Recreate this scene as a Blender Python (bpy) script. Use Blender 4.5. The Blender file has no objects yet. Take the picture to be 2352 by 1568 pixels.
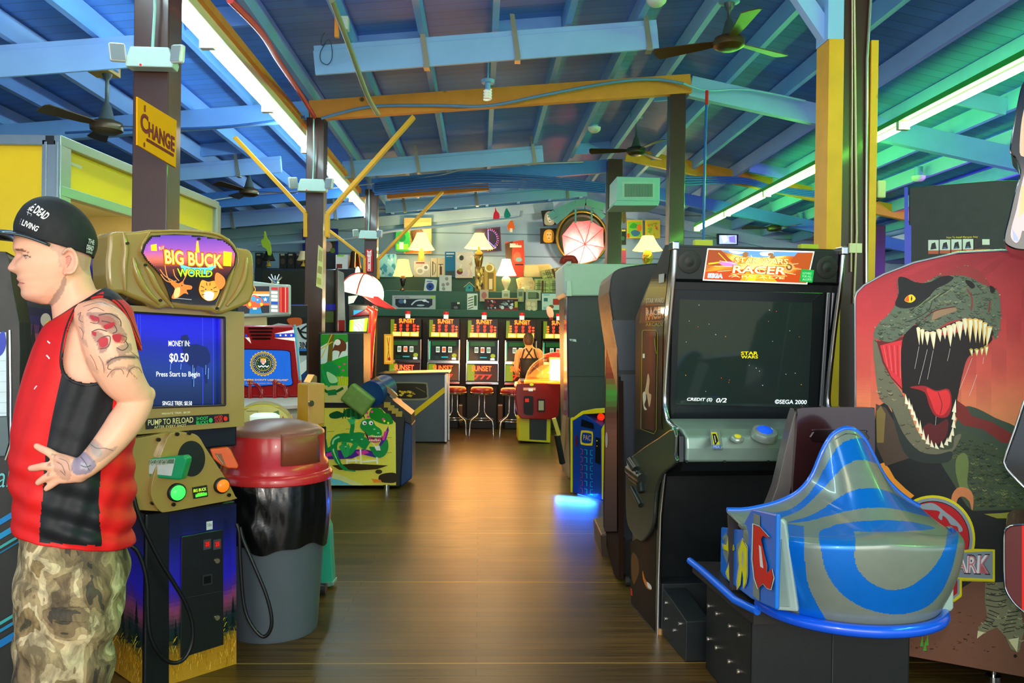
import bpy, bmesh, math, random
import numpy as np
from mathutils import Vector, Matrix, Euler
from mathutils.geometry import tessellate_polygon
from mathutils.bvhtree import BVHTree
random.seed(7)
SC = bpy.context.scene
COL = SC.collection
# ---------------------------------------------------------------- camera
F = 1829.0; CX, CY = 1176.0, 784.0; H = 1.5; ROLL = 0.014
cam_d = bpy.data.cameras.new('camera'); cam = bpy.data.objects.new('camera', cam_d); COL.objects.link(cam)
cam_d.sensor_width = 36.0; cam_d.lens = F / 2352 * 36; cam_d.clip_end = 200
CR = Matrix.Rotation(math.pi/2 - 8/F, 3, 'X') @ Matrix.Rotation(ROLL, 3, 'Z')
cam.matrix_world = Matrix.Translation((0, 0, H)) @ CR.to_4x4()
SC.camera = cam
# ---------------------------------------------------------------- exposure, world
SC.view_settings.view_transform = 'Standard'; SC.view_settings.look = 'None'
SC.view_settings.gamma = 1; SC.view_settings.use_curve_mapping = False
SC.view_settings.exposure = 0.42
wd = bpy.data.worlds.new('world'); SC.world = wd; wd.use_nodes = True
wn = wd.node_tree.nodes; wn['Background'].inputs[0].default_value = (0.75, 0.88, 1.0, 1); wn['Background'].inputs[1].default_value = 1.0
# building axes: v runs down the aisle, u across it
YAW = math.atan(72/F); cY, sY = math.cos(YAW), math.sin(YAW)
def B(u, v, z=0.0): return Vector((u*cY - v*sY, u*sY + v*cY, z))
def area(name, loc, direction, sx, sy, power, color, spread=math.pi):
    l = bpy.data.lights.new(name, 'AREA'); l.shape = 'RECTANGLE'; l.size = sx; l.size_y = sy; l.energy = power; l.color = color; l.spread = spread
    o = bpy.data.objects.new(name, l); COL.objects.link(o); o.location = loc
    o.rotation_euler = Vector(direction).to_track_quat('-Z', 'Y').to_euler(); return o
def point(name, loc, power, color, r=0.04):
    l = bpy.data.lights.new(name, 'POINT'); l.energy = power; l.color = color; l.shadow_soft_size = r
    o = bpy.data.objects.new(name, l); COL.objects.link(o); o.location = loc; return o
# unseen daylight fill added behind the camera, and the photographer's flash
area('front_daylight_fill', B(0, -3.2, 2.3), (0, 1, -0.12), 7.0, 2.4, 170, (1.0, 0.90, 0.76))
point('camera_flash', (0.03, -0.06, 1.72), 52, (1.0, 0.90, 0.78), 0.05)
for k in range(4):
    area('unseen_aisle_light', B(0.1, 3.5 + 3.1*k, 3.75), (0, 0, -1), 0.5, 1.6, 14, (1.0, 0.86, 0.60))  # unseen downward lights over the aisle, without any fixture
area('added_purple_glow', B(8.5, 8.5, 2.3), (-0.1, 0.1, 1), 1.5, 1.5, 220, (0.62, 0.15, 1.0))  # purple light added out of view at the right; no sign stands there
# ---------------------------------------------------------------- pixel geometry (2352x1568 frame)
C0 = Vector((0, 0, H))
def ray(px, py): return CR @ Vector(((px-CX)/F, (CY-py)/F, -1))
def W(px, py, Y):
    d = ray(px, py); return C0 + d*(Y/d.y)
def G(px, py, z=0.0):
    d = ray(px, py); return C0 + d*((z-H)/d.z)
CRi = CR.inverted()
def proj(P):
    q = CRi @ (Vector(P) - C0); return (CX - F*q.x/q.z, CY + F*q.y/q.z)
class Plane:
    def __init__(s, P, n): s.P = Vector(P); s.n = Vector(n).normalized()
    def hit(s, px, py, off=0.0):
        d = ray(px, py); t = (s.P + s.n*off - C0).dot(s.n)/d.dot(s.n); return C0 + d*t
def vplane(A, Bp):      # vertical plane through two ground points, normal towards the camera
    A = Vector(A); Bp = Vector(Bp); d = Bp - A; n = Vector((d.y, -d.x, 0))
    if n.dot(C0 - A) < 0: n = -n
    return Plane(A, n)
# ---------------------------------------------------------------- colours and materials
def lin(h):
    if isinstance(h, tuple): return h
    h = h.lstrip('#'); r = []
    for i in (0, 2, 4):
        c = int(h[i:i+2], 16)/255; r.append(c/12.92 if c <= .04045 else ((c+.055)/1.055)**2.4)
    return tuple(r)
MC = {}
def M(col, rough=.5, metal=0.0, emit=0.0, var=.06, scale=18.0, coat=0.0, bump=0.0, trans=0.0, spec=.5, alpha=1.0):
    key = (col, rough, metal, emit, var, scale, coat, bump, trans, spec, alpha)
    if key in MC: return MC[key]
    m = bpy.data.materials.new('paint_%s' % str(col).strip('#')); m.use_nodes = True; nt = m.node_tree; N = nt.nodes; L = nt.links
    b = N['Principled BSDF']; c = lin(col)
    tc = N.new('ShaderNodeTexCoord'); no = N.new('ShaderNodeTexNoise'); no.inputs['Scale'].default_value = scale; no.inputs['Detail'].default_value = 3
    L.new(tc.outputs['Object'], no.inputs['Vector'])
    mr = N.new('ShaderNodeMapRange'); mr.inputs[3].default_value = 1-var; mr.inputs[4].default_value = 1+var; L.new(no.outputs[0], mr.inputs[0])
    hv = N.new('ShaderNodeVectorMath'); hv.operation = 'SCALE'; hv.inputs[0].default_value = c; L.new(mr.outputs[0], hv.inputs['Scale'])
    L.new(hv.outputs[0], b.inputs['Base Color'])
    rr = N.new('ShaderNodeMapRange'); rr.inputs[3].default_value = max(0.02, rough*.85); rr.inputs[4].default_value = min(1, rough*1.15); L.new(no.outputs[0], rr.inputs[0]); L.new(rr.outputs[0], b.inputs['Roughness'])
    b.inputs['Metallic'].default_value = metal; b.inputs['Coat Weight'].default_value = coat; b.inputs['Coat Roughness'].default_value = .08
    b.inputs['Specular IOR Level'].default_value = spec; b.inputs['Transmission Weight'].default_value = trans; b.inputs['Alpha'].default_value = alpha
    if emit: b.inputs['Emission Color'].default_value = (*c, 1); b.inputs['Emission Strength'].default_value = emit
    if bump:
        bp = N.new('ShaderNodeBump'); bp.inputs['Strength'].default_value = bump; bp.inputs['Distance'].default_value = .01
        L.new(no.outputs[0], bp.inputs['Height']); L.new(bp.outputs[0], b.inputs['Normal'])
    MC[key] = m; return m
def AM(rough=.35, emit=0.0, coat=0.0, metal=0.0, base=1.0, bump=0.0):   # printed artwork: colour read from the mesh
    key = ('art', rough, emit, coat, metal, base, bump)
    if key in MC: return MC[key]
    m = bpy.data.materials.new('printed_artwork'); m.use_nodes = True; nt = m.node_tree; N = nt.nodes; L = nt.links
    b = N['Principled BSDF']; a = N.new('ShaderNodeAttribute'); a.attribute_name = 'Col'
    tc = N.new('ShaderNodeTexCoord'); no = N.new('ShaderNodeTexNoise'); no.inputs['Scale'].default_value = 30; L.new(tc.outputs['Object'], no.inputs['Vector'])
    mr = N.new('ShaderNodeMapRange'); mr.inputs[3].default_value = .92*base; mr.inputs[4].default_value = 1.08*base; L.new(no.outputs[0], mr.inputs[0])
    hv = N.new('ShaderNodeVectorMath'); hv.operation = 'SCALE'; L.new(a.outputs['Color'], hv.inputs[0]); L.new(mr.outputs[0], hv.inputs['Scale']); L.new(hv.outputs[0], b.inputs['Base Color']); b.inputs['Specular IOR Level'].default_value = .3
    b.inputs['Roughness'].default_value = rough; b.inputs['Coat Weight'].default_value = coat; b.inputs['Metallic'].default_value = metal; b.inputs['Coat Roughness'].default_value = .05
    if emit: L.new(a.outputs['Color'], b.inputs['Emission Color']); b.inputs['Emission Strength'].default_value = emit
    if bump:
        bp = N.new('ShaderNodeBump'); bp.inputs['Strength'].default_value = bump; bp.inputs['Distance'].default_value = .01
        L.new(no.outputs[0], bp.inputs['Height']); L.new(bp.outputs[0], b.inputs['Normal'])
    MC[key] = m; return m
# ---------------------------------------------------------------- mesh builder
class MB:
    def __init__(s): s.v = []; s.f = []; s.c = []
    def add(s, vs, fs, col=None):
        n = len(s.v); s.v += [Vector(v) for v in vs]; s.f += [tuple(i+n for i in f) for f in fs]; s.c += [col]*len(fs); return s
    def box(s, x0, y0, z0, x1, y1, z1, col=None, T=None):
        vs = [Vector((x, y, z)) for z in (z0, z1) for y in (y0, y1) for x in (x0, x1)]
        if T is not None: vs = [T @ v for v in vs]
        return s.add(vs, [(0,2,3,1),(4,5,7,6),(0,1,5,4),(2,6,7,3),(0,4,6,2),(1,3,7,5)], col)
    def beam(s, p, q, w, h, up=(0,0,1), col=None):
        p = Vector(p); q = Vector(q); d = (q-p).normalized(); sd = d.cross(Vector(up)).normalized(); u = sd.cross(d)
        vs = [e + sd*a*w/2 + u*b*h/2 for e in (p, q) for a, b in ((-1,-1),(1,-1),(1,1),(-1,1))]
        return s.add(vs, [(0,1,2,3),(7,6,5,4),(0,4,5,1),(1,5,6,2),(2,6,7,3),(3,7,4,0)], col)
    def prism(s, pts, vec, col=None):
        n = len(pts); vec = Vector(vec); a = [Vector(p) for p in pts]; b = [p+vec for p in a]
        nn = Vector((0,0,0))
        for i in range(n): nn += a[i].cross(a[(i+1) % n])
        if nn.dot(vec) > 0: a.reverse(); b.reverse()
        return s.add(a+b, [tuple(range(n)), tuple(range(2*n-1, n-1, -1))] + [(i, i+n, (i+1) % n+n, (i+1) % n) for i in range(n)], col)
    def rings(s, R, cap=True, closed=False, col=None, wrap=True):
        n = len(R[0]); vs = [p for r in R for p in r]; fs = []; m = len(R)
        for i in range(m if closed else m-1):
            for j in range(n if wrap else n-1):
                a = i*n+j; b = i*n+(j+1) % n; c = ((i+1) % m)*n+(j+1) % n; d = ((i+1) % m)*n+j; fs.append((a, b, c, d))
        if cap and not closed and wrap: fs.append(tuple(range(n-1, -1, -1))); fs.append(tuple((m-1)*n+j for j in range(n)))
        return s.add(vs, fs, col)
    def tube(s, pts, r, n=8, closed=False, col=None):
        P = [Vector(p) for p in pts]; m = len(P); R = []; prev = None
        rr = r if isinstance(r, (list, tuple)) else [r]*m
        for i in range(m):
            t = (P[(i+1) % m]-P[i-1]) if closed else (P[min(i+1, m-1)]-P[max(i-1, 0)])
            t = t.normalized() if t.length > 1e-9 else Vector((0,0,1))
            if prev is None: ref = Vector((0,0,1)) if abs(t.z) < .9 else Vector((1,0,0)); a = t.cross(ref).normalized()
            else:
                a = prev - t*prev.dot(t); a = a.normalized() if a.length > 1e-6 else t.orthogonal().normalized()
            prev = a; b = t.cross(a)
            R.append([P[i] + a*math.cos(2*math.pi*k/n)*rr[i] + b*math.sin(2*math.pi*k/n)*rr[i] for k in range(n)])
        return s.rings(R, closed=closed, col=col)
    def cyl(s, p, q, r, n=20, r2=None, col=None):
        return s.tube([p, q], [r, r if r2 is None else r2], n, col=col)
    def lathe(s, prof, c=(0,0,0), n=24, T=None, sx=1, sy=1, col=None):
        c = Vector(c); R = []
        for r, z in prof:
            ring = [Vector((math.cos(2*math.pi*k/n)*r*sx, math.sin(2*math.pi*k/n)*r*sy, z)) for k in range(n)]
            R.append([(T @ p if T is not None else p) + c for p in ring])
        return s.rings(R, col=col)
    def ball(s, c, r, nu=16, nv=10, T=None, col=None):
        r = (r, r, r) if not isinstance(r, (tuple, list)) else r; c = Vector(c); R = []
        for i in range(nv+1):
            th = math.pi*(i/nv); z = -math.cos(th); q = max(math.sin(th), 1e-4)
            ring = [Vector((math.cos(2*math.pi*k/nu)*q*r[0], math.sin(2*math.pi*k/nu)*q*r[1], z*r[2])) for k in range(nu)]
            R.append([(T @ p if T is not None else p) + c for p in ring])
        return s.rings(R, col=col)
    def slab(s, px, pl, thick, off=0.0, col=None, vec=None):      # outline on a plane, given real thickness behind it
        return s.prism([pl.hit(x, y, off) for x, y in px], Vector(vec) if vec else -pl.n*thick, col)
PMx = {}
def make(name, mb, mat, parent=None, bevel=0.0, smooth=None, seg=2, sub=0):
    me = bpy.data.meshes.new(name); vs = mb.v
    if parent is not None:
        T = PMx[parent.name].inverted(); vs = [T @ v for v in vs]
    me.from_pydata([tuple(v) for v in vs], [], mb.f); me.materials.append(mat)
    if any(c is not None for c in mb.c):
        at = me.color_attributes.new('Col', 'FLOAT_COLOR', 'CORNER'); buf = np.zeros(len(me.loops)*4, 'f'); k = 0
        for f, c in zip(mb.f, mb.c):
            c4 = (*lin(c), 1.0) if c is not None else (.5, .5, .5, 1)
            for _ in f: buf[k:k+4] = c4; k += 4
        at.data.foreach_set('color', buf)
    if smooth:
        me.polygons.foreach_set('use_smooth', [True]*len(me.polygons))
        if smooth < 179: me.set_sharp_from_angle(angle=math.radians(smooth))
    me.update(); o = bpy.data.objects.new(name, me); COL.objects.link(o)
    if parent is not None: o.parent = parent; PMx[o.name] = PMx[parent.name]
    else: PMx[o.name] = Matrix.Identity(4)
    if bevel:
        md = o.modifiers.new('bevel', 'BEVEL'); md.width = bevel; md.segments = seg; md.limit_method = 'ANGLE'; md.angle_limit = math.radians(40)
    if sub: md = o.modifiers.new('subdivision', 'SUBSURF'); md.levels = sub; md.render_levels = sub
    return o
def thing(name, label, cat, loc=(0,0,0), rz=0.0, group=None):
    o = bpy.data.objects.new(name, None); COL.objects.link(o); o.empty_display_size = .1
    o.location = loc; o.rotation_euler = (0, 0, rz); o['label'] = label; o['category'] = cat
    if group: o['group'] = group
    PMx[o.name] = Matrix.Translation(loc) @ Matrix.Rotation(rz, 4, 'Z'); return o
def rebase(mb):
    lo = [min(v[i] for v in mb.v) for i in range(3)]; hi = [max(v[i] for v in mb.v) for i in range(3)]
    c = Vector(((lo[0]+hi[0])/2, (lo[1]+hi[1])/2, lo[2])); mb.v = [v-c for v in mb.v]; return c
def solo(name, mb, mat, label, cat, group=None, **k):
    c = rebase(mb); o = make(name, mb, mat, **k); o.location = c; o['label'] = label; o['category'] = cat
    PMx[o.name] = Matrix.Translation(c)
    if group: o['group'] = group
    return o
def struct(name, mb, mat, **k):
    o = make(name, mb, mat, **k); o['kind'] = 'structure'; return o
def dup(root, loc=None, rz=None, label=None, group=None):
    r = root.copy(); COL.objects.link(r)
    if loc is not None: r.location = loc
    if rz is not None: r.rotation_euler = (0, 0, rz)
    if label: r['label'] = label
    if group: r['group'] = group
    def rec(a, b):
        for ch in list(a.children):
            c = ch.copy(); COL.objects.link(c); c.parent = b; rec(ch, c)
    rec(root, r); return r
class Loc:      # builder whose coordinates are local to a thing
    def __init__(s, o): s.T = PMx[o.name]
    def __call__(s, mb): mb.v = [s.T @ v for v in mb.v]; return mb
    def p(s, x, y, z): return s.T @ Vector((x, y, z))
# ---------------------------------------------------------------- text and artwork
TXT = {}
def text_tris(st, bold=0.0, shear=0.0):
    key = (st, bold, shear)
    if key in TXT: return TXT[key]
    cu = bpy.data.curves.new('t', 'FONT'); cu.body = st; cu.size = 1; cu.offset = bold; cu.shear = shear; cu.resolution_u = 3
    ob = bpy.data.objects.new('t', cu); COL.objects.link(ob)
    dg = bpy.context.evaluated_depsgraph_get(); me = bpy.data.meshes.new_from_object(ob.evaluated_get(dg))
    me.calc_loop_triangles(); v = [(q.co.x, q.co.y) for q in me.vertices]; t = [tuple(x.vertices) for x in me.loop_triangles]
    bpy.data.objects.remove(ob); bpy.data.curves.remove(cu); bpy.data.meshes.remove(me)
    if not v: v = [(0, 0), (1, 0), (1, 1)]; t = []
    x0 = min(a for a, b in v); x1 = max(a for a, b in v); y0 = min(b for a, b in v); y1 = max(b for a, b in v)
    v = [((a-x0)/(x1-x0+1e-9), (y1-b)/(y1-y0+1e-9)) for a, b in v]
    TXT[key] = (v, t); return TXT[key]
def cr(pts, n=5, closed=True):      # Catmull-Rom smoothing
    P = [Vector(p) for p in pts]; m = len(P); out = []
    for i in range(m if closed else m-1):
        a = P[i-1] if (closed or i > 0) else P[0]; b = P[i]; c = P[(i+1) % m]; d = P[(i+2) % m] if (closed or i+2 < m) else P[-1]
        for k in range(n):
            t = k/n; out.append(.5*((2*b) + (c-a)*t + (2*a-5*b+4*c-d)*t*t + (3*b-a-3*c+d)*t**3))
    if not closed: out.append(P[-1])
    return [tuple(p) for p in out]
def bez(quad, a, b):
    tl, tr, br, bl = quad; return ((1-b)*((1-a)*tl[0]+a*tr[0]) + b*((1-a)*bl[0]+a*br[0]), (1-b)*((1-a)*tl[1]+a*tr[1]) + b*((1-a)*bl[1]+a*br[1]))
class Art:      # flat printed shapes stacked in order on a surface given by a mapper (x, y, lift) -> point
    def __init__(s, mapper, step=.0002, sub=0): s.mb = MB(); s.k = 0; s.map = mapper; s.step = step; s.sub = sub
    def tris(s, v, t, col):
        s.k += 1; v = list(v); t = list(t)
        for _ in range(s.sub):
            mid = {}; nt = []
            def md(a, b):
                k = (min(a, b), max(a, b))
                if k not in mid: mid[k] = len(v); v.append(((v[a][0]+v[b][0])/2, (v[a][1]+v[b][1])/2))
                return mid[k]
            for a, b, c in t:
                ab, bc, ca = md(a, b), md(b, c), md(c, a); nt += [(a, ab, ca), (ab, b, bc), (ca, bc, c), (ab, bc, ca)]
            t = nt
        vs = [s.map(x, y, s.k*s.step) for x, y in v]
        ok = [q for q in t if all(vs[i] is not None for i in q)]
        vs = [p if p is not None else Vector((0,0,0)) for p in vs]
        use = sorted({i for q in ok for i in q}); ix = {a: b for b, a in enumerate(use)}
        if ok: s.mb.add([vs[i] for i in use], [tuple(ix[i] for i in q) for q in ok], col)
        return s
    def poly(s, pts, col, smooth=False):
        if smooth: pts = cr(pts)
        t = tessellate_polygon([[Vector((p[0], p[1], 0)) for p in pts]]); return s.tris([(p[0], p[1]) for p in pts], t, col)
    def rect(s, x0, y0, x1, y1, col): return s.poly([(x0,y0),(x1,y0),(x1,y1),(x0,y1)], col)
    def grid(s, quad, nx, ny, fn):      # fine cells coloured by fn(a, b)
        s.k += 1
        V = [[s.map(*bez(quad, i/nx, j/ny), s.k*s.step) for i in range(nx+1)] for j in range(ny+1)]
        for j in range(ny):
            for i in range(nx): s.mb.add([V[j][i], V[j][i+1], V[j+1][i+1], V[j+1][i]], [(0,1,2,3)], fn((i+.5)/nx, (j+.5)/ny))
        return s
    def disc(s, x, y, rx, ry, col, n=20): return s.poly([(x+rx*math.cos(2*math.pi*k/n), y+ry*math.sin(2*math.pi*k/n)) for k in range(n)], col)
    def line(s, pts, w, col, smooth=False):
        if smooth: pts = cr(pts, 4, False)
        L = []; R = []; m = len(pts)
        for i in range(m):
            a = pts[max(i-1, 0)]; b = pts[min(i+1, m-1)]; dx, dy = b[0]-a[0], b[1]-a[1]; l = math.hypot(dx, dy) or 1
            ww = w[i*len(w)//m] if isinstance(w, (list, tuple)) else w
            L.append((pts[i][0]-dy/l*ww/2, pts[i][1]+dx/l*ww/2)); R.append((pts[i][0]+dy/l*ww/2, pts[i][1]-dx/l*ww/2))
        v = L+R; t = []
        for i in range(m-1): t += [(i, i+1, m+i), (i+1, m+i+1, m+i)]
        return s.tris(v, t, col)
    def text(s, st, quad, col, bold=0.0, shear=0.0):
        if len(quad) == 4 and not isinstance(quad[0], tuple): x0, y0, x1, y1 = quad; quad = ((x0,y0),(x1,y0),(x1,y1),(x0,y1))
        v, t = text_tris(st, bold, shear); return s.tris([bez(quad, a, b) for a, b in v], t, col)
    def star(s, x, y, r, col, n=5, inner=.42): return s.poly([(x+r*(1 if k % 2 == 0 else inner)*math.sin(math.pi*k/n), y-r*(1 if k % 2 == 0 else inner)*math.cos(math.pi*k/n)) for k in range(2*n)], col)
    def done(s, name, mat, parent): return make(name, s.mb, mat, parent)
def onplane(pl, base=.0008): return lambda x, y, h: pl.hit(x, y, base+h)
def mixc(a, b, t):
    a, b = lin(a), lin(b); t = min(1, max(0, t)); return tuple(a[i]*(1-t)+b[i]*t for i in range(3))
def inpoly(x, y, P):
    c = False; j = len(P)-1
    for i in range(len(P)):
        if (P[i][1] > y) != (P[j][1] > y) and x < (P[j][0]-P[i][0])*(y-P[i][1])/(P[j][1]-P[i][1])+P[i][0]: c = not c
        j = i
    return c
def ramp(stops, t):
    for (a, ca), (b, cb) in zip(stops, stops[1:]):
        if t <= b: return mixc(ca, cb, (t-a)/(b-a) if b > a else 0)
    return lin(stops[-1][1])
# ================================================================= building
BLACK = M('#151a1a', .45, var=.1); BLACKG = M('#101414', .18, var=.1, coat=.3); CHROME = M('#d8dcdc', .12, 1.0)
def floor_mat():
    m = bpy.data.materials.new('worn_plank_floor'); m.use_nodes = True; N = m.node_tree.nodes; L = m.node_tree.links; b = N['Principled BSDF']
    tc = N.new('ShaderNodeTexCoord'); mp = N.new('ShaderNodeMapping'); mp.inputs['Rotation'].default_value = (0, 0, -YAW); L.new(tc.outputs['Object'], mp.inputs[0])
    br = N.new('ShaderNodeTexBrick'); br.inputs['Scale'].default_value = 1; br.inputs['Brick Width'].default_value = 1.9; br.inputs['Row Height'].default_value = .075
    br.inputs['Mortar Size'].default_value = .0022; br.inputs['Color1'].default_value = (*lin('#493815'), 1); br.inputs['Color2'].default_value = (*lin('#5e451b'), 1); br.inputs['Mortar'].default_value = (*lin('#2c2414'), 1)
    br.offset = .37; L.new(mp.outputs[0], br.inputs['Vector'])
    st = N.new('ShaderNodeMapping'); st.inputs['Scale'].default_value = (1.2, 38, 1); L.new(mp.outputs[0], st.inputs[0])
    n1 = N.new('ShaderNodeTexNoise'); n1.inputs['Scale'].default_value = 1.6; n1.inputs['Detail'].default_value = 6; L.new(st.outputs[0], n1.inputs['Vector'])
    n2 = N.new('ShaderNodeTexNoise'); n2.inputs['Scale'].default_value = 1.1; n2.inputs['Detail'].default_value = 3; L.new(mp.outputs[0], n2.inputs['Vector'])
    r1 = N.new('ShaderNodeMapRange'); r1.inputs[1].default_value = .3; r1.inputs[2].default_value = .7; r1.inputs[3].default_value = .62; r1.inputs[4].default_value = 1.45; L.new(n1.outputs[0], r1.inputs[0])
    r2 = N.new('ShaderNodeMapRange'); r2.inputs[1].default_value = .35; r2.inputs[2].default_value = .65; r2.inputs[3].default_value = .68; r2.inputs[4].default_value = 1.3; L.new(n2.outputs[0], r2.inputs[0])
    mu = N.new('ShaderNodeMath'); mu.operation = 'MULTIPLY'; L.new(r1.outputs[0], mu.inputs[0]); L.new(r2.outputs[0], mu.inputs[1])
    sc = N.new('ShaderNodeVectorMath'); sc.operation = 'SCALE'; L.new(br.outputs['Color'], sc.inputs[0]); L.new(mu.outputs[0], sc.inputs['Scale'])
    sx = N.new('ShaderNodeSeparateXYZ'); L.new(mp.outputs[0], sx.inputs[0])
    fr = N.new('ShaderNodeMath'); fr.operation = 'MODULO'; fr.inputs[1].default_value = 1.22; L.new(sx.outputs[1], fr.inputs[0])
    lt = N.new('ShaderNodeMath'); lt.operation = 'LESS_THAN'; lt.inputs[1].default_value = .012; L.new(fr.outputs[0], lt.inputs[0])
    mx = N.new('ShaderNodeMix'); mx.data_type = 'RGBA'; L.new(lt.outputs[0], mx.inputs[0]); L.new(sc.outputs[0], mx.inputs[6]); mx.inputs[7].default_value = (*lin('#9a7a3a'), 1)
    L.new(mx.outputs[2], b.inputs['Base Color'])
    rr = N.new('ShaderNodeMapRange'); rr.inputs[3].default_value = .2; rr.inputs[4].default_value = .5; L.new(n1.outputs[0], rr.inputs[0]); L.new(rr.outputs[0], b.inputs['Roughness'])
    bp = N.new('ShaderNodeBump'); bp.inputs['Strength'].default_value = .25; bp.inputs['Distance'].default_value = .004; L.new(br.outputs['Fac'], bp.inputs['Height']); bp.invert = True; L.new(bp.outputs[0], b.inputs['Normal'])
    b.inputs['Specular IOR Level'].default_value = .4
    return m
def board_mat(name, col, row=.14, rough=.45, var=.12, rot=0.0, axis='v'):
    m = bpy.data.materials.new(name); m.use_nodes = True; N = m.node_tree.nodes; L = m.node_tree.links; b = N['Principled BSDF']
    tc = N.new('ShaderNodeTexCoord'); mp = N.new('ShaderNodeMapping'); mp.inputs['Rotation'].default_value = (0, 0, -YAW); L.new(tc.outputs['Object'], mp.inputs[0])
    sx = N.new('ShaderNodeSeparateXYZ'); L.new(mp.outputs[0], sx.inputs[0])
    dv = N.new('ShaderNodeMath'); dv.operation = 'DIVIDE'; dv.inputs[1].default_value = row; L.new(sx.outputs[1 if axis == 'v' else 2], dv.inputs[0])
    fr = N.new('ShaderNodeMath'); fr.operation = 'FRACT'; L.new(dv.outputs[0], fr.inputs[0])
    fl = N.new('ShaderNodeMath'); fl.operation = 'FLOOR'; L.new(dv.outputs[0], fl.inputs[0])
    wn_ = N.new('ShaderNodeTexWhiteNoise'); wn_.noise_dimensions = '1D'; L.new(fl.outputs[0], wn_.inputs['W'])
    lt = N.new('ShaderNodeMath'); lt.operation = 'LESS_THAN'; lt.inputs[1].default_value = .05; L.new(fr.outputs[0], lt.inputs[0])
    no = N.new('ShaderNodeTexNoise'); no.inputs['Scale'].default_value = 2.5; no.inputs['Detail'].default_value = 5; L.new(mp.outputs[0], no.inputs['Vector'])
    ad = N.new('ShaderNodeMath'); ad.operation = 'ADD'; L.new(wn_.outputs['Value'], ad.inputs[0]); L.new(no.outputs[0], ad.inputs[1])
    r = N.new('ShaderNodeMapRange'); r.inputs[2].default_value = 2; r.inputs[3].default_value = 1-var*1.6; r.inputs[4].default_value = 1+var*1.6; L.new(ad.outputs[0], r.inputs[0])
    sc = N.new('ShaderNodeVectorMath'); sc.operation = 'SCALE'; sc.inputs[0].default_value = lin(col); L.new(r.outputs[0], sc.inputs['Scale'])
    mx = N.new('ShaderNodeMix'); mx.data_type = 'RGBA'; L.new(lt.outputs[0], mx.inputs[0]); L.new(sc.outputs[0], mx.inputs[6]); mx.inputs[7].default_value = tuple(c*.45 for c in lin(col))+(1,)
    L.new(mx.outputs[2], b.inputs['Base Color']); b.inputs['Roughness'].default_value = rough
    return m
def knotty(name, col, knot='#5a3410', rough=.5, paint=None):     # sawn lumber: long grain and dark knots
    m = bpy.data.materials.new(name); m.use_nodes = True; N = m.node_tree.nodes; L = m.node_tree.links; b = N['Principled BSDF']
    tc = N.new('ShaderNodeTexCoord'); vo = N.new('ShaderNodeTexVoronoi'); vo.inputs['Scale'].default_value = 2.6; L.new(tc.outputs['Object'], vo.inputs['Vector'])
    lt = N.new('ShaderNodeMapRange'); lt.inputs[1].default_value = .05; lt.inputs[2].default_value = .09; lt.inputs[3].default_value = 1; lt.inputs[4].default_value = 0; L.new(vo.outputs['Distance'], lt.inputs[0])
    no = N.new('ShaderNodeTexNoise'); no.inputs['Scale'].default_value = 7; no.inputs['Detail'].default_value = 5; L.new(tc.outputs['Object'], no.inputs['Vector'])
    r = N.new('ShaderNodeMapRange'); r.inputs[3].default_value = .8; r.inputs[4].default_value = 1.2; L.new(no.outputs[0], r.inputs[0])
    sc = N.new('ShaderNodeVectorMath'); sc.operation = 'SCALE'; sc.inputs[0].default_value = lin(col); L.new(r.outputs[0], sc.inputs['Scale'])
    mx = N.new('ShaderNodeMix'); mx.data_type = 'RGBA'; L.new(lt.outputs[0], mx.inputs[0]); L.new(sc.outputs[0], mx.inputs[6]); mx.inputs[7].default_value = (*lin(knot), 1)
    L.new(mx.outputs[2], b.inputs['Base Color']); b.inputs['Roughness'].default_value = rough
    return m
LBLUE = M('#94c2f6', .4, var=.08, scale=5); MBLUE = M('#78aef0', .4, var=.12, scale=5); DBLUE = M('#4a88dc', .45, var=.12)
PINE = knotty('yellow_pine_lumber', '#ee9430', '#6a3c10'); PINEY = knotty('painted_yellow_lumber', '#eaa81c', '#8a5a10'); POSTM = M('#432417', .34, var=.15, scale=6, coat=.25)
mb = MB(); P = [B(-9, -4), B(14, -4), B(14, 22), B(-9, 22)]; mb.prism([p+Vector((0,0,-.1)) for p in P], (0,0,.1)); struct('floor', mb, floor_mat())
def zj(u): return 4.36 - .105*(2.08-u) if u < 2.08 else 4.36 - .19*(u-2.08)
BW = 16.2
deck = board_mat('shaded_blue_roof_boards', '#5490e0', .15)  # joist paint again, with the roof's shade put into a darker blue
mb = MB()
for a, b_ in ((-10, 2.08), (2.08, 14)):
    q = [B(a, -2.5, zj(a)+.2), B(b_, -2.5, zj(b_)+.2), B(b_, BW, zj(b_)+.2), B(a, BW, zj(a)+.2)]; mb.prism(q, (0,0,.05))
struct('ceiling', mb, deck)
tn = 1
for k in range(-15, 20):
    u = .09+.63*k
    if not (-9.7 < u < 12.5): continue
    mb = MB(); mb.beam(B(u, -2.4, zj(u)+.09), B(u, BW-.05, zj(u)+.09), .055, .18); struct('trim_%d' % tn, mb, MBLUE if k % 3 else LBLUE); tn += 1
# blocking between joists
for (k, v, L_) in ((-7,5.2,1),(-4,6.5,1),(-2,7.3,1),(0,7.2,1),(-6,10.5,1),(3,9.4,1),(5,8.8,1),(7,7.6,1),(9,6.7,1),(11,8.2,1),(6,11.5,1),(-9,9,1),(2,12.2,1)):
    u = .09+.63*k; mb = MB(); z = zj(u+.3)+.09; mb.beam(B(u+.03, v, z), B(u+.6, v, z+(.06 if u < 2 else -.11)), .04, .16); struct('trim_%d' % tn, mb, MBLUE); tn += 1
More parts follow.
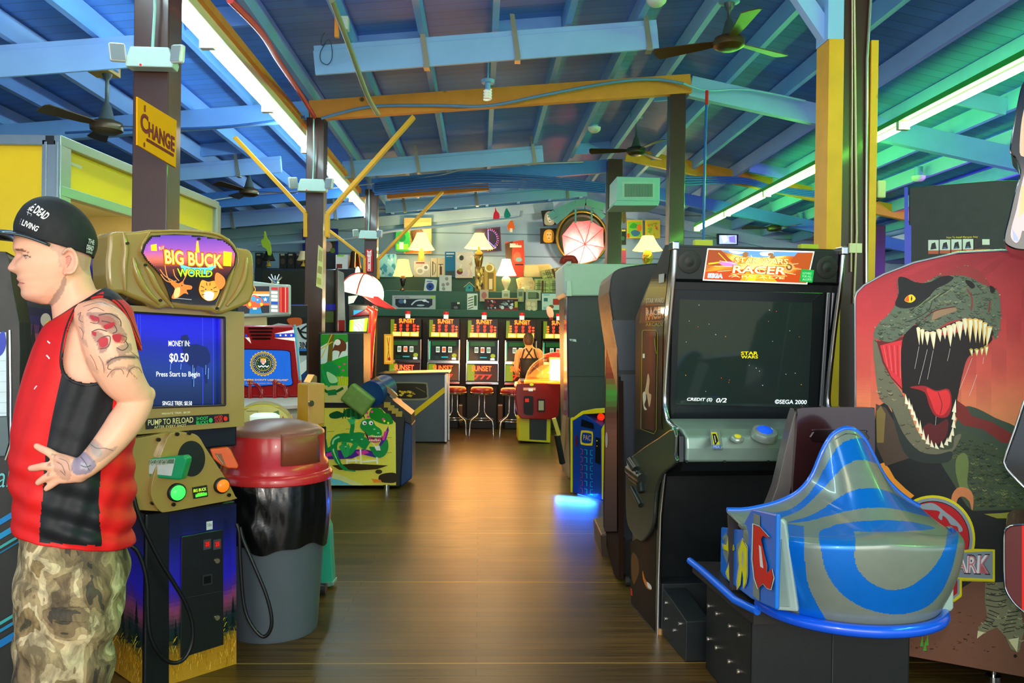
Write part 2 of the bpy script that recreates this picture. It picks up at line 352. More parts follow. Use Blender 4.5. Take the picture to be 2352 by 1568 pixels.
# back wall and side walls
wallm = board_mat('pale_blue_board_wall', '#9cc0d8', .45, .55, .05, axis='z')
mb = MB(); mb.prism([B(-10, BW, 0), B(14, BW, 0), B(14, BW, zj(14)+.2), B(2.08, BW, zj(2.08)+.2), B(-10, BW, zj(-10)+.2)], B(0, .15)); struct('wall_back', mb, wallm)
mb = MB(); mb.prism([B(-8.6, 3, 0), B(-8.6, BW, 0), B(-8.6, BW, 3.25), B(-8.6, 3, 3.25)], B(-.12, 0)); struct('wall_left', mb, M('#3a5a88', .6))
mb = MB(); mb.prism([B(12.5, 3, 0), B(12.5, BW, 0), B(12.5, BW, 2.4), B(12.5, 3, 2.4)], B(.12, 0)); struct('wall_right', mb, M('#3a4a66', .6))
mb = MB()
for a, b_ in ((-8.5, 2.08), (2.08, 12)): mb.beam(B(a, BW-.06, zj(a)-.12), B(b_, BW-.06, zj(b_)-.12), .06, .2)
struct('trim_%d' % tn, mb, M('#a9cbe0', .5)); tn += 1
# green wainscot behind the prize shelves
# ---- posts
def post(u, v, w, top, label, x=None):
    mb = MB(); c = B(u, v); mb.box(-w/2, -w/2, 0, w/2, w/2, top, T=Matrix.Translation(c) @ Matrix.Rotation(YAW, 4, 'Z'))
    return solo('wooden_post', mb, POSTM, label, 'post', bevel=.006)
post(-1.77, 4.4, .185, zj(-1.77), 'tall dark brown wooden post carrying the yellow CHANGE sign')
post(-1.75, 8.47, .185, zj(-1.75)-.19, 'dark brown wooden post with yellow braces and a white paper notice, behind the trash can')
post(-1.72, 12.5, .19, zj(-1.72)-.19, 'dark brown wooden post with the red and white fire extinguisher sign')
post(2.07, 8.5, .165, zj(2.07)-.19, 'dark brown wooden post rising just behind the racing cabinet with a thin wire on it')
post(2.02, 12.2, .22, zj(2.02)-.1, 'dark wooden post beside the pink umbrella and air vent')
post(6.2, 12.4, .26, 3.35, 'dark wooden post far right, beyond the dinosaur panel')
t = thing('built_up_post', 'thick post of dark brown wood flanked by yellow boards behind the racing cabinet', 'post', Vector((2.16, 5.15, 0)), YAW)
K = Loc(t)
mb = MB(); mb.box(-.085, -.085, 0, .085, .085, 4.2); make('post_core', K(mb), POSTM, t, bevel=.004)
for x0, x1, m in ((-.185, -.087, PINEY), (.087, .135, PINEY)):
    mb = MB(); mb.box(x0, -.1, .02, x1, .09, 3.42); make('yellow_board', K(mb), m, t, bevel=.003)
mb = MB(); mb.box(-.19, -.09, 3.42, -.087, .09, 4.2); mb.beam(K.p(-.11,0,3.7), K.p(-.45,0,4.25), .06, .09) if 0 else None; make('blue_board', K(mb), LBLUE, t, bevel=.003)
mb = MB(); mb.tube([K.p(.0,-.1,1.75), K.p(.012,-.1,2.2), K.p(-.01,-.1,3.0), K.p(-.04,-.1,4.1)], .006, 6); mb.tube([K.p(-.02,-.1,1.95), K.p(-.03,-.1,3.0), K.p(-.05,-.1,4.1)], .004, 6); make('hanging_cord', mb, M('#d8c8a0', .6), t)
mb = MB(); mb.tube([K.p(.075,-.1,.6), K.p(.06,-.1,1.1), K.p(.085,-.1,1.5), K.p(.07,-.1,2.4), K.p(.06,-.1,3.3), K.p(.1,-.1,4.15)], .009, 8); make('flexible_conduit', mb, M('#b8b8ae', .3, .7), t)
mb = MB(); mb.box(-.035, -.105, 2.07, .045, -.087, 2.13); make('paper_tag', K(mb), M('#e6dcb4', .7), t)
mb = MB()
for dx in (0,): mb.beam(K.p(-.14,0,3.45), K.p(-.62,0,4.12), .07, .1)
mb.beam(K.p(-.1,0,3.5), K.p(.25,0,4.05), .05, .09); make('brace', mb, LBLUE, t)
# ---- beams (cross the aisle)
def xbeam(name, u0, u1, v, h, w, mat, label, dz=0.0, cat='beam', z0=None, z1=None, **k):
    mb = MB(); a = B(u0, v, (zj(u0) if z0 is None else z0)-h/2+dz); b_ = B(u1, v, (zj(u1) if z1 is None else z1)-h/2+dz); mb.beam(a, b_, w, h); return solo(name, mb, mat, label, cat, **k)
xbeam('ceiling_beam', -1.82, 2.2, 8.45, .2, .09, PINE, 'knotty yellow pine beam spanning the aisle between two posts', bevel=.003)
xbeam('ceiling_beam', 2.21, 3.95, 8.5, .22, .09, LBLUE, 'light blue sloping beam right of the pine beam, ending at the thick post', bevel=.003)
xbeam('ceiling_beam', 3.96, 9.5, 8.5, .24, .09, MBLUE, 'blue sloping beam behind the green tube, beyond the thick post', bevel=.003)
xbeam('ceiling_beam', -8.5, -1.83, 8.45, .2, .09, MBLUE, 'blue beam with cables on it, above the left ceiling fans', bevel=.003)
xbeam('ceiling_beam', 2.2, 7.5, 12.2, .2, .09, PINEY, 'bright yellow sloping beam above the air vent and green tube', dz=.12, bevel=.003)
xbeam('ceiling_beam', -1.7, 2.0, 12.35, .2, .09, DBLUE, 'dark blue beam bundled with cables, far down the aisle', dz=-.05)
xbeam('ceiling_beam', -1.6, .1, 13.4, .13, .07, PINE, 'short pine beam under the far blue cable beam', dz=-.05)
xbeam('ceiling_beam', -8.5, -1.8, 12.5, .24, .09, DBLUE, 'dark blue beam left of the fire extinguisher post', dz=-.03)
xbeam('ceiling_beam', 2.15, 9, 13.9, .2, .1, DBLUE, 'blue beam with cables behind the yellow beam')
STR = M('#a8a890', .35, .8)
def strapbeam(u0, u1, v, h, straps, label, mat=LBLUE):
    t = thing('strapped_beam', label, 'beam', B((u0+u1)/2, v, zj((u0+u1)/2)-h))
    mb = MB(); mb.beam(B(u0, v, zj(u0)-h/2-.015), B(u1, v, zj(u1)-h/2-.015), .045, h); make('board', mb, mat, t, bevel=.004)
    mb = MB(); mb.beam(B(u0, v-.03, zj(u0)-h/2-.05), B(u1, v-.03, zj(u1)-h/2-.05), .03, h*.86); make('board', mb, mat, t, bevel=.004)
    for s in straps:
        mb = MB(); z = zj(s); mb.prism([B(s-.018, v-.055, z-h-.02), B(s+.03, v-.055, z-h-.02), B(s-.03, v-.055, z+.11), B(s-.07, v-.055, z+.11)], B(0, -.004)); mb.box(-.02, -.06, -.03, .03, .03, .0, T=Matrix.Translation(B(s, v, z-h-.02))); make('metal_strap', mb, STR, t)
strapbeam(-1.45, 1.5, 6.9, .24, (-.5, .28, 1.42), 'long pale blue beam with metal straps above the front of the aisle')
strapbeam(-1.95, .84, 11.2, .22, (-1.8, .72, -.9), 'pale blue strapped beam behind the knotty pine beam')
strapbeam(-1.75, 1.9, 14.5, .2, (-1.4, -.1, 1.55), 'pale blue strapped beam farthest down the aisle, above the prize shelves')
strapbeam(-7.5, -2.6, 6.4, .24, (-4.3,-6.5), 'pale blue strapped beam behind the brass fan at upper left')
strapbeam(-6.0, -2.65, 10.6, .2, (-3.2,-5.2), 'pale blue strapped beam behind the second fan on the left')
strapbeam(-6.5, -2.0, 14.3, .26, (-4.4,-2.6), 'wide pale blue beam far left above the dark shelves', M('#86a8d8', .5))
# ---- braces
def brace(pts, Y, w, d, label, mat=PINEY):
    mb = MB(); P3 = [W(x, y, Y) for x, y in pts]
    for a, b_ in zip(P3, P3[1:]): mb.beam(a, b_, d, w, up=(0, 1, 0))
    return solo('diagonal_brace', mb, mat, label, 'brace', bevel=.003)
brace([(951,268),(752,492),(752,545)], 8.25, .075, .04, 'yellow diagonal brace rising right from the middle post to the pine beam')
brace([(540,316),(703,490),(703,545)], 8.3, .075, .04, 'yellow diagonal brace on the left side of the middle post')
brace([(1017,440),(868,596),(868,640)], 12.4, .085, .04, 'yellow diagonal brace rising right from the fire extinguisher post')
brace([(755,528),(838,592),(838,640)], 12.3, .075, .04, 'short yellow brace left of the fire extinguisher post')
# ---- fluorescent runs
def tubes(u, z, v0, v1, label, col, emit, house, side, gap=.0, n=8, trim=True, strength_name=''):
    t = thing('fluorescent_fixture', label, 'light', B(u, (v0+v1)/2, z-.05))
    mb = MB(); mb.beam(B(u, v0, z+.045), B(u, v1, z+.045), .11, .05); make('housing', mb, house, t)
    if trim:
        mb = MB(); mb.beam(B(u+side*.135, v0, z+.085), B(u+side*.135, v1, z+.085), .04, .06); make('wood_edge', mb, PINE, t)
        mb = MB(); mb.beam(B(u+side*.09, v0, z+.045), B(u+side*.09, v1, z+.045), .05, .11); make('reflector', mb, M('#f0e0b8', .4), t)
    L_ = (v1-v0)/n
    for k in range(n):
        a = v0+k*L_+.04; b_ = v0+(k+1)*L_-.04
        mb = MB(); mb.tube([B(u-side*.01, a, z-.02), B(u-side*.01, b_, z-.02)], .026, 10); make('tube', mb, M(col, .3, emit=emit, var=0), t, smooth=60)
        mb = MB(); mb.box(-.06, -.03, -.05, .04, .03, .03, T=Matrix.Translation(B(u-side*.01, b_+.04, z-.005))); make('tube_socket', mb, M('#d8d8cc', .4), t)
    return t
tubes(-2.03, 3.66, 1.0, 14.3, 'long run of white fluorescent tubes with a wooden edge, left of the aisle', (.62, .88, 1.0), 36.0, M('#d8c8a0', .5), 1)
tubes(3.86, 3.52, .2, 14.2, 'long run of green-white fluorescent tubes, right of the aisle', (.22, 1.0, .10), 72.0, M('#1fa838', .4), -1, trim=False)
# ================================================================= far end of the hall
VD = B(0, 1) - B(0, 0)
def BP(Y): return Plane(W(1176, 776, Y), -VD)
def pbox(name, x0, y0, x1, y1, Y, depth, col, label, cat, art=None, group=None, rough=.4, emit=0.0, tilt=0, outline=None, coat=0.0):
    pl = BP(Y); px = outline or [(x0, y0), (x1, y0), (x1, y1), (x0, y1)]
    if tilt and not outline: px = [(x0+tilt, y0), (x1+tilt, y0+tilt*.2), (x1, y1), (x0, y1)]
    a = Art(onplane(pl, .001), .0006)
    a.mb.prism([pl.hit(x, y) for x, y in px], -pl.n*depth, col)
    if art: art(a)
    return solo(name, a.mb, AM(rough, emit, coat), label, cat, group)
EMWALL = None
# stepped display shelves
def ledge(x0, x1, ytop, Y, depth, low, mat, label):
    a = W(x0, ytop, Y); b = W(x1, ytop, Y); z = (W((x0+x1)/2, ytop, Y)).z
    mb = MB(); p0 = Vector((a.x, a.y, low)); p1 = Vector((b.x, b.y, low)); mb.prism([p0, p1, p1+VD*depth, p0+VD*depth], (0, 0, z-low)); return solo('display_shelf', mb, mat, label, 'shelf', bevel=.01)
GREEN = M('#35604a', .5, var=.15, scale=3)
GRN2 = M('#2f9e1e', .55, var=.1, scale=3)
ledge(862, 1300, 711, 14.3, .56, 1.86, GREEN, 'lowest green ledge directly above the slot machines')
ledge(862, 1300, 669, 14.88, .56, 1.86, GREEN, 'middle green step of the prize display')
ledge(862, 1570, 636, 15.46, .5, 1.9, GREEN, 'top green step of the prize display against the back wall')
mb = MB(); a = W(860, 740, 14.35); b = W(1300, 740, 14.35); mb.prism([Vector((a.x, a.y, 0)), Vector((b.x, b.y, 0)), Vector((b.x, b.y, 0))+VD*.1, Vector((a.x, a.y, 0))+VD*.1], (0, 0, 1.86)); struct('trim_200', mb, M('#4a3a26', .5, var=.2))
mb = MB(); a = W(585, 618, 14.6); b = W(850, 618, 14.6); mb.prism([Vector((a.x, a.y, 0)), Vector((b.x, b.y, 0)), Vector((b.x, b.y, 0))+VD*.9, Vector((a.x, a.y, 0))+VD*.9], (0, 0, 2.72)); solo('storage_cabinet', mb, M('#1c2424', .6), 'wide black storage cabinet under the row of dark boxes, far left', 'cabinet', bevel=.01)
SHADE = AM(.6, 2.2)
def lamp(cx, yb, ys, yt, wb, wt, Y, base, bcol, label, shade_col='#ffd27a', lit=True, power=9, metal=0.0, pleat=True):
    t = thing('table_lamp', label, 'lamp', W(cx, yb, Y), YAW, 'table lamps on the prize shelves'); K = Loc(t); s = Y/F
    hb = (yb-ys)*s; ht = (yb-yt)*s; rb = wb*s/2; rt = wt*s/2
    mb = MB(); prof = [(max(r*s, .002), z*hb) for r, z in base]; mb.lathe(prof, n=20); make('lamp_base', K(mb), M(bcol, .2, metal, coat=.5), t, smooth=60)
    mb = MB(); n = 40
    R = []
    for k in range(6):
        f = k/5; z = hb+(ht-hb)*f; r = rb+(rt-rb)*f - .06*rb*math.sin(math.pi*f)
        R.append([Vector((math.cos(2*math.pi*j/n)*(r*(1+(.012 if pleat and j % 2 else 0))), math.sin(2*math.pi*j/n)*(r*(1+(.012 if pleat and j % 2 else 0))), z)) for j in range(n)])
    for k in range(5, -1, -1): R.append([p*1 - Vector((p.x*.02, p.y*.02, 0)) for p in R[k]])
    mb.rings(R, cap=False, col=shade_col); make('lamp_shade', K(mb), M(shade_col, .7, emit=(1.9 if lit else .12), var=.02), t, smooth=40)
    mb = MB(); mb.ball((0, 0, (hb+ht)/2), .035); mb.cyl((0,0,hb-.02), (0,0,(hb+ht)/2), .012); make('bulb', K(mb), M('#ffe9b0', .4, emit=(14 if lit else 0), var=0), t, smooth=60)
    if lit: point('lamp_light', K.p(0, 0, hb-.03), power, (1.0, .72, .34), .05); point('lamp_light', K.p(0, 0, ht+.04), power*.6, (1.0, .72, .34), .05)
    return t
VASE = [(7,0),(7,.05),(3,.1),(4,.2),(9,.5),(11,.72),(8,.86),(3,.93),(2,1.06)]
lamp(925, 669, 634, 596, 45, 25, 14.95, [(9,0),(9,.06),(4,.15),(2,.3),(4,.4),(7,.8),(6,.95),(2,1.1)], '#1a1a16', 'table lamp with black stem and gold foot glowing on green wall', '#e8b860', power=14)
lamp(967, 636, 573, 535, 60, 22, 15.7, [(12,0),(12,.1),(9,.5),(6,.9),(2,1.05)], '#e8c060', 'large cream lamp shade left of the blue booklet', power=14)
lamp(1099, 636, 570, 536, 66, 22, 15.6, VASE, '#6a5a20', 'lamp with wide cream shade and dark gold vase in front of the light sign', power=14, metal=.6)
lamp(1162, 669, 632, 595, 47, 19, 15.0, VASE, '#f0e0b0', 'small bright white lamp with cream vase before the orange box', '#fff0c8', power=14)
lamp(1487, 606, 575, 542, 68, 26, 14.4, [(9,0),(9,.1),(12,.3),(13,.6),(9,.85),(8,.95),(2,1.1)], '#b09a30', 'cream lamp on gold vase under two colourful children\'s pictures', power=16, metal=.5)
lamp(697, 612, 598, 577, 30, 16, 14.74, [(7,0),(5,.3),(2,.6),(2,1.1)], '#c8a040', 'unlit small cream lamp left of the middle post', '#d8c898', lit=False)
lamp(617, 612, 598, 577, 30, 14, 14.74, [(7,0),(5,.3),(2,.6),(2,1.1)], '#c89a30', 'unlit table lamp with black shade under the yellow plush toy', '#181c1c', lit=False)
lamp(2000, 632, 600, 575, 44, 20, 14.6, VASE, '#e0c060', 'glowing lamp glimpsed right of the thick post', power=10)
ledge(1410, 1575, 606, 14.2, .7, .0, M('#4c6a60', .6), 'pale green counter holding the lamp under the children\'s pictures')
ledge(1960, 2090, 632, 14.4, .7, .0, M('#3c5a60', .6), 'dark counter seen right of the thick post')
# --- prizes
def crumple(a, x0, y0, x1, y1, cols, n, seed):
    r = random.Random(seed)
    for _ in range(n):
        x = r.uniform(x0+2, x1-2); y = r.uniform(y0+2, y1-2); w = r.uniform(.06, .2)*(x1-x0); h = r.uniform(.06, .2)*(y1-y0)
        a.poly([(max(x0+1, x-w), y), (x, max(y0+1, y-h)), (min(x1-1, x+w), y-h*.3), (min(x1-1, x+w*.5), min(y1-1, y+h))], r.choice(cols))
pbox('clear_gift_bag', 870, 583, 909, 636, 15.5, .2, '#8fd4dc', 'pale cyan plastic gift bag at the left end of the top step', 'bag', lambda a: crumple(a, 870, 583, 909, 636, ['#d8f4f4','#5ab8c8','#a8e4ea','#3a98b0'], 16, 1))
pbox('boxed_set', 951, 600, 989, 636, 15.5, .15, '#d8ceb4', 'beige box picturing a coiled white object', 'box', lambda a: (a.disc(965, 622, 10, 9, '#f2f0e4'), a.disc(965, 622, 6, 5, '#b8b49c'), a.disc(978, 614, 8, 8, '#f2f0e4'), a.disc(978, 614, 4, 4, '#8a8a70'), a.rect(955, 602, 975, 605, '#a03a30')))
pbox('boxed_pump', 990, 592, 1004, 636, 15.5, .12, '#f0d8a8', 'narrow cream box with a drawing of a curved pump', 'box', lambda a: (a.line([(994,600),(994,632)], 2, '#5a4a2a'), a.line([(994,602),(1000,606),(1001,620),(997,630)], 1.2, '#5a4a2a')))
pbox('boxed_pump', 1005, 592, 1022, 636, 15.5, .12, '#f6dca8', 'cream box with a drawing of an upright hand pump', 'box', lambda a: (a.rect(1010, 612, 1015, 631, '#6a3a20'), a.line([(1007,607),(1018,607)], 1.5, '#4a3018'), a.line([(1012,607),(1012,613)], 1.5, '#4a3018')))
pbox('booklet', 1022, 578, 1046, 636, 15.45, .03, '#1878a0', 'blue booklet standing between pump box and clear pack', 'booklet', lambda a: (a.rect(1025, 581, 1043, 584, '#e8f0f0'), a.rect(1025, 588, 1040, 589.5, '#c8e0e8'), a.rect(1024, 622, 1044, 634, '#3a4a40')))
pbox('blister_pack', 1046, 578, 1086, 638, 15.4, .1, '#e8dcc4', 'large clear and cream blister pack right of the blue booklet', 'pack', lambda a: (crumple(a, 1046, 580, 1086, 636, ['#fff4dc','#c8b89c','#e8e0d8','#f8ecd0'], 14, 3), a.disc(1060, 592, 5, 6, '#3a4038'), a.disc(1056, 624, 7, 6, '#7a2a28'), a.disc(1058, 620, 5, 4, '#9aa838')))
pbox('orange_construction_box', 1160, 553, 1205, 636, 15.5, .12, '#d8442a', 'tall orange-red box leaning at the wall behind the white lamp', 'box', lambda a: (a.poly([(1160,560),(1178,553),(1175,600),(1163,620)], '#5a3a1a'), a.rect(1171, 559, 1184, 562, '#f4ead8'), a.rect(1171, 563, 1198, 568, '#f4ead8'), a.text('CIRCLE', (1172, 559, 1190, 563), '#fff6e8'), a.disc(1188, 590, 9, 12, '#e86a4a'), a.disc(1192, 596, 7, 5, '#7ab4b8'), a.rect(1183, 606, 1202, 609, '#3a2018')), outline=[(1160,556),(1203,551),(1206,636),(1170,636)])
pbox('folded_cushion', 1202, 607, 1268, 636, 15.5, .25, '#d8c47a', 'pale beige folded cushion right of the orange box', 'cushion', lambda a: (a.poly([(1205,610),(1235,609),(1240,634),(1203,634)], '#e8d490'), a.poly([(1238,612),(1262,610),(1266,634),(1242,634)], '#c8b868')), outline=[(1204,608),(1262,606),(1268,612),(1270,636),(1200,636)])
def plaid(a, q):
    a.poly(q, '#c8c87a')
    for f in (.2, .28, .36, .75): a.line([bez(q, f, 0.02), bez(q, f, .98)], 1.2, '#2c3020')
    for f in (.3, .45, .8): a.line([bez(q, .02, f), bez(q, .98, f)], 1.1, '#2c3020')
    a.line([bez(q, .55, .02), bez(q, .55, .98)], 5, '#6a3a22')
pbox('plaid_pillow', 1228, 640, 1262, 672, 15.05, .2, '#b8bc74', 'yellow-green plaid pillow at lower left of the plaid pile', 'pillow', lambda a: plaid(a, ((1230,642),(1260,645),(1260,671),(1229,671))), 'plaid pillows by the grey cabinet')
pbox('plaid_pillow', 1262, 640, 1298, 672, 15.08, .2, '#b8bc74', 'yellow-green plaid pillow at lower right of the plaid pile', 'pillow', lambda a: plaid(a, ((1263,644),(1297,641),(1297,671),(1263,671))), 'plaid pillows by the grey cabinet')
pbox('plaid_pillow', 1241, 612, 1294, 645, 15.3, .16, '#b8bc74', 'tilted plaid pillow on top of the plaid pile', 'pillow', lambda a: plaid(a, ((1243,622),(1290,613),(1296,636),(1252,643))), 'plaid pillows by the grey cabinet', outline=[(1241,622),(1291,612),(1298,636),(1250,645)])
pbox('beige_garment', 1186, 636, 1228, 670, 15.1, .15, '#e8c890', 'crumpled beige packaged cloth right of the small white lamp', 'cloth', lambda a: crumple(a, 1188, 640, 1226, 668, ['#f8dca8','#d8b478','#fff0c8','#c8a870'], 12, 5), outline=[(1186,640),(1196,636),(1222,637),(1228,648),(1226,670),(1192,670)])
pbox('blue_disc_box', 973, 641, 1003, 669, 14.95, .1, '#d8dcd0', 'white tilted box with a large blue disc', 'box', lambda a: (a.disc(988, 658, 9, 9, '#1848a0'), a.disc(988, 658, 3.5, 3.5, '#0a1430'), a.rect(980, 645, 993, 647, '#4a6ab0')), outline=[(977,640),(1004,643),(1001,669),(973,669)])
pbox('white_boxed_set', 1009, 632, 1037, 669, 14.95, .1, '#ddd8cc', 'white box picturing small grey round parts', 'box', lambda a: [a.disc(x, y, 4, 4, '#9a968a') for x, y in ((1026,640),(1018,654),(1028,652),(1019,663))])
t = thing('birdhouse', 'small teal toy birdhouse with a pitched roof on the middle step', 'birdhouse', W(1078, 669, 14.95), YAW); K = Loc(t)
mb = MB(); mb.prism([K.p(-.07,0,0), K.p(.07,0,0), K.p(.07,0,.09), K.p(0,0,.15), K.p(-.07,0,.09)], VD*.1); make('house', mb, M('#2aa0a0', .5), t)
mb = MB(); mb.beam(K.p(-.105,.05,.075), K.p(0,.05,.17), .14, .012); mb.beam(K.p(.105,.05,.075), K.p(0,.05,.17), .14, .012); make('roof', mb, M('#c8c890', .5), t)
mb = MB(); mb.cyl(K.p(0,-.004,.07), K.p(0,.004,.07), .02); make('doorway', mb, M('#184a68', .5), t)
def gold(a): crumple(a, 1092, 607, 1136, 668, ['#f0c850','#3a2a10','#c89a30','#fff0a0','#6a4a18'], 30, 9)
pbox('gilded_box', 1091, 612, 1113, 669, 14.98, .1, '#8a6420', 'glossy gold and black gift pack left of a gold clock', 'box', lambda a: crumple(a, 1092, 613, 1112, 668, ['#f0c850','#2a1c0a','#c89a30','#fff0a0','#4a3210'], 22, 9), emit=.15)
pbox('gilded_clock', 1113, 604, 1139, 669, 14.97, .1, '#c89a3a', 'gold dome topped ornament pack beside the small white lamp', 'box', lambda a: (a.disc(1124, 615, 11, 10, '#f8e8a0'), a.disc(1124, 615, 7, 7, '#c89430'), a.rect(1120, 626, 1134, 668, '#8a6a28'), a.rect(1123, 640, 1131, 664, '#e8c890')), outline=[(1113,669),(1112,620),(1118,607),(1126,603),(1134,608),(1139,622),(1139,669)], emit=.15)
# front ledge
pbox('binocular_set_box', 901, 678, 1000, 712, 14.45, .12, '#b8b8b8', 'long silver box with a window showing glassware on the lowest ledge', 'box', lambda a: (a.poly([(908,686),(993,686),(993,700),(985,706),(915,706),(908,700)], '#1c2838'), a.text('BINOCULAR GAMES', (906, 681, 940, 684), '#7a2a30'), a.disc(922,692,7,5,'#4a6a90'), a.disc(930,692,2.5,5,'#e8f0f4'), a.line([(945,700),(955,691),(970,689),(985,694)], 3, '#d8e4ec', True), a.disc(975,690,5,3,'#f4f8fa'), a.disc(966,701,9,2,'#b8c8d8'), a.rect(988,680,998,685,'#a8d828')))
pbox('small_black_box', 1036, 694, 1057, 712, 14.45, .08, '#1c2220', 'small black box alone on the lowest ledge', 'box', lambda a: (a.rect(1050,694,1056,698,'#e8e4c8'), a.disc(1047,706,5,3,'#6a7478')))
pbox('leaflet', 1073, 674, 1097, 711, 14.45, .03, '#e8ecdc', 'white and green leaflet left of the toy car box', 'booklet', lambda a: ([a.line([(1075, 685+6*k),(1087, 681+6*k)], 1.6, '#3a4038') for k in range(5)], a.rect(1089,678,1095,702,'#3a6a30')))
pbox('toy_vehicle_box', 1113, 685, 1190, 711.5, 14.4, .12, '#3a1c1c', 'dark red box with a window showing silver toy vehicles', 'box', lambda a: (a.rect(1113,684,1190,686.5,'#e8a060'), a.poly([(1115,712),(1190,704),(1190,716),(1113,716)], '#a82830'), crumple(a,1118,688,1140,712,['#e8e8e8','#8a9098','#c84038'],10,11), crumple(a,1145,688,1180,708,['#f4f4f4','#9aa0a8','#5a6068','#d8dce0'],18,12), a.disc(1154,706,4,4,'#e8ecec'), a.disc(1174,706,4,4,'#e8ecec'), a.rect(1182,692,1189,706,'#c8c040')))
pbox('pink_card_pack', 1102, 665, 1122, 692, 14.82, .05, '#d8b8a0', 'small pink picture card behind the toy vehicle box', 'box', lambda a: a.disc(1112, 678, 6, 8, '#c87068'))
pbox('tiny_white_box', 1153, 667, 1171, 684, 14.82, .05, '#e0dcb8', 'tiny cream box under the small white lamp', 'box', lambda a: a.rect(1157, 674, 1167, 681, '#b8a870'))
pbox('narrow_grey_pack', 1188, 663, 1203, 693, 14.82, .05, '#b8b494', 'narrow grey-green pack left of the brown radio box', 'box', lambda a: (a.rect(1191,670,1200,680,'#6a7a60'), a.rect(1193,682,1199,690,'#e0c860')))
pbox('radio_box', 1208, 666, 1242, 690, 14.78, .09, '#c8c4a8', 'box with a picture of a dark green radio', 'box', lambda a: (a.poly([(1213,671),(1234,671),(1238,674),(1238,686),(1213,686)], '#4a5440'), a.rect(1214,672,1232,684,'#7a8468')))
pbox('photo_card', 1207, 689, 1234, 711.5, 14.4, .05, '#d8b890', 'card with a photograph of pale round shells', 'box', lambda a: [a.disc(x, y, 5, 5, '#f0d8b4') for x, y in ((1214,697),(1225,699),(1216,708),(1227,709))])
pbox('white_red_booklet', 1245, 674, 1291, 711.5, 14.4, .04, '#e0e8e4', 'white booklet with red picture at the right end of the ledge', 'booklet', lambda a: (a.rect(1248,676,1262,678,'#5ab0d8'), a.rect(1270,686,1289,700,'#d83828'), a.rect(1249,684,1258,692,'#3a7a80'), a.disc(1266,704,6,4,'#9a5a30'), a.rect(1248,704,1254,710,'#a8c8d0')))
t = thing('shell_night_light', 'glowing pink shell shaped night light on the right slot machine', 'lamp', W(1266, 735, 13.25), YAW); K = Loc(t)
mb = MB(); mb.lathe([(.03,0),(.035,.02),(.02,.05)], n=16); make('foot', K(mb), M('#c8402a', .4), t, smooth=60)
mb = MB(); mb.ball((-.02,0,.13), (.055,.04,.1), T=Matrix.Rotation(-.3,3,'Y')); make('shell', K(mb), M('#ff7a58', .4, emit=1.6), t, smooth=60)
# --- on the wall
pbox('hanging_green_lantern', 908, 525, 940, 576, 15.9, .12, '#38b84a', 'translucent green bottle shaped lantern on the wall', 'lantern', lambda a: (a.disc(923, 545, 9, 10, '#1c8a3a'), a.rect(911,560,938,573,'#98d828'), a.rect(917,556,927,572,'#f0f0d8')), outline=cr([(914,527),(934,527),(940,540),(940,572),(934,576),(912,576),(908,570),(909,538)], 3), emit=.35)
pbox('brown_hat', 942, 524, 974, 562, 16.02, .06, '#4a3018', 'crumpled brown hat hanging behind the large cream lamp', 'hat', lambda a: a.poly([(946,530),(965,527),(968,545),(950,552)], '#5e4224'), outline=cr([(944,532),(950,526),(962,524),(972,530),(973,545),(962,552),(950,562),(946,548)], 3))
pbox('wall_map', 928, 500, 991, 582, 16.05, .012, '#d8bc74', 'yellowed paper map on the wall behind the large lamp', 'poster', lambda a: (a.rect(931,575,990,581,'#c86a1c'), [a.line([(935, 510+9*k),(986, 508+9*k)], 1, '#b8985a') for k in range(7)]))
def led(a):
    a.poly([(1096,528),(1146,525),(1149,575),(1098,578)], '#181018')
    for k in range(26):
        th = -1.9+k*.215 if k < 18 else 0
    for k in range(16):
        th = -math.pi/2+k*math.pi/15; a.disc(1122+20*math.cos(th), 549+21*math.sin(th), .9, .9, '#8a6aff'); a.disc(1121+24*math.cos(th), 550+25*math.sin(th), .9, .9, ('#ff4a3a' if k < 10 else '#ffb030'))
    for k in range(10): a.disc(1121+k*.1, 529+k*2.6, .9, .9, '#9a80ff'); a.disc(1122+k*1.8, 554+k*1.7, .9, .9, '#9a80ff')
    for k in range(12): a.disc(1112-k*.6, 535+k*3, .9, .9, ('#ff5040' if k < 6 else '#ffa020'))
pbox('light_up_sign', 1093, 522, 1150, 580, 15.95, .04, '#2a1620', 'black LED sign with purple and red dots in a D shape', 'sign', led, outline=[(1092,526),(1149,521),(1152,576),(1096,581)], emit=2.2)
def blob(name, pts, Y, depth, col, label, cat, art=None, emit=0.0): return pbox(name, 0, 0, 0, 0, Y, depth, col, label, cat, art, outline=cr(pts, 4), emit=emit)
blob('hanging_toy', [(1137,476),(1141,484),(1147,492),(1146,505),(1139,509),(1133,503),(1134,490),(1137,484)], 15.6, .06, '#e82848', 'red soft toy hanging under the roof beam', 'toy')
blob('hanging_toy', [(1163,478),(1168,484),(1173,495),(1166,501),(1159,498),(1158,490)], 15.6, .06, '#12988a', 'teal soft toy hanging beside the red one', 'toy')
blob('hanging_toy', [(1173,506),(1177,506),(1182,522),(1178,527),(1171,530),(1165,520)], 15.6, .06, '#f06a1c', 'orange soft toy on a string with a white tip', 'toy', lambda a: a.rect(1171,524,1177,533,'#f0ece0'))
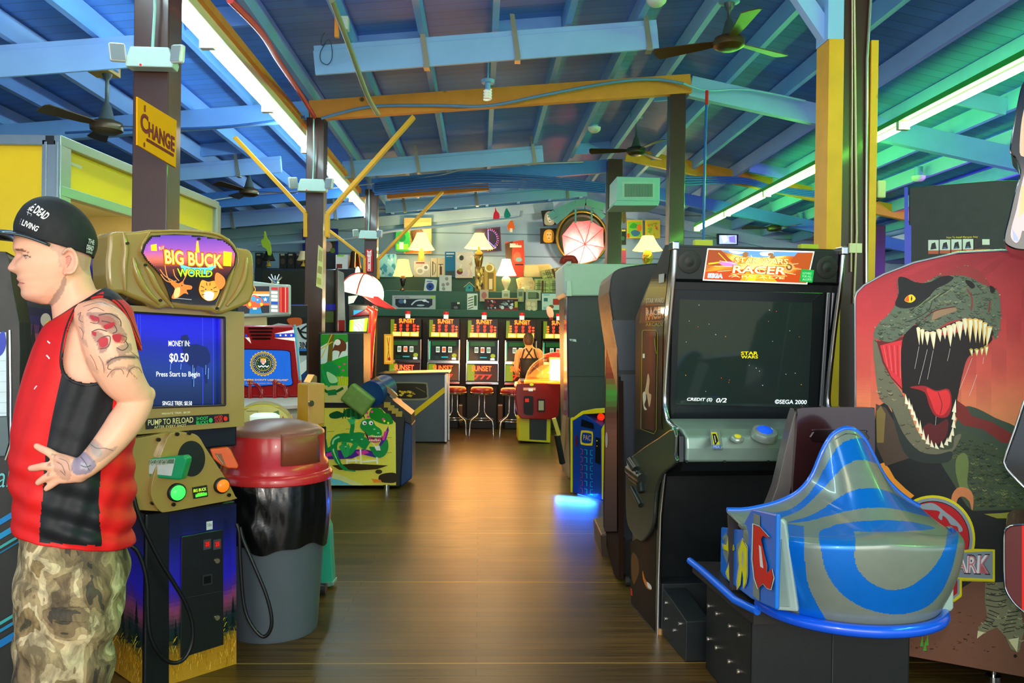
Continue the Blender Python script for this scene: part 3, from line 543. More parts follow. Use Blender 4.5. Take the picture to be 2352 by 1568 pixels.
def face(a, x0, y0, x1, y1, dark, skin, hair):
    w = x1-x0; h = y1-y0
    a.poly([(x0+.2*w,y0+.9*h),(x0+.22*w,y0+.25*h),(x0+.5*w,y0+.05*h),(x0+.8*w,y0+.2*h),(x0+.85*w,y0+.7*h),(x0+.7*w,y0+.95*h)], hair, True)
    a.poly([(x0+.35*w,y0+.3*h),(x0+.52*w,y0+.2*h),(x0+.7*w,y0+.32*h),(x0+.68*w,y0+.6*h),(x0+.52*w,y0+.8*h),(x0+.37*w,y0+.6*h)], skin, True)
    a.disc(x0+.44*w, y0+.42*h, .045*w, .03*h, dark); a.disc(x0+.61*w, y0+.42*h, .045*w, .03*h, dark); a.disc(x0+.52*w, y0+.66*h, .07*w, .025*h, dark)
pbox('canvas_print', 1243, 482, 1280, 519, 15.95, .04, '#20241e', 'black and white portrait canvas near the roof arch', 'picture', lambda a: face(a, 1244, 483, 1280, 518, '#20241e', '#d8dcc8', '#9aa08c'), outline=[(1243,484),(1280,480),(1280,514),(1249,519)])
pbox('canvas_print', 1241, 524, 1279, 559, 15.95, .04, '#241c10', 'black and gold portrait canvas left of the pink umbrella', 'picture', lambda a: face(a, 1242, 525, 1278, 558, '#241c10', '#e8b468', '#c89a28'))
pbox('children_picture', 1440, 505, 1476, 547, 15.9, .02, '#f0d020', 'yellow children\'s picture with a blue whale', 'picture', lambda a: (a.rect(1443,509,1473,544,'#8ad838'), a.poly([(1446,520),(1455,512),(1466,518),(1460,524),(1450,524)], '#38b838', True), a.disc(1468,523,6,8,'#f08a1c'), a.poly([(1449,533),(1458,528),(1470,533),(1466,541),(1455,542)], '#3a7aa0', True), a.rect(1441,536,1446,546,'#f04a2a')))
pbox('children_picture', 1482, 505, 1516, 547, 15.9, .02, '#f0d828', 'yellow children\'s picture right of the whale picture', 'picture', lambda a: (a.rect(1485,508,1513,544,'#d8d83a'), crumple(a,1486,510,1512,543,['#f0a020','#8ac838','#f0e058','#e86a3a'],12,21)))
t = thing('wall_television', 'small lit television high on the wall beyond the racing cabinet', 'television', W(1672, 562, 15.9), YAW)
mb = MB(); mb.slab([(1648,536),(1696,538),(1695,562),(1649,561)], BP(15.85), .08); make('case', mb, M('#101828', .4), t)
a = Art(onplane(BP(15.85))); a.rect(1652,540,1692,560,'#8a9aff'); a.poly([(1656,541),(1668,541),(1672,552),(1662,558)], '#d8e4ff'); a.poly([(1674,544),(1688,541),(1690,558),(1676,556)], '#6a60ff'); a.done('screen', AM(.3, 1.6), t)
# pink umbrella and ring
t = thing('umbrella', 'open pink umbrella lit from behind, mounted on the back wall', 'umbrella', W(1340, 604, 15.2), YAW)
c = W(1343, 562, 14.95); rim = [W(x, y, 15.3) for x, y in ((1317,509),(1357,506),(1386,524),(1387,570),(1370,597),(1330,606),(1297,588),(1291,541))]
mb = MB(); n = 8
R = [[c + VD*.0 + (p-c)*1e-4 for p in rim]]
pts = lambda f: [c + (rim[i]-c)*f + VD*(.0 - .0) - VD*(.10*math.sin(math.pi*f)) for i in range(8)]
def ringf(f):
    out = []
    for i in range(8):
        a_ = c+(rim[i]-c)*f; b_ = c+(rim[(i+1) % 8]-c)*f
        a_ = a_ - VD*(.09*math.sin(math.pi*f*.9)); b_ = b_ - VD*(.09*math.sin(math.pi*f*.9))
        for k in range(4): q = a_+(b_-a_)*(k/4); out.append(q + VD*(.07*f*math.sin(math.pi*k/4)))
    return out
mb.rings([ringf(f) for f in (.002,.2,.4,.6,.8,1)], cap=False)
um = bpy.data.materials.new('umbrella_cloth'); um.use_nodes = True; bs = um.node_tree.nodes['Principled BSDF']; nz = um.node_tree.nodes.new('ShaderNodeTexNoise'); nz.inputs['Scale'].default_value = 6
cr_ = um.node_tree.nodes.new('ShaderNodeValToRGB'); cr_.color_ramp.elements[0].color = (*lin('#e06a74'), 1); cr_.color_ramp.elements[1].color = (*lin('#f08a8c'), 1); um.node_tree.links.new(nz.outputs[0], cr_.inputs[0]); um.node_tree.links.new(cr_.outputs[0], bs.inputs['Base Color'])
tr = um.node_tree.nodes.new('ShaderNodeBsdfTranslucent'); um.node_tree.links.new(cr_.outputs[0], tr.inputs[0]); ms = um.node_tree.nodes.new('ShaderNodeMixShader'); ms.inputs[0].default_value = .65
um.node_tree.links.new(bs.outputs[0], ms.inputs[1]); um.node_tree.links.new(tr.outputs[0], ms.inputs[2]); um.node_tree.links.new(ms.outputs[0], um.node_tree.nodes['Material Output'].inputs[0])
make('canopy', mb, um, t)
for i in range(8):
    mb = MB(); mb.tube([c+VD*.03, c+(rim[i]-c)*.5-VD*.06, rim[i]+VD*.01], .006, 5); make('rib', mb, M('#c88a80', .4, .5), t)
mb = MB(); mb.tube([c-VD*.12, c+VD*.7], .008, 6); make('shaft', mb, M('#6a4a30', .4), t)
point('umbrella_bulb', W(1337, 572, 15.22), 34, (1.0, .82, .62), .05)
mb = MB(); cc = W(1337, 545, 15.9); mb.tube([cc + (B(1,0)-B(0,0))*math.cos(k*math.pi/20)*.5 + Vector((0,0,1))*math.sin(k*math.pi/20)*.52 for k in range(40)], .03, 8, closed=True); solo('brass_ring', mb, M('#8a7a30', .3, .7), 'large brass ring on the wall behind the pink umbrella', 'ring', smooth=60)
mb = MB(); mb.tube([cc + (B(1,0)-B(0,0))*math.cos(k*math.pi/20)*.44 + Vector((0,0,1))*math.sin(k*math.pi/20)*.46+VD*.08 for k in range(40)], .05, 6, closed=True); mb.v = mb.v; mb.prism([cc + (B(1,0)-B(0,0))*math.cos(k*math.pi/14)*.46 + Vector((0,0,1))*math.sin(k*math.pi/14)*.48 + VD*.1 for k in range(28)], VD*.04); solo('round_backing', mb, M('#2a3018', .5), 'dark round wooden backing behind the brass ring', 'panel')
mb = MB(); P_ = [(1262,498),(1275,490),(1322,468),(1345,464),(1388,476)]
for a_, b_ in zip(P_, P_[1:]): mb.beam(W(*a_, 14.9), W(*b_, 14.9), .08, .14)
mb.beam(W(1275,510,14.9), W(1312,478,14.9), .06, .1); mb.beam(W(1386,500,14.9), W(1365,478,14.9), .06, .1); mb.beam(W(1322,472,14.9), W(1322,512,14.9), .03, .03); mb.beam(W(1359,472,14.9), W(1359,512,14.9), .03, .03)
solo('arched_truss', mb, M('#7ab0b8', .5), 'pale teal peaked wooden frame above the pink umbrella', 'frame')
blob('red_case', [(1289,604),(1289,592),(1296,587),(1316,586),(1324,592),(1326,606)], 14.9, .15, '#8a1818', 'small dark red case at the foot of the umbrella', 'case', lambda a: a.line([(1294,600),(1296,593),(1316,592),(1320,600)], 2.5, '#c83028'))
pbox('framed_flower_picture', 695, 525, 776, 585, 16.0, .04, '#2428a0', 'blue framed picture of pale flowers behind the middle post', 'picture', lambda a: (a.rect(700,529,770,582,'#3a3a28'), a.disc(753,566,10,12,'#d8b8b0'), a.disc(762,545,9,9,'#e0c8c0'), a.disc(715,550,12,14,'#c8a8a8'), a.disc(764,575,6,6,'#6a8a30')))
# dark boxes row on the storage cabinet
for i in range(7):
    x0 = 586+i*18.5
    if i in (1, 2): continue
    pbox('storage_box', x0, 580+(i % 2)*2, x0+17, 617, 15.0, .3, '#1c1a16', 'dark storage box with a pale tag, in the row on the black cabinet', 'box', lambda a, x0=x0: (a.rect(x0+3,583,x0+12,586.5,'#b8b898'), a.disc(x0+8,600,5,7,'#4a3c28')), 'dark storage boxes in a row')
pbox('storage_box', 748, 583, 772, 618, 15.0, .3, '#1c2226', 'black plastic bin left of the clear bag', 'box')
blob('yellow_plush', [(607,530),(611,545),(618,556),(621,580),(616,586),(612,572),(603,566),(600,552),(606,546)], 14.75, .1, '#b8d838', 'yellow-green plush giraffe hanging over the black lamp', 'toy')
pbox('white_gift_bag', 771, 585, 799, 618, 14.8, .15, '#dcd8d4', 'white bag with a dark red print on the black cabinet', 'bag', lambda a: (a.rect(773,606,786,616,'#7a2a20'), a.rect(774,585,790,589,'#90c838')))
mb = MB(); mb.lathe([(.13,0),(.12,.03),(.075,.3),(.07,.31)], n=24); mb.v = [v+W(815, 616, 14.7) for v in mb.v]; solo('copper_shade', mb, M('#c86a30', .15, 1), 'shiny copper cone shade right of the white bag', 'lamp shade', smooth=60)
mb = MB(); mb.tube([W(860,563,15.9), W(1000,540,15.9), W(1130,524,15.9), W(1190,512,15.9)], .0, 4) if 0 else None
mb.tube([W(590,562,15.3), W(800,548,15.3), W(900,530,15.3), W(1180,502,15.3), W(1196,498,15.3), W(1198,484,15.3)], .03, 10); solo('pipe', mb, M('#a8c4dc', .4), 'pale blue pipe running along the top of the back wall', 'pipe', smooth=60)
# hat / mirror strip right of dark post
pbox('mirror_strip', 1416, 480, 1424, 606, 14.3, .06, '#b8b030', 'narrow yellow-green lit edge beside the dark wooden post', 'panel', lambda a: a.rect(1421.5,481,1423,604,'#f0f4d0'))
pbox('hanging_mask', 1426, 478, 1437, 512, 15.6, .08, '#6a5a28', 'brown and green mask hanging right of the dark post', 'mask', outline=cr([(1427,478),(1436,480),(1438,505),(1434,512),(1428,500)], 3))
pbox('dark_poster', 1424, 525, 1438, 562, 15.9, .02, '#18241c', 'small dark poster with a yellow label left of the children\'s pictures', 'poster', lambda a: (a.rect(1428,527,1437,531,'#e8d850'), a.disc(1431,547,4,5,'#3a6a50')))
pbox('pink_plush', 1424, 572, 1438, 604, 14.9, .1, '#e8608a', 'pink plush star beside the dark wooden post', 'toy', lambda a: a.rect(1428,570,1437,575,'#e0d060'))
# ---- air vent box
t = thing('air_vent_box', 'pale teal air conditioning duct box with a grille hanging from the roof', 'vent', W(1465, 472, 9.9), YAW)
pl = BP(9.6); mb = MB(); mb.slab([(1417,405),(1516,408),(1515,462),(1416,460)], pl, .55); mb.prism([pl.hit(1416,460), pl.hit(1515,462), pl.hit(1512,472), pl.hit(1408,472)], VD*.5); make('duct', mb, M('#8ec4bc', .5), t, bevel=.006)
mb = MB(); mb.slab([(1429,417),(1504,419),(1503,456),(1429,454)], Plane(pl.P-VD*.004, pl.n), .01); make('frame', mb, M('#a8c8c0', .5), t)
a = Art(onplane(pl, .006)); a.rect(1434,422,1499,452,'#4a625c'); [a.rect(1434+k*2.6, 422, 1435.3+k*2.6, 452, '#8aa89e') for k in range(25)]; a.done('grille', AM(.5), t)
# ---- slot machines
def slot_machine():
    t = thing('slot_machine', '', 'slot machine', (0,0,0), 0, 'row of SUNSET slot machines'); K = Loc(t); w = .245
    def q(x, z): return Vector((x, 0, z))
    mb = MB(); mb.box(-.25, .12, .0, .25, .55, .72); make('stand', K(mb), M('#141a1c', .5), t, bevel=.01)
    mb = MB(); mb.prism([Vector((-.25,.1,.74)), Vector((-.25,-.06,.76)), Vector((-.25,-.06,.8)), Vector((-.25,.0,1.06)), Vector((-.25,.05,1.12)), Vector((-.25,.09,1.45)), Vector((-.25,.06,1.5)), Vector((-.25,.06,1.80)), Vector((-.25,.5,1.80)), Vector((-.25,.5,.74))], (.5,0,0)); make('cabinet', K(mb), M('#101416', .35), t, bevel=.006)
    a = Art(lambda x, z, h: Vector((x, .057-h, z)), .0008); a.rect(-w,1.49,w,1.8,'#180c08'); a.rect(-w,1.5,-w+.06,1.78,'#4a5a10')
    a.text('SUNSET', ((-.11,1.795),(.15,1.795),(.15,1.715),(-.11,1.715)), '#ff5a18', .02); a.text('SUNSET', ((-.105,1.79),(.145,1.79),(.145,1.735),(-.105,1.735)), '#ff9a2a')
    for k in range(4): a.disc(-.17, 1.69-.04*k, .022, .016, '#ff6a18', 10)
    for k in range(3): a.disc(.2, 1.67-.045*k, .022, .016, '#f04a20', 10)
    for i in range(3):
        for j in range(2+(i+1) % 2): a.poly([(-.1+.11*i, 1.7-.06*j), (-.055+.11*i, 1.7-.06*j), (-.06+.11*i, 1.66-.06*j), (-.08+.11*i, 1.645-.06*j), (-.1+.11*i, 1.66-.06*j)], '#f03018')
    for i in range(3):
        x0 = -.21+.145*i; a.rect(x0, 1.505, x0+.135, 1.575, '#ffa838'); a.rect(x0+.02, 1.52, x0+.11, 1.56, '#ffd878')
    a.done('top_sign', AM(.3, 1.5), t)
    mp = lambda x, z, h: Vector((x, .053+(z-1.12)*.12-h-.004, z))
    a = Art(mp, .0008); a.rect(-w,1.125,w,1.44,'#101c14'); a.rect(-.2,1.36,.2,1.43,'#1c4a20'); a.rect(-.16,1.2,.16,1.36,'#06100c'); a.rect(-.15,1.14,-.08,1.19,'#102820')
    for i, c_ in enumerate(('#d8e0d8','#ff5a28','#e8e4dc')): a.rect(-.13+.1*i,1.25,-.07+.1*i,1.34,'#e8e8e0'); a.rect(-.125+.1*i,1.265,-.075+.1*i,1.325,c_ if i == 1 else '#6a8a7a')
    a.rect(-.04,1.165,.07,1.18,'#20b0c8'); a.disc(.17,1.2,.04,.035,'#8aa020',12); a.rect(.13,1.13,.2,1.165,'#d8e0e0'); a.rect(-.24,1.13,-.225,1.43,'#5ad8b0'); a.done('reel_glass', AM(.15, .55), t)
    mb = MB(); mb.box(-.262,-.02,1.07,.262,.05,1.12); mb.box(-.262,-.02,1.1,-.245,.1,1.46); mb.box(.245,-.02,1.1,.262,.1,1.46); make('chrome_frame', K(mb), CHROME, t, bevel=.003)
    mp = lambda x, z, h: Vector((x, -.06+(z-.8)*.23-h-.003, z))
    a = Art(mp, .0008); a.rect(-w,.8,w,1.06,'#2a0c08'); a.rect(-w,.8,-w+.12,1.06,'#5a7010'); a.text('SUNSET', ((-.17,1.04),(.15,1.04),(.15,.95),(-.17,.95)), '#ff2a10', .03); a.text('SUNSET', ((-.17,1.035),(.15,1.035),(.15,.955),(-.17,.955)), '#ff7a30'); a.text('777', ((-.14,.9),(.16,.9),(.16,.82),(-.14,.82)), '#d82818', .03); a.done('belly_glass', AM(.2, 1.1), t)
    mb = MB(); mb.box(-.265,-.075,.79,-.25,0,1.08); mb.box(.25,-.075,.79,.265,0,1.08); mb.box(-.265,-.08,.74,.265,.0,.775); make('chrome_trim', K(mb), CHROME, t, bevel=.002)
    t2 = MB(); t2.cyl((.02,.2,1.8),(.02,.2,1.87),.04); tl = make('tower_lamp', K(t2), M('#e8e8dc', .4, emit=.6), t, smooth=60)
    t2 = MB(); t2.cyl((.02,.2,1.87),(.02,.2,1.92),.042); make('red_cap', K(t2), M('#c81c18', .3, emit=.5), tl, smooth=60)
    return t
def stool():
    t = thing('bar_stool', '', 'stool', (0,0,0), 0, 'chrome bar stools before the slot machines'); K = Loc(t)
    mb = MB(); mb.lathe([(.02,.62),(.15,.62),(.175,.64),(.18,.68),(.17,.72),(.15,.735),(.02,.74)], n=24); make('seat', K(mb), M('#8a1a14', .3), t, smooth=50)
    mb = MB(); mb.lathe([(.178,.625),(.185,.635),(.185,.655),(.178,.66)], n=24); make('seat_ring', K(mb), CHROME, t, smooth=50)
    for a_, b_ in ((-1,-1),(1,-1),(1,1),(-1,1)):
        mb = MB(); mb.tube([(a_*.04,b_*.04,.62),(a_*.04,b_*.04,.36),(a_*.07,b_*.07,.3),(a_*.16,b_*.13,.23),(a_*.175,b_*.15,.18),(a_*.185,b_*.165,.0)], .013, 8); make('leg', K(mb), CHROME, t, smooth=60)
    mb = MB(); mb.tube([(math.cos(k*math.pi/8)*.2, math.sin(k*math.pi/8)*.17, .235) for k in range(16)], .009, 6, closed=True); make('footrest', K(mb), CHROME, t, smooth=60)
    return t
sm = slot_machine(); st0 = stool()
SL = [(929,'slot machine at the left end with dim payout boxes, beside the gold card'), (1018,'slot machine second from the left, all three payout boxes glowing'), (1107,'slot machine in the middle, full view above the visible chrome stool'), (1195,'slot machine the woman in black is playing'), (1281,'slot machine at the right end, half hidden by the tall grey cabinet')]
for i, (x, lb) in enumerate(SL):
    p = W(x, 900, 13.0); p.z = 0
    o = sm if i == 0 else dup(sm)
    o.location = p; o.rotation_euler = (0, 0, YAW); o['label'] = 'SUNSET '+lb
SB = [(955,'stool with red seat, mostly behind the grey cabinet with yellow stripe'), (1045,'stool left of the fully visible one, legs beside the grey cabinet'), (1107,'fully visible chrome stool before the middle slot machine'), (1183,'stool behind the red dome cabinet, left legs visible')]
for i, (x, lb) in enumerate(SB):
    p = W(x if x < 1150 else 1176, 900, 12.3 if x < 1150 else 12.15); p.z = 0
    o = st0 if i == 0 else dup(st0)
    o.location = p; o.rotation_euler = (0, 0, YAW); o['label'] = 'red topped bar '+lb
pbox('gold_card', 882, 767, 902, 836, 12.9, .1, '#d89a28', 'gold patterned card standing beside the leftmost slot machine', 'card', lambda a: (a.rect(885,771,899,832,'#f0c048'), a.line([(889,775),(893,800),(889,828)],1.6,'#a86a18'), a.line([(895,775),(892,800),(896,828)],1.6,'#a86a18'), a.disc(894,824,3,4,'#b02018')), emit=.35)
for x0, x1 in ((967,981),(1056,1069),(1145,1158)):
    pbox('wood_divider', x0, 740, x1, 985, 13.6, .04, '#3a2a18', 'dark wooden panel between two slot machines', 'panel', None, 'dark panels between slot machines')
for x0, x1, lb in ((1054,1062,'left'),(1144,1154,'right')):
    pbox('wooden_box', x0, 930, x1, 970, 12.9, .3, '#6a4424', 'small brown wooden box under the machines, %s of the fully visible stool' % lb, 'box', lambda a, x0=x0, x1=x1: a.rect(x0, 929, x1, 932, '#b8b0a0'))
point('slot_glow', B(-.3, 11.9, 1.3), 16, (1.0, .42, .12), .3); point('slot_glow', B(.6, 11.9, 1.3), 12, (1.0, .42, .12), .3)
area('slot_front_glow', B(0, 12.55, 1.15), (0, -1, -.35), 2.6, .8, 22, (1.0, .40, .08), 2.4)
# ================================================================= middle distance
# grey cabinet with yellow stripe
t = thing('change_counter', 'low grey cabinet with yellow diagonal stripe and oval window', 'cabinet', G(950, 1015), YAW)
pl = BP(11.3); mb = MB(); mb.slab([(866,860),(1023,857),(1026,1015),(866,1015)], pl, .85); make('body', mb, M('#5a606a', .5, var=.12, scale=4), t, bevel=.01)
mb = MB(); mb.beam(pl.hit(1024,860,.01), pl.hit(1024,1014,.01), .03, .03); mb.beam(pl.hit(1031,858,-.3), pl.hit(1031,1010,-.3), .02, .02); make('metal_edge', mb, M('#c0c4c4', .25, .9), t)
a = Art(onplane(pl, .002)); a.line([(947,953),(1023,893)], 11, '#e8c400'); a.poly(cr([(905,882),(912,877),(975,878),(982,885),(984,905),(978,918),(912,918),(904,908)],4), '#8a8a6a'); a.poly(cr([(908,884),(914,880),(973,881),(979,887),(980,903),(975,914),(914,914),(908,906)],4), '#2a2410'); crumple(a, 915, 895, 955, 913, ['#d8b020','#f0d850','#8a6a10','#b89018'], 16, 31); a.line([(955,889),(976,900)], 1.2, '#8a7a30'); a.done('front_panel', AM(.35, .06), t)
mb = MB(); mb.prism([pl.hit(866,858,.02), pl.hit(1031,854,.02), pl.hit(1031,857.5,.02), pl.hit(866,861,.02)], VD*.87); make('counter_top', mb, M('#2a3030', .3), t)
# red dome cabinet
t = thing('dome_prize_machine', 'red and yellow kiddie prize machine with a lit orange dome', 'arcade machine', G(1236, 1016), YAW); K = Loc(t); Y0 = 11.35; pl = BP(Y0)
mb = MB(); mb.slab([(1190,960),(1265,962),(1264,1017),(1190,1012)], pl, .5); make('base', mb, M('#e0c010', .4), t, bevel=.01)
mb = MB(); mb.slab([(1216,962),(1256,963),(1255,1011),(1216,1009)], Plane(pl.P-VD*.004, pl.n), .01); make('base_door', mb, M('#1a2224', .4), t, bevel=.003)
mb = MB(); mb.slab(cr([(1186,886),(1192,881),(1240,880),(1286,881),(1287,900),(1284,940),(1276,960),(1230,962),(1194,958),(1187,930),(1184,905)],4), Plane(pl.P-VD*.06, pl.n), .6); make('body', mb, M('#a01818', .2, coat=.6), t, bevel=.025, seg=3, smooth=50)
a = Art(onplane(Plane(pl.P-VD*.06, pl.n), .003)); a.poly(cr([(1203,913),(1208,909),(1222,910),(1225,915),(1225,948),(1221,953),(1208,952),(1203,947)],3), '#151010'); a.rect(1206,915,1215,923,'#e03020'); a.rect(1234,916,1252,946,'#201010'); a.rect(1237,920,1249,942,'#8a8468'); a.poly([(1202,890),(1230,890),(1230,896),(1202,896)], '#e8a080'); a.rect(1214,892,1224,898,'#f4ece0'); a.disc(1221,883,5,3,'#c8d820'); a.done('front_panel', AM(.3, .3), t)
gl = M('#f0a050', .05, trans=.9, spec=.5, alpha=.35)
c = pl.hit(1272, 876, -.25); R = []
for i in range(9):
    th = math.pi/2*i/8; r = .42*math.cos(th); z = .38*math.sin(th); R.append([c + Vector((math.cos(2*math.pi*k/28)*max(r,.002), math.sin(2*math.pi*k/28)*max(r,.002)*.75, z)) for k in range(28)])
mb = MB(); mb.rings(R, cap=False); make('dome', mb, gl, t, smooth=80)
mb = MB(); mb.tube([c + Vector((math.cos(2*math.pi*k/28)*.42, math.sin(2*math.pi*k/28)*.315, 0)) for k in range(28)], .018, 8, closed=True); make('dome_rim', mb, M('#ff8a20', .3, emit=1.2), t, smooth=60)
mb = MB(); mb.box(-.05,-.1,0,.12,.1,.3,T=Matrix.Translation(c+Vector((0,0,.02)))); make('light_column', mb, M('#ffe890', .4, emit=5), t)
mb = MB(); mb.lathe([(.2,0),(.2,.03),(.1,.06),(.02,.07)], c=c+Vector((.03,0,.36))); make('dome_cap', mb, M('#d02818', .3, emit=.5), t, smooth=50)
point('dome_light', c+Vector((-.1,-.35,.2)), 5, (1,.7,.25))
# tall grey cabinet
t = thing('tall_cabinet', 'tall black cabinet with pale grey-green hood beside the aisle', 'arcade machine', G(1310, 1100), YAW); pl = BP(8.45)
mb = MB(); mb.slab([(1303,676),(1480,676),(1480,1098),(1309,1098)], pl, .9); make('body', mb, M('#343a40', .45, var=.1), t, bevel=.008)
mb = MB(); mb.slab([(1298,604),(1480,607),(1480,678),(1302,680),(1295,672),(1293,610)], Plane(pl.P-VD*.04, pl.n), .9); make('hood', mb, M('#aec4bc', .5), t, bevel=.015)
mb = MB(); mb.slab([(1302,645),(1312,645),(1314,680),(1301,680)], Plane(pl.P-VD*.07, pl.n), .05); make('hood_bracket', mb, M('#bccfc8', .5), t, bevel=.004)
mb = MB(); mb.slab([(1303,600),(1312,600),(1312,608),(1303,608)], Plane(pl.P-VD*.05, pl.n), .3); make('hood_corner', mb, M('#b8ccc4', .5), t, bevel=.004)
a = Art(onplane(pl, .002)); a.poly([(1308,778),(1323,779),(1324,785),(1309,782)], '#d8e0e0'); a.rect(1311,780,1317,782,'#5a7a90'); a.line([(1303,864),(1398,864)], 1, '#20262a'); a.line([(1352,790),(1356,780)], 1, '#5a6268'); a.done('sticker', AM(.4), t)
mb = MB(); A_ = G(1303, 1095); 
mb.prism([pl.hit(1290,682,-.9), pl.hit(1303,680,-.01), pl.hit(1306,960,-.01), pl.hit(1292,950,-.9)], Vector((-.012,0,0))); make('side_art', mb, M('#3a2c50', .2, coat=.5), t)
mb = MB(); mb.prism([pl.hit(1300,955,0), pl.hit(1309,960,0), pl.hit(1309,1098,0), pl.hit(1294,1068,-.3)], VD*.2-Vector((.02,0,0))); make('base_panel', mb, M('#a88a60', .6), t)
t = thing('light_gun', 'yellow and green toy pistol in a holster on the aisle side of the tall cabinet', 'toy gun', W(1285, 1010, 8.4))
mb = MB(); mb.beam(W(1272,960,8.35), W(1284,1000,8.35), .05, .045); make('barrel', mb, M('#c8b040', .3), t, bevel=.008)
mb = MB(); mb.beam(W(1279,998,8.35), W(1292,1065,8.4), .05, .05); make('grip', mb, M('#181c1c', .4), t, bevel=.01)
# pac-man style cabinet
A_, Bq = G(1311, 1132), G(1392, 1153); pl = vplane(A_, Bq)
t = thing('maze_game_cabinet', 'small blue and yellow PAC-MAN cabinet glowing blue underneath', 'arcade machine', (A_+Bq)/2, math.atan2((Bq-A_).y, (Bq-A_).x))
back = -pl.n*.42
mb = MB(); mb.prism([pl.hit(x,y,-.003) for x,y in ((1313,962),(1338,948),(1392,985),(1392,1152),(1313,1130))], back); make('body', mb, M('#0c3a88', .35), t, bevel=.006)
mb = MB(); mb.prism([pl.hit(x,y,.004) for x,y in ((1310,960),(1314,958),(1314,1131),(1310,1130))], back*1.02); mb.prism([pl.hit(x,y,.004) for x,y in ((1381,985),(1394,962),(1397,1150),(1382,1146))], back*1.02); mb.prism([pl.hit(x,y,.0) for x,y in ((1312,962),(1336,944),(1366,938),(1396,938),(1396,948),(1340,951),(1316,966))], back); make('yellow_side', mb, M('#ecd810', .35), t, bevel=.004)
a = Art(onplane(pl, .003))
a.poly([(1336,962),(1362,972),(1364,985),(1334,978)], '#0a1018'); a.poly(cr([(1334,992),(1338,988),(1358,990),(1362,996),(1361,1020),(1356,1023),(1337,1021),(1333,1015)],3), '#e8c81c'); a.poly(cr([(1337,996),(1341,993),(1356,995),(1359,1000),(1358,1015),(1354,1018),(1340,1017),(1336,1012)],3), '#0c3a88'); a.text('PAC', ((1340,998),(1357,1000),(1357,1012),(1340,1010)), '#e8b020')
for y in range(1030, 1130, 18): a.line([(1333,y),(1338,y+2),(1338,y+12),(1333,y+13)], 1.6, '#a03a68'); a.line([(1362,y+4),(1356,y+4),(1356,y+14),(1361,y+16)], 1.6, '#1898b8'); a.line([(1342,y+2),(1348,y+3),(1348,y+14)], 1.6, '#18a8b0')
a.poly([(1368,1003),(1378,1006),(1378,1066),(1367,1062)], '#101418'); a.disc(1371,1012,1.4,1.4,'#e8d820'); a.disc(1371,1024,1.4,1.4,'#e8a020'); a.rect(1321,1000,1326,1025,'#6a1a28'); a.done('front_panel', AM(.3), t)
mb = MB(); p = pl.hit(1380, 972, -.1); mb.cyl(p, p+Vector((0,0,.05)), .012); make('joystick', mb, BLACK, t); mb = MB(); mb.ball(p+Vector((0,0,.06)), .035); make('joystick_knob', mb, M('#ff3010', .3, emit=.6), t, smooth=60)
mb = MB(); mb.prism([pl.hit(x,y,-.0) for x,y in ((1320,1138),(1392,1158),(1392,1170),(1320,1148))], back*.9) if 0 else mb.box(-.2,.04,.005,.22,.3,.05,T=PMx[t.name]); make('blue_underlight', mb, M((.02,.22,1.0), .3, emit=18, var=0), t)
t.location.z = 0
pl2 = (A_+Bq)/2; area('blue_underglow', pl2+Vector((-.02,-.03,.045)), (-.15,-.35,-1), .6, .08, 16, (0.02,.15,1.0))
# neighbour cabinet behind the racer
t = thing('curved_racing_cabinet', 'black arcade cabinet with curved rainbow side art behind the racing cabinet', 'arcade machine', G(1440, 1338), 0.0); pl = Plane(W(1420, 1000, 4.98), (-.02, -1, 0))
mb = MB(); mb.slab(cr([(1403,640),(1412,622),(1440,612),(1500,604)],3,False)+[(1560,604),(1560,1338),(1446,1338),(1424,1310),(1420,1000),(1417,800),(1404,712),(1399,670)], pl, .8); make('body', mb, M('#171b1e', .5), t, bevel=.01)
mb = MB(); mb.slab([(1404,735),(1470,735),(1470,850),(1421,850),(1417,800)], Plane(pl.P-Vector((0,.004,0)), pl.n), .01); mb.slab([(1426,860),(1470,860),(1470,1230),(1440,1240),(1426,1225)], Plane(pl.P-Vector((0,.004,0)), pl.n), .01); make('side_inset', mb, M('#2c3442', .4), t)
q0, q1 = W(1419, 1000, 4.97), W(1387, 1000, 5.75); pls = vplane(Vector((q0.x,q0.y,0)), Vector((q1.x,q1.y,0)))
sp = cr([(1408,683),(1418,720),(1420,800),(1421,1000),(1421,1330)],4,False); op = [(1386,1225),(1385,1150),(1388,1000),(1391,850),(1393,760),(1397,705),(1404,683)]
mb = MB(); mb.prism([pls.hit(x,y) for x,y in sp+[(1410,1318)]+op], -pls.n*.03); make('side_panel', mb, M('#2a1a12', .8, spec=.1), t)
a = Art(onplane(pls)); stops = [(0,'#4a3a18'),(.05,'#6a6a70'),(.12,'#3a2a20'),(.22,'#e86a1c'),(.3,'#a02a10'),(.38,'#28b838'),(.46,'#5a1c14'),(.55,'#8a5040'),(.75,'#5a3820'),(1,'#2a1c10')]
for k in range(40):
    y0 = 700+k*13; y1 = y0+13; t0 = k/40; xl = 1393-(y0-700)*.012+1; a.poly([(xl,y0),(1417,y0),(1417,y1),(xl,y1)], ramp(stops, t0))
a.poly(cr([(1396,735),(1402,715),(1408,740),(1406,775),(1400,785),(1396,765)],3), '#a8b0b4'); a.disc(1393,1010,3,18,'#c8b8a8'); a.done('side_art', AM(.85, .08, .0, 0, .6), t)
mb = MB(); mb.slab([(1380,1228),(1412,1222),(1418,1318),(1384,1308)], Plane(W(1400,1300,5.5),(0,-1,0)), .5); make('footboard', mb, M('#3a2a18', .5), t, bevel=.01)
mb = MB(); c = G(1441, 1345); mb.cyl(c+Vector((-.012,0,.03)), c+Vector((.012,0,.03)), .03); make('caster', mb, M('#2a2c2c', .4), t)
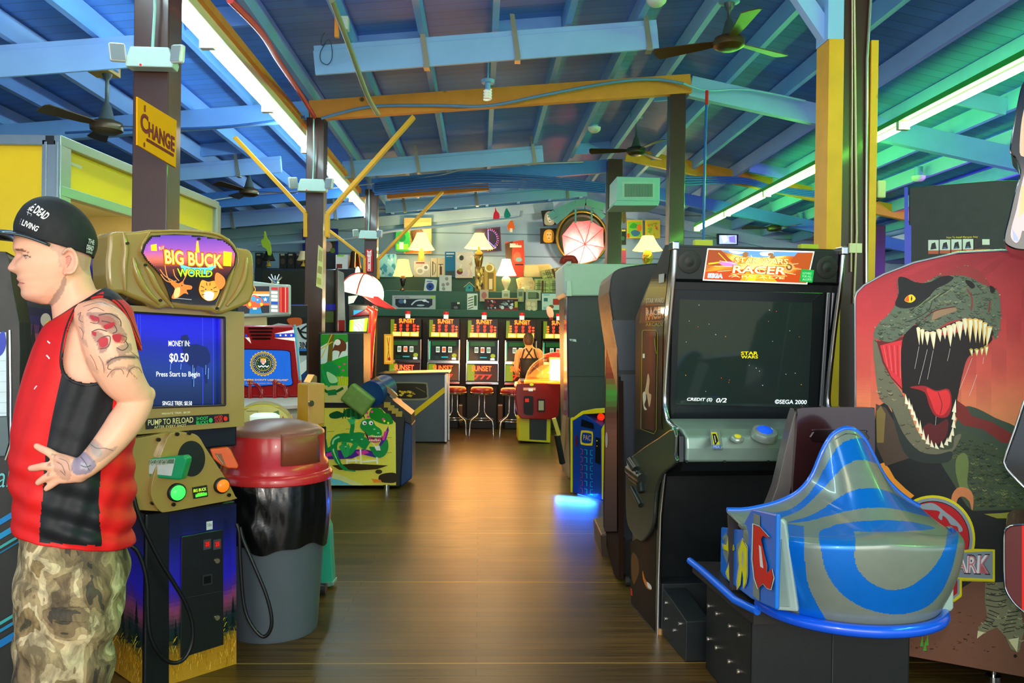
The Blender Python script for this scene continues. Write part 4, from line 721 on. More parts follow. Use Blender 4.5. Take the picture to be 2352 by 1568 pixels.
# ---- left side: crocodile game
t = thing('crocodile_game', 'game cabinet with cartoon crocodile artwork on its yellow side', 'arcade machine', G(830, 1120), YAW)
pl = BP(7.85); mb = MB(); mb.slab([(736,925),(908,925),(930,960),(918,1118),(738,1114)], pl, .55); make('lower_body', mb, BLACK, t, bevel=.008)
mb = MB(); mb.slab([(731,764),(835,764),(835,930),(731,930)], pl, .5); make('upper_body', mb, BLACK, t, bevel=.006)
mb = MB(); mb.slab([(918,960),(946,975),(946,1098),(920,1118)], Plane(pl.P+VD*.1, pl.n), .45); make('front_box', mb, M('#14407a', .4), t, bevel=.01)
mb = MB(); mb.prism([pl.hit(838,928,-.02), pl.hit(885,905,-.02), pl.hit(945,952,-.02), pl.hit(945,975,-.02), pl.hit(900,950,-.02)], VD*.4); make('play_deck', mb, M('#1a1e1c', .4), t)
mb = MB(); mb.prism([pl.hit(862,868,-.1), pl.hit(872,868,-.1), pl.hit(912,905,-.1), pl.hit(905,915,-.1), pl.hit(860,905,-.1)], VD*.03); make('white_backboard', mb, M('#ccd4d4', .5), t)
mb = MB(); mb.beam(pl.hit(862,868,-.05), pl.hit(911,912,-.05), .05, .04); make('wood_rail', mb, M('#9a6a38', .4), t)
mb = MB(); p = pl.hit(853,905,.02); mb.cyl(p, p+VD*.3+Vector((.1,0,.05)), .13, 20); make('blue_drum', mb, M('#16407c', .4), t, smooth=50)
mb = MB(); p = pl.hit(826,912,.05); mb.beam(p-Vector((.12,0,-.06)), p+Vector((.1,0,-.1)), .16, .2); make('mallet_head', mb, M('#7a9a48', .5, var=.3), t, bevel=.02)
for k in range(4): mb = MB(); p = pl.hit(890+9*k, 935+7*k, .0); mb.box(-.03,-.03,0,.03,.03,.05,T=Matrix.Translation(p)); make('yellow_step', mb, M('#b89a30', .5), t)
a = Art(onplane(pl, .002), .0003); c6 = lambda x, y: (550+x/3.484, 750+y/3.484)
def P6(l): return [c6(x, y) for x, y in l]
a.poly(P6([(645,650),(1130,650),(1250,770),(1253,1268),(650,1270)]), '#dcd44e')
a.poly(P6([(650,1150),(800,1180),(1000,1270),(650,1268)]), '#d8dc8c'); a.poly(P6([(650,1195),(800,1225),(900,1268),(650,1268)]), '#6ac4d0')
for x,y,w in ((700,840,60),(900,720,0),(1180,890,40),(1170,1010,50),(700,1130,40),(850,820,50)):
    if w: a.line(P6([(x,y),(x+w,y-4)]), .7, '#4a4818')
LG='#10801c'; DG='#0c5428'; BG_='#178a44'; HL='#9ae0a0'
a.poly(P6([(720,700),(780,675),(830,690),(850,660),(900,650),(980,652),(1000,700),(960,740),(900,730),(840,720),(780,735),(730,730)]), DG, True)
for k in range(9): a.line(P6([(840+k*17,655),(825+k*22,735)]), 2.2, LG if k % 2 else '#0a4420')
a.poly(P6([(1060,655),(1130,655),(1160,690),(1200,700),(1230,770),(1170,780),(1100,760),(1040,720)]), LG, True)
for x,y in ((1020,690),(1030,720),(1000,670),(1150,740),(1060,680)): a.disc(*c6(x,y), 3.2, 3, '#e84a98', 8)
for x,y in ((870,738),(940,760),(1160,755),(1190,770),(1005,660)): a.disc(*c6(x,y), 2.6, 2.6, '#f0e020', 8)
a.poly(P6([(650,1040),(700,990),(860,985),(1000,980),(1090,1000),(1190,795),(1195,830),(1130,1050),(1080,1045),(980,1020),(900,1055),(800,1060),(700,1060)]), '#4a2a90')
a.poly(P6([(680,1020),(740,1000),(760,1030),(700,1040)]), '#d83a98'); a.poly(P6([(930,1000),(1010,985),(1040,1010),(960,1030)]), '#d83a98'); a.poly(P6([(1160,840),(1185,830),(1160,910),(1140,905)]), '#d83a98')
for x0,y0,x1,y1 in ((968,980,975,1130),(860,1060,862,1120),(700,1060,702,1110),(1100,1040,1104,1100),(930,1050,935,1090),(860,1075,960,1068),(985,1080,1095,1070)): a.line(P6([(x0,y0),(x1,y1)]), 3.6, '#e8ecdc')
a.poly(P6([(740,1110),(900,1095),(1190,1110),(1100,1140),(960,1150),(800,1145)]), '#3a2e10')
# tail, body, limbs, head
a.line(P6([(930,1155),(850,1140),(790,1080),(760,1000),(760,920),(800,890),(880,890),(960,910),(1030,950)]), [3,8,12,15,17,19,21,24,26], BG_, True)
a.line(P6([(800,1100),(770,1040),(750,980),(752,910),(800,880)]), [2,3,4,4,4], HL, True)
a.line(P6([(680,900),(690,960),(700,990),(760,950)]), 9, BG_, True); a.poly(P6([(655,920),(660,880),(675,900),(690,925),(670,940)]), '#3aa45a')
a.line(P6([(835,920),(850,990),(880,1010),(940,930)]), 12, '#1c9a4c', True); a.poly(P6([(795,960),(830,930),(850,990),(870,930),(885,960),(870,1040),(840,1050)]), '#2aa85a')
a.line(P6([(905,720),(905,800),(900,860),(960,860),(1000,870)]), 9.5, BG_, True); a.poly(P6([(858,735),(885,740),(890,712),(905,745),(935,735),(915,780),(885,780)]), '#3ab86a')
a.poly(P6([(1040,960),(1120,960),(1180,900),(1190,980),(1150,1040),(1090,1040),(1060,1000)]), BG_, True)
a.poly(P6([(965,800),(980,755),(1010,740),(1060,740),(1090,790),(1130,820),(1140,860),(1110,880),(1060,865),(1030,880),(1010,850),(985,830)]), '#18903c', True)
a.poly(P6([(1000,830),(1030,870),(1110,885),(1140,870),(1140,900),(1110,925),(1050,920),(1015,880)]), '#70182c', True); a.poly(P6([(1030,890),(1080,905),(1130,890),(1110,925),(1050,920)]), '#e84a6a')
for k in range(7): a.poly(P6([(1030+16*k,872),(1042+16*k,874),(1036+16*k,892)]), '#f4f4e0'); a.poly(P6([(1035+14*k,915),(1046+14*k,915),(1041+14*k,899)]), '#f4f4e0')
for x in (1000,1052): a.disc(*c6(x,770), 5, 5, '#f8f8f0', 14); a.disc(*c6(x+4,774), 2, 2, '#101010', 10)
for x,y in ((980,900),(900,905),(850,960),(1110,850),(1090,900),(1080,820)): a.disc(*c6(x,y), 3, 1.5, HL, 8)
a.poly(P6([(1080,960),(1120,950),(1130,990),(1095,990)]), '#e8e4e0'); a.line(P6([(1060,925),(1100,970)]), 1.2, '#f4f4f0')
a.poly(P6([(1120,1190),(1180,1170),(1253,1175),(1253,1240),(1190,1250),(1120,1235)]), '#33291a', True); a.poly(P6([(1055,1215),(1130,1225),(1140,1245),(1075,1248)]), '#e8842a'); a.disc(*c6(1115,1160), 8, 5, '#3a3020')
# upper panel
u6 = [(650,70),(660,58),(860,58),(868,70),(866,600),(855,608),(650,606)]
a.poly(P6(u6), '#cfe0d8'); a.poly(P6([(650,60),(868,60),(868,120),(800,150),(740,110),(650,160)]), '#2a8a2a'); a.poly(P6([(720,60),(760,60),(745,200),(740,340),(680,420),(655,420),(700,300)]), '#6a5a18')
a.line(P6([(655,250),(740,60)]), 2, '#d8b820'); a.line(P6([(650,180),(745,120)]), 2, '#d8b820')
a.poly(P6([(740,200),(760,150),(780,110),(800,95),(830,110),(855,140),(850,190),(820,200),(790,250),(800,200),(760,190)]), '#6a3418', True); a.disc(*c6(785,125), 7, 7, '#e8e0d0')
a.poly(P6([(650,300),(700,290),(800,250),(866,230),(866,470),(650,470)]), '#1f9a26'); a.poly(P6([(650,470),(866,470),(866,604),(650,604)]), '#c8c070')
for x,y in ((800,320),(830,350),(840,300),(820,400),(790,350)): a.disc(*c6(x,y), 3, 2, '#e83a9a', 8)
for k in range(12): a.line(P6([(790+7*k,470),(780+8*k,400)]), 1.3, '#d8d020')
a.poly(P6([(690,290),(720,275),(760,290),(800,340),(800,375),(770,390),(790,420),(780,460),(740,470),(700,440),(670,470),(655,380),(670,330)]), BG_, True); a.poly(P6([(700,360),(760,390),(785,420),(780,445),(730,450),(705,410)]), '#a8d8a0', True)
a.line(P6([(665,340),(680,400),(720,480)]), 6, '#1c9a4c', True); a.line(P6([(655,480),(700,520),(770,520),(830,490)]), 6, DG, True); a.poly(P6([(700,510),(770,500),(780,545),(710,550)]), '#127038')
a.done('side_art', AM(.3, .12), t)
mb = MB(); p = G(888, 1124); mb.cyl(p, p+Vector((0,0,.05)), .03); make('levelling_foot', mb, CHROME, t)
# framed narrow display right of the crocodile art, with lit prizes
t = thing('prize_window_cabinet', 'black cabinet with narrow glass window showing colourful lit prizes', 'arcade machine', Vector((W(818,900,8.9).x, W(818,900,8.9).y, 0)), YAW)
pl = BP(8.8); mb = MB(); mb.slab([(745,765),(843,765),(843,1096),(745,1096)], pl, .44, vec=(-.09,.44,0)); make('body', mb, BLACK, t, bevel=.008)
a = Art(onplane(pl)); a.rect(806,764,842,880,'#18140e'); crumple(a, 807,770,840,878,['#c84a28','#d8a050','#2a5aa8','#a83838','#e8c060','#38688a'], 40, 41); a.rect(805,764,843,768,'#b86a30'); a.done('prize_window', AM(.2, .5), t)
# baseball game with cap sign
t = thing('baseball_game', 'baseball game with a glowing white and red cap sign and red bat shaped rail', 'arcade machine', Vector((W(850,900,9.7).x, W(850,900,9.7).y, 0)), YAW); pl = BP(9.6)
mb = MB(); mb.slab([(800,700),(848,700),(848,1066),(800,1064)], pl, .6, vec=(-.12,.6,0)); make('body', mb, M('#141a18', .4), t, bevel=.01)
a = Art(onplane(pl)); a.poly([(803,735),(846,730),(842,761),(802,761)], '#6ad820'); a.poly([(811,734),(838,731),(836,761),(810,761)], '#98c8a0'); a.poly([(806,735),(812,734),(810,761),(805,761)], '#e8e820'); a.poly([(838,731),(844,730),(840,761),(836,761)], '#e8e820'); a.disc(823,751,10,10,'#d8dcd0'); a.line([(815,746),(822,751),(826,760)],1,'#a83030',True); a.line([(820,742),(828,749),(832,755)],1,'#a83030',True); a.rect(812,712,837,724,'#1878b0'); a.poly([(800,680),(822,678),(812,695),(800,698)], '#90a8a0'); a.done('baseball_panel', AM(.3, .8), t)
capc = W(828, 678, 9.5); s = 9.5/F; TT = Matrix.Rotation(math.radians(12), 3, 'Y')
mb = MB(); R = []
for i in range(10):
    th = math.pi/2*i/9; R.append([capc + TT @ Vector((math.cos(2*math.pi*k/32)*50*s*math.cos(th)+.001*k, math.sin(2*math.pi*k/32)*46*s*math.cos(th), 50*s*math.sin(th)**.9)) for k in range(32)])
mb.rings(R, cap=True); cap_o = make('cap_sign', mb, M('#fff0c0', .4, emit=1.1, var=.02), t, smooth=60)
for sgn, ph in ((1, .0), (1, 1.0), (1, -1.0)):
    mb = MB(); mb.tube([capc + TT @ Vector((math.sin(ph)*math.cos(th)*51*s*-1 if ph else math.cos(th)*0, -math.cos(ph)*math.cos(th)*47*s, 51*s*math.sin(th)**.9)) for th in [math.pi/2*i/10 for i in range(11)]], .008, 6); make('seam', mb, M('#c8201c', .4), cap_o)
mb = MB(); mb.ball(capc + TT @ Vector((-18*s,0,50*s)), (.03,.03,.07)); make('button', mb, M('#fff0c0', .4, emit=.9), cap_o, smooth=60)
mb = MB(); b0 = [(40,-30),(55,-22),(80,-12),(92,0),(80,12),(55,22),(40,30)]; TB = Matrix.Rotation(math.radians(26), 3, 'Y')
mb.slab([(826,676),(868,681),(878,689),(909,709),(886,708),(862,700)], BP(9.38), .12); make('brim', mb, M('#c8201c', .35, emit=.25), t, bevel=.006)
mb = MB(); mb.tube([W(843,706,9.45), W(858,715,9.45), W(853,760,9.45), W(848,820,9.45), W(851,868,9.45)], [.03,.05,.045,.05,.02], 10); make('red_bat_rail', mb, M('#d8301c', .25, emit=.5, coat=.5), t, smooth=60)
mb = MB(); mb.prism([W(805,727,9.5), W(858,700,9.5), W(862,708,9.5), W(850,724,9.5)], VD*.3); make('awning', mb, M('#6a0f22', .25, coat=.5), t, bevel=.01)
point('cap_light', W(826, 700, 9.2), 6, (1,.9,.6))
# dark glass machine column behind the middle post
t = thing('glass_fronted_cabinet', 'dark glass fronted machine with a chrome edge right of the middle post', 'arcade machine', Vector((W(775,900,9.3).x, W(775,900,9.3).y, 0)), YAW); pl = BP(9.3)
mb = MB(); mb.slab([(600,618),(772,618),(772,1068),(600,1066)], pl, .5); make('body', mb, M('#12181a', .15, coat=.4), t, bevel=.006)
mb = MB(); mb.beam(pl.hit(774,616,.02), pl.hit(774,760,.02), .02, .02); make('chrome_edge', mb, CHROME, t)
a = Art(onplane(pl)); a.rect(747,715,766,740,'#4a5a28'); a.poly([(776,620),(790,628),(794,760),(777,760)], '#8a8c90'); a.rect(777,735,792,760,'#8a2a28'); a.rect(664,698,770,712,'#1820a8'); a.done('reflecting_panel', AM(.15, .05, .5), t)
# fire sign, paper notice, lock box
pbox('fire_extinguisher_sign', 840, 572, 856, 624, 12.36, .004, '#c01c20', 'red and white FIRE EXTINGUISHER arrow sign on the far dark post', 'sign', lambda a: (a.poly([(843,574),(848,578),(853,574),(853,588),(843,588)], '#f0e8e4'), a.text('FIRE', (843,579,853,586), '#c01c20'), a.rect(844.5,588,851.5,622,'#f0e8e4'), [a.text(c_, (846,590+4*k,850,593+4*k), '#b01c1c') for k, c_ in enumerate('EXTINGUI')]), emit=.1)
c_ = BP(8.32); t = thing('paper_notice', 'white paper notice curling off the side of the middle post', 'notice', W(737, 662, 8.3), YAW)
pn = vplane(W(728,600,7.95), W(742,600,8.33)); a = Art(lambda x,y,h: pn.hit(x,y,h), .0005); a.poly([(731,562),(743,572),(741,664),(726,657)], '#e8dcb8'); a.poly([(733,572),(741,578),(740,602),(731,598)], '#c8a890'); a.poly([(731,610),(740,613),(739,630),(729,626)], '#a8906a'); a.poly([(728,636),(738,640),(738,655),(728,651)], '#c8b470'); a.done('sheet', AM(.7), t)
t = thing('key_lock_box', 'tan metal lock box with binder clip on a dark stand, left of crocodile art', 'lock box', Vector((W(715, 985, 4.8).x, 4.8, 0)), 0)
A1, A2 = W(681, 980, 4.80), W(707, 985, 4.68); A3 = W(746, 978, 4.78)
pf = vplane(Vector((A2.x,A2.y,0)), Vector((A3.x,A3.y,0))); pL = vplane(Vector((A1.x,A1.y,0)), Vector((A2.x,A2.y,0)))
mb = MB(); q = [A1, A2, A3, A3+(A1-A2)]; z0, z1 = W(707,984,4.68).z, W(707,882,4.68).z
mb.prism([Vector((p.x,p.y,z0)) for p in q], (0,0,z1-z0)); make('box', mb, M('#d8a024', .35), t, bevel=.012, seg=3)
mb = MB(); mb.prism([Vector((p.x*.999,p.y+.03,0)) for p in q], (0,0,z0-.001)); make('stand', mb, BLACK, t)
mb = MB(); mb.slab([(708,882),(744,880),(745,972),(709,980)], Plane(pf.P+pf.n*.008, pf.n), .012); make('door', mb, M('#d89a5c', .4), t, bevel=.004)
mb = MB(); p = pf.hit(713, 926, .015); mb.cyl(p, p+pf.n*.012, .018); make('lock', mb, M('#b0a890', .25, .9), t, smooth=50)
mb = MB(); mb.prism([pf.hit(712,878,0), pf.hit(728,878,0), pf.hit(728,864,0), pf.hit(722,860,0)], pf.n*-.06); make('binder_clip', mb, M('#c8a070', .3, .6), t)
# ================================================================= racing cabinet
A0 = G(1505, 1455); ya = math.radians(7.5)
t = thing('racing_cabinet', 'tall black STAR WARS RACER ARCADE cabinet with SEGA marquee and large dark screen', 'arcade machine', A0, ya); K = Loc(t); Ti = PMx[t.name].inverted()
xh = (K.p(1,0,0)-K.p(0,0,0)); yh = (K.p(0,1,0)-K.p(0,0,0)); WD = .9
SL_ = Plane(A0, -xh)
def sl(px, py):
    q = Ti @ SL_.hit(px, py); return (q.y, q.z)
front = [sl(*p) for p in ((1545,560),(1541,640),(1531,760),(1523,880),(1522,930),(1530,968),(1548,985),(1560,1000),(1560,1062))]
lowf = [sl(*p) for p in ((1522,1085),(1512,1180),(1507,1330),(1505,1455))]
yb, zt = .44, front[0][1]; bk_ = [sl(1449,1388), sl(1457,1000), sl(1462,722), sl(1527,562)]
prof = front+lowf+bk_
def side(x0, x1, pr, name, mat, bev=.004):
    mb = MB(); mb.prism([K.p(x0, y, z) for y, z in pr], xh*(x1-x0)); return make(name, mb, mat, t, bevel=bev)
side(0, .025, prof, 'side_panel', BLACKG); side(WD-.025, WD, prof, 'side_panel', BLACKG)
# side art on the left panel
a = Art(lambda x, y, h: SL_.hit(x, y, h+.001), .0003)
a.poly([(1527,565),(1541,562),(1526,700),(1520,860),(1518,950),(1522,985),(1458,985),(1460,730),(1483,668)], '#0c0e0c')
a.grid(((1496,640),(1533,640),(1527,700),(1474,700)), 6, 10, lambda u, v: ramp([(0,'#2a2208'),(.35,'#a08420'),(.7,'#8a7018'),(1,'#3a2408')], v))
a.grid(((1474,700),(1527,700),(1523,742),(1468,742)), 4, 6, lambda u, v: ramp([(0,'#3a2210'),(1,'#6a3c12')], v))
a.grid(((1468,742),(1523,742),(1519,985),(1459,985)), 10, 12, lambda u, v: mixc('#0c0a08', '#5a3410', (1-abs(2*u-.9))*.9*(1-v*.6)))
a.text('STAR WARS', ((1484,685),(1525,683),(1524,695),(1483,697)), '#b8a888', .02); a.line([(1483,700),(1525,699)], .8, '#b8963a')
a.text('RACER', ((1483,706),(1526,703),(1525,730),(1483,736)), '#d8883a', .03); a.text('RACER', ((1485,712),(1524,709),(1524,722),(1485,724)), '#e8c8a0', .0); a.line([(1483,739),(1525,737)], .8, '#c8a83a'); a.text('ARCADE', ((1483,741),(1524,740),(1523,748),(1483,749)), '#b89a50')
a.line([(1477,758),(1507,758),(1510,764),(1507,988),(1502,996),(1472,985),(1475,762),(1477,758)], 1, '#b0a028')
a.grid(((1478,760),(1507,760),(1505,990),(1474,983)), 8, 20, lambda u, v: mixc('#1a0c08', '#6a2414', max(0, 1-abs(u-.6)*2.2)*(1-v*.55)))
a.poly([(1484,885),(1488,858),(1492,872),(1490,900),(1496,908),(1491,935),(1485,905),(1478,912)], '#c8a878', True); a.poly([(1476,905),(1482,900),(1484,915),(1480,930),(1486,940),(1479,938)], '#d0c8b0', True); a.line([(1503,776),(1505,800),(1508,812)], 1.2, '#8a9a20'); a.rect(1476,812,1481,822,'#e8dcd0')
a.poly([(1513,630),(1526,628),(1525,648),(1513,650)], '#a8aca0')
a.done('side_art', AM(.5, .0, .15), t)
# lower swollen side section with the engine relief
mb = MB(); sec = cr([sl(*p) for p in ((1556,985),(1558,1040),(1560,1063),(1528,1090),(1514,1130),(1508,1200),(1494,1232),(1477,1242),(1458,1222),(1446,1190),(1444,1100),(1448,1060),(1475,1035),(1520,1005))], 3)
mb.prism([K.p(-.0, y, z) for y, z in sec], -xh*.02); make('side_bulge', mb, M('#5a6258', .22, .75), t, bevel=.008, seg=3)
mb = MB()
for p, q, w in (((1448,1058),(1462,1080),.05),((1446,1078),(1476,1100),.06),((1470,1085),(1476,1130),.05),((1452,1120),(1472,1160),.03),((1450,1095),(1470,1110),.04)):
    u0 = SL_.hit(*p, .022); u1 = SL_.hit(*q, .022); mb.tube([u0, u1], w/2, 10)
make('engine_relief', mb, M('#30342e', .3, .6), t, smooth=60)
a = Art(lambda x, y, h: SL_.hit(x, y, h+.001), .0003); a.grid(((1448,1245),(1507,1210),(1504,1450),(1449,1385)), 8, 10, lambda u, v: mixc('#1c100a', '#3e2413', max(0, .9-abs(u-.5)*1.6)*(1-v*.6)))
a.poly([(1452,1270),(1464,1280),(1468,1310),(1462,1330),(1455,1340),(1450,1310)], '#6a4420', True); a.poly([(1476,1310),(1482,1330),(1494,1345),(1496,1354),(1486,1350),(1477,1330)], '#d87a28', True); a.poly([(1486,1336),(1495,1344),(1496,1353),(1488,1348)], '#e8e0d0', True); a.poly([(1448,1350),(1452,1352),(1453,1368),(1449,1366)], '#c83018'); a.done('lower_side_art', AM(.55), t)
for x in (.0125, WD-.0125):
    mb = MB(); mb.tube([K.p(x, y, z) for y, z in cr(front[:7], 4, False)], .013, 8); mb.tube([K.p(x, y, z) for y, z in lowf], .013, 8); make('chrome_edge', mb, CHROME, t, smooth=60)
    mb = MB(); mb.box(-.018,-.02,-.03,.018,.05,.012,T=PMx[t.name] @ Matrix.Translation((x, front[0][0], front[0][1]))); make('chrome_corner', mb, CHROME, t, bevel=.006)
mb = MB(); mb.tube([K.p(-.006, y+.012, z) for y, z in cr([sl(1552,985),sl(1557,1000),sl(1556,1062)],3,False)], .011, 8); make('chrome_trim', mb, M('#8ad8a8', .15, .9), t, smooth=60)
# body, marquee, screen
inn = [(y+.02, z) for y, z in front[:2]]+[(front[1][0]+.06, front[1][1]-.01),(front[4][0]+.07, front[5][1]+.0)]+[(bk_[1][0]-.01, front[5][1]), (bk_[2][0]-.01, bk_[2][1]), (bk_[3][0]-.01, bk_[3][1]-.005)]
mb = MB(); mb.prism([K.p(.025, y, z) for y, z in inn], xh*(WD-.05)); make('monitor_housing', mb, M('#161c1c', .35), t)
mq0, mq1 = front[0], front[1]
PMq = Plane(K.p(0, mq0[0]+.018, mq0[1]), (K.p(1,0,0)-K.p(0,0,0)).cross(K.p(0,mq1[0],mq1[1])-K.p(0,mq0[0],mq0[1])))
if PMq.n.dot(C0-PMq.P) < 0: PMq.n = -PMq.n
mb = MB(); mb.prism([K.p(.03, mq0[0]+.012, mq0[1]-.01), K.p(WD-.03, mq0[0]+.012, mq0[1]-.01), K.p(WD-.03, mq1[0]+.012, mq1[1]), K.p(.03, mq1[0]+.012, mq1[1])], yh*.02); make('marquee_panel', mb, BLACK, t, bevel=.003)
for x, y in ((1583,601),(1899,614)):
    mb = MB(); p = PMq.hit(x, y, .002); R = []
    for r, d in ((.055,.004),(.058,.006),(.054,.008),(.03,.0035),(.02,.006),(.002,.009)): R.append([p+PMq.n*d+xh*math.cos(2*math.pi*k/28)*r+(PMq.n.cross(xh))*math.sin(2*math.pi*k/28)*r for k in range(28)])
    mb.rings(R); make('speaker_grille', mb, M('#1c1a16', .5, var=.2), t, smooth=50)
a = Art(onplane(PMq, .008), .0004); q = ((1625,570),(1871,577),(1854,653),(1614,644)); a.poly(q, '#e8e4d4'); q = ((1627,573),(1868,580),(1852,650),(1617,641)); a.poly(q, '#c85a14')
def pq(u, v): return bez(q, u, v)
a.grid(q, 48, 16, lambda u, v: ramp([(0,'#a05a20'),(.2,'#e88a20'),(.5,'#ffe080'),(.8,'#e07a1c'),(1,'#9a4418')], min(1, max(0, .5+math.copysign(abs(u-.5)**.8, u-.5)*.9+.12*math.sin(u*23+v*9)))))
a.poly([pq(.1,0), pq(.98,0), pq(.93,.16), pq(.75,.13), pq(.5,.22), pq(.3,.17), pq(.18,.08)], '#5a8ac8'); a.poly([pq(.2,.02), pq(.35,.05), pq(.3,.12), pq(.24,.1)], '#e8eef4', True); a.poly([pq(.5,.04), pq(.62,.03), pq(.6,.14), pq(.52,.15)], '#d8e4f0', True)
a.poly([pq(0,0), pq(.12,0), pq(.2,.25), pq(.28,.45), pq(.1,.55), pq(0,.5)], '#8a3c18'); a.poly([pq(1,0), pq(.85,.02), pq(.8,.3), pq(.86,.5), pq(1,.5)], '#9a4418')
a.line([pq(.1,.1), pq(.2,.4), pq(.3,.5)], 2, '#e8a828'); a.line([pq(.02,.48), pq(.12,.42), pq(.26,.44)], 3.5, '#e8b020'); a.poly([pq(.12,.42), pq(.24,.38), pq(.3,.48), pq(.2,.55)], '#ff70c0', True)
a.poly([pq(0,.75), pq(.3,.62), pq(.7,.62), pq(1,.8), pq(1,1), pq(0,1)], '#a83c10'); a.poly([pq(.4,.7), pq(.6,.7), pq(.72,1), pq(.35,1)], '#e89018'); a.poly([pq(.44,.8), pq(.5,.8), pq(.5,1), pq(.42,1)], '#e8d018')
for u, v in ((.36,.1),(.6,.1),(.36,.16),(.62,.18)): a.disc(*pq(u, v), 7, 4, '#8a6038', 8)
for k in range(14): a.line([pq(.5+.05*math.cos(k*.45), .55+.05*math.sin(k*.45)), pq(.5+.42*math.cos(k*.45), .55+.42*math.sin(k*.45))], .9, '#fff0a0')
a.disc(*pq(.8,.5), 11, 11, '#b88a50'); a.disc(*pq(.8,.5), 7, 7, '#6a4428'); a.disc(*pq(.8,.5), 3.5, 3.5, '#c8a068')
a.text('STAR WARS', (pq(.26,.22), pq(.79,.22), pq(.79,.42), pq(.26,.42)), '#a85818', .045); a.text('STAR WARS', (pq(.27,.235), pq(.78,.235), pq(.78,.41), pq(.27,.41)), '#f8e890', .01)
a.line([pq(.26,.455), pq(.8,.455)], 1, '#f8e060'); a.text('RACER', (pq(.255,.48), pq(.79,.48), pq(.79,.77), pq(.255,.77)), '#b84a10', .06); a.text('RACER', (pq(.265,.495), pq(.78,.495), pq(.78,.755), pq(.265,.755)), '#fff4a8', .02)
a.line([pq(.25,.79), pq(.8,.79)], 1, '#f8e060'); a.text('ARCADE', (pq(.26,.82), pq(.78,.82), pq(.78,.9), pq(.26,.9)), '#f0d880')
a.text('SEGA', (pq(.03,.79), pq(.18,.79), pq(.18,.95), pq(.03,.95)), '#f4f4f4', .06); a.text('SEGA', (pq(.035,.8), pq(.175,.8), pq(.175,.94), pq(.035,.94)), '#2a88b8')
a.done('marquee_art', AM(.3, .9), t)
a = Art(onplane(PMq, .014), .0004); a.poly([(1841,618),(1870,620),(1866,649),(1836,646)], '#14a848'); [a.text(s_, (1843+.0,y_,1864,y_+5), '#b8f0c8') for s_, y_ in (('SUITABLE',625),('FOR ALL',632),('AGES',639))]; a.done('rating_sticker', AM(.4, .35), t)
s0, s1 = front[1], front[4]
def scr(off): 
    pl = Plane(K.p(0, s0[0]+off, s0[1]), xh.cross(K.p(0,s1[0],s1[1])-K.p(0,s0[0],s0[1])))
    if pl.n.dot(C0-pl.P) < 0: pl.n = -pl.n
    return pl
PS = scr(.06)
mb = MB(); mb.slab([(1550,664),(1893,672),(1872,990),(1543,975)], PS, .02, off=.004); make('screen_surround', mb, M('#20262a', .25), t, bevel=.004)
mb = MB(); mb.slab([(1561,688),(1868,695),(1858,936),(1552,928)], PS, .01, off=.012); make('screen', mb, M('#2a3834', .05, var=.02, coat=1.0), t)  # base colour lifted to stand in for reflections on the dark glass
a = Art(onplane(PS, .0135), .0003)
a.text('CREDIT (S)', ((1578,913),(1636,914),(1636,923),(1578,922)), '#d8e4e4', .01, .2); a.text('0/2', ((1645,914),(1669,914),(1669,924),(1645,924)), '#d8e4e4', .01, .2)
a.text('©SEGA 2000', ((1780,917),(1853,918),(1853,928),(1780,927)), '#c8d8dc', .01, .1); a.text('STAR', ((1702,807),(1741,807),(1741,815),(1702,815)), '#b8a810', .02); a.text('WARS', ((1702,816),(1741,816),(1741,823),(1702,823)), '#b8a810', .02)
rs = random.Random(5)
for _ in range(26): a.disc(rs.uniform(1570,1850), rs.uniform(700,905), .8, .8, rs.choice(['#c8d8d0','#8ab0a8','#e8a040','#d84a28']), 6)
a.done('screen_text', AM(.3, 1.2), t)
mb = MB(); mb.slab([(1551,655),(1561,688),(1552,928),(1543,975),(1540,930),(1545,700)], PS, .01, off=.02); mb.slab([(1868,695),(1894,672),(1893,680),(1874,990),(1858,936)], PS, .01, off=.02); make('screen_bezel', mb, M('#1a2022', .3), t)
mb = MB(); P1 = scr(.035); mb.slab([(1900,672),(1908,672),(1888,975),(1880,975)], P1, .01); mb.slab([(1912,672),(1921,672),(1902,975),(1894,975)], P1, .01); make('metal_channel', mb, M('#b8bcc4', .3, .8), t, bevel=.003)
# control deck
dk = [sl(*p) for p in ((1538,975),(1552,985),(1562,1003),(1563,1030),(1562,1062))]
mb = MB(); yy = [(dk[0][0]+.12, dk[0][1]+.02)]+[(y+.004, z) for y, z in dk]+[(dk[-1][0]+.02, dk[-1][1]),(dk[-1][0]+.12, dk[2][1]-.04),(dk[0][0]+.12, dk[2][1]-.04)]
mb.prism([K.p(.03, y, z) for y, z in yy], xh*(WD-.06)); make('control_deck', mb, M('#8fa89a', .32, .45, scale=3), t, bevel=.012, seg=3)
PD = Plane(K.p(0, dk[2][0], dk[2][1]), xh.cross(K.p(0,dk[2][0],dk[2][1])-K.p(0,dk[1][0],dk[1][1])));
if PD.n.dot(C0-PD.P) < 0: PD.n = -PD.n
def dome(cx, cy, r, prof, mat, name, par=t):
    p = PD.hit(cx, cy, .0); q_ = PD.n.to_track_quat('Z', 'Y').to_matrix(); mb = MB(); mb.lathe([(rr*r, zz*r) for rr, zz in prof], c=p, n=28, T=q_); return make(name, mb, mat, par, smooth=50)
SILV = M('#a2b4a8', .25, .5)
d1 = dome(1754, 1003, .062, [(1,0),(1,.35),(.92,.55),(.7,.6),(.62,.5)], SILV, 'button_ring'); dome(1754, 1000, .036, [(1,.6),(.98,1.0),(.7,1.15),(.1,1.2)], M('#1858e8', .2, emit=.35), 'blue_button', d1)
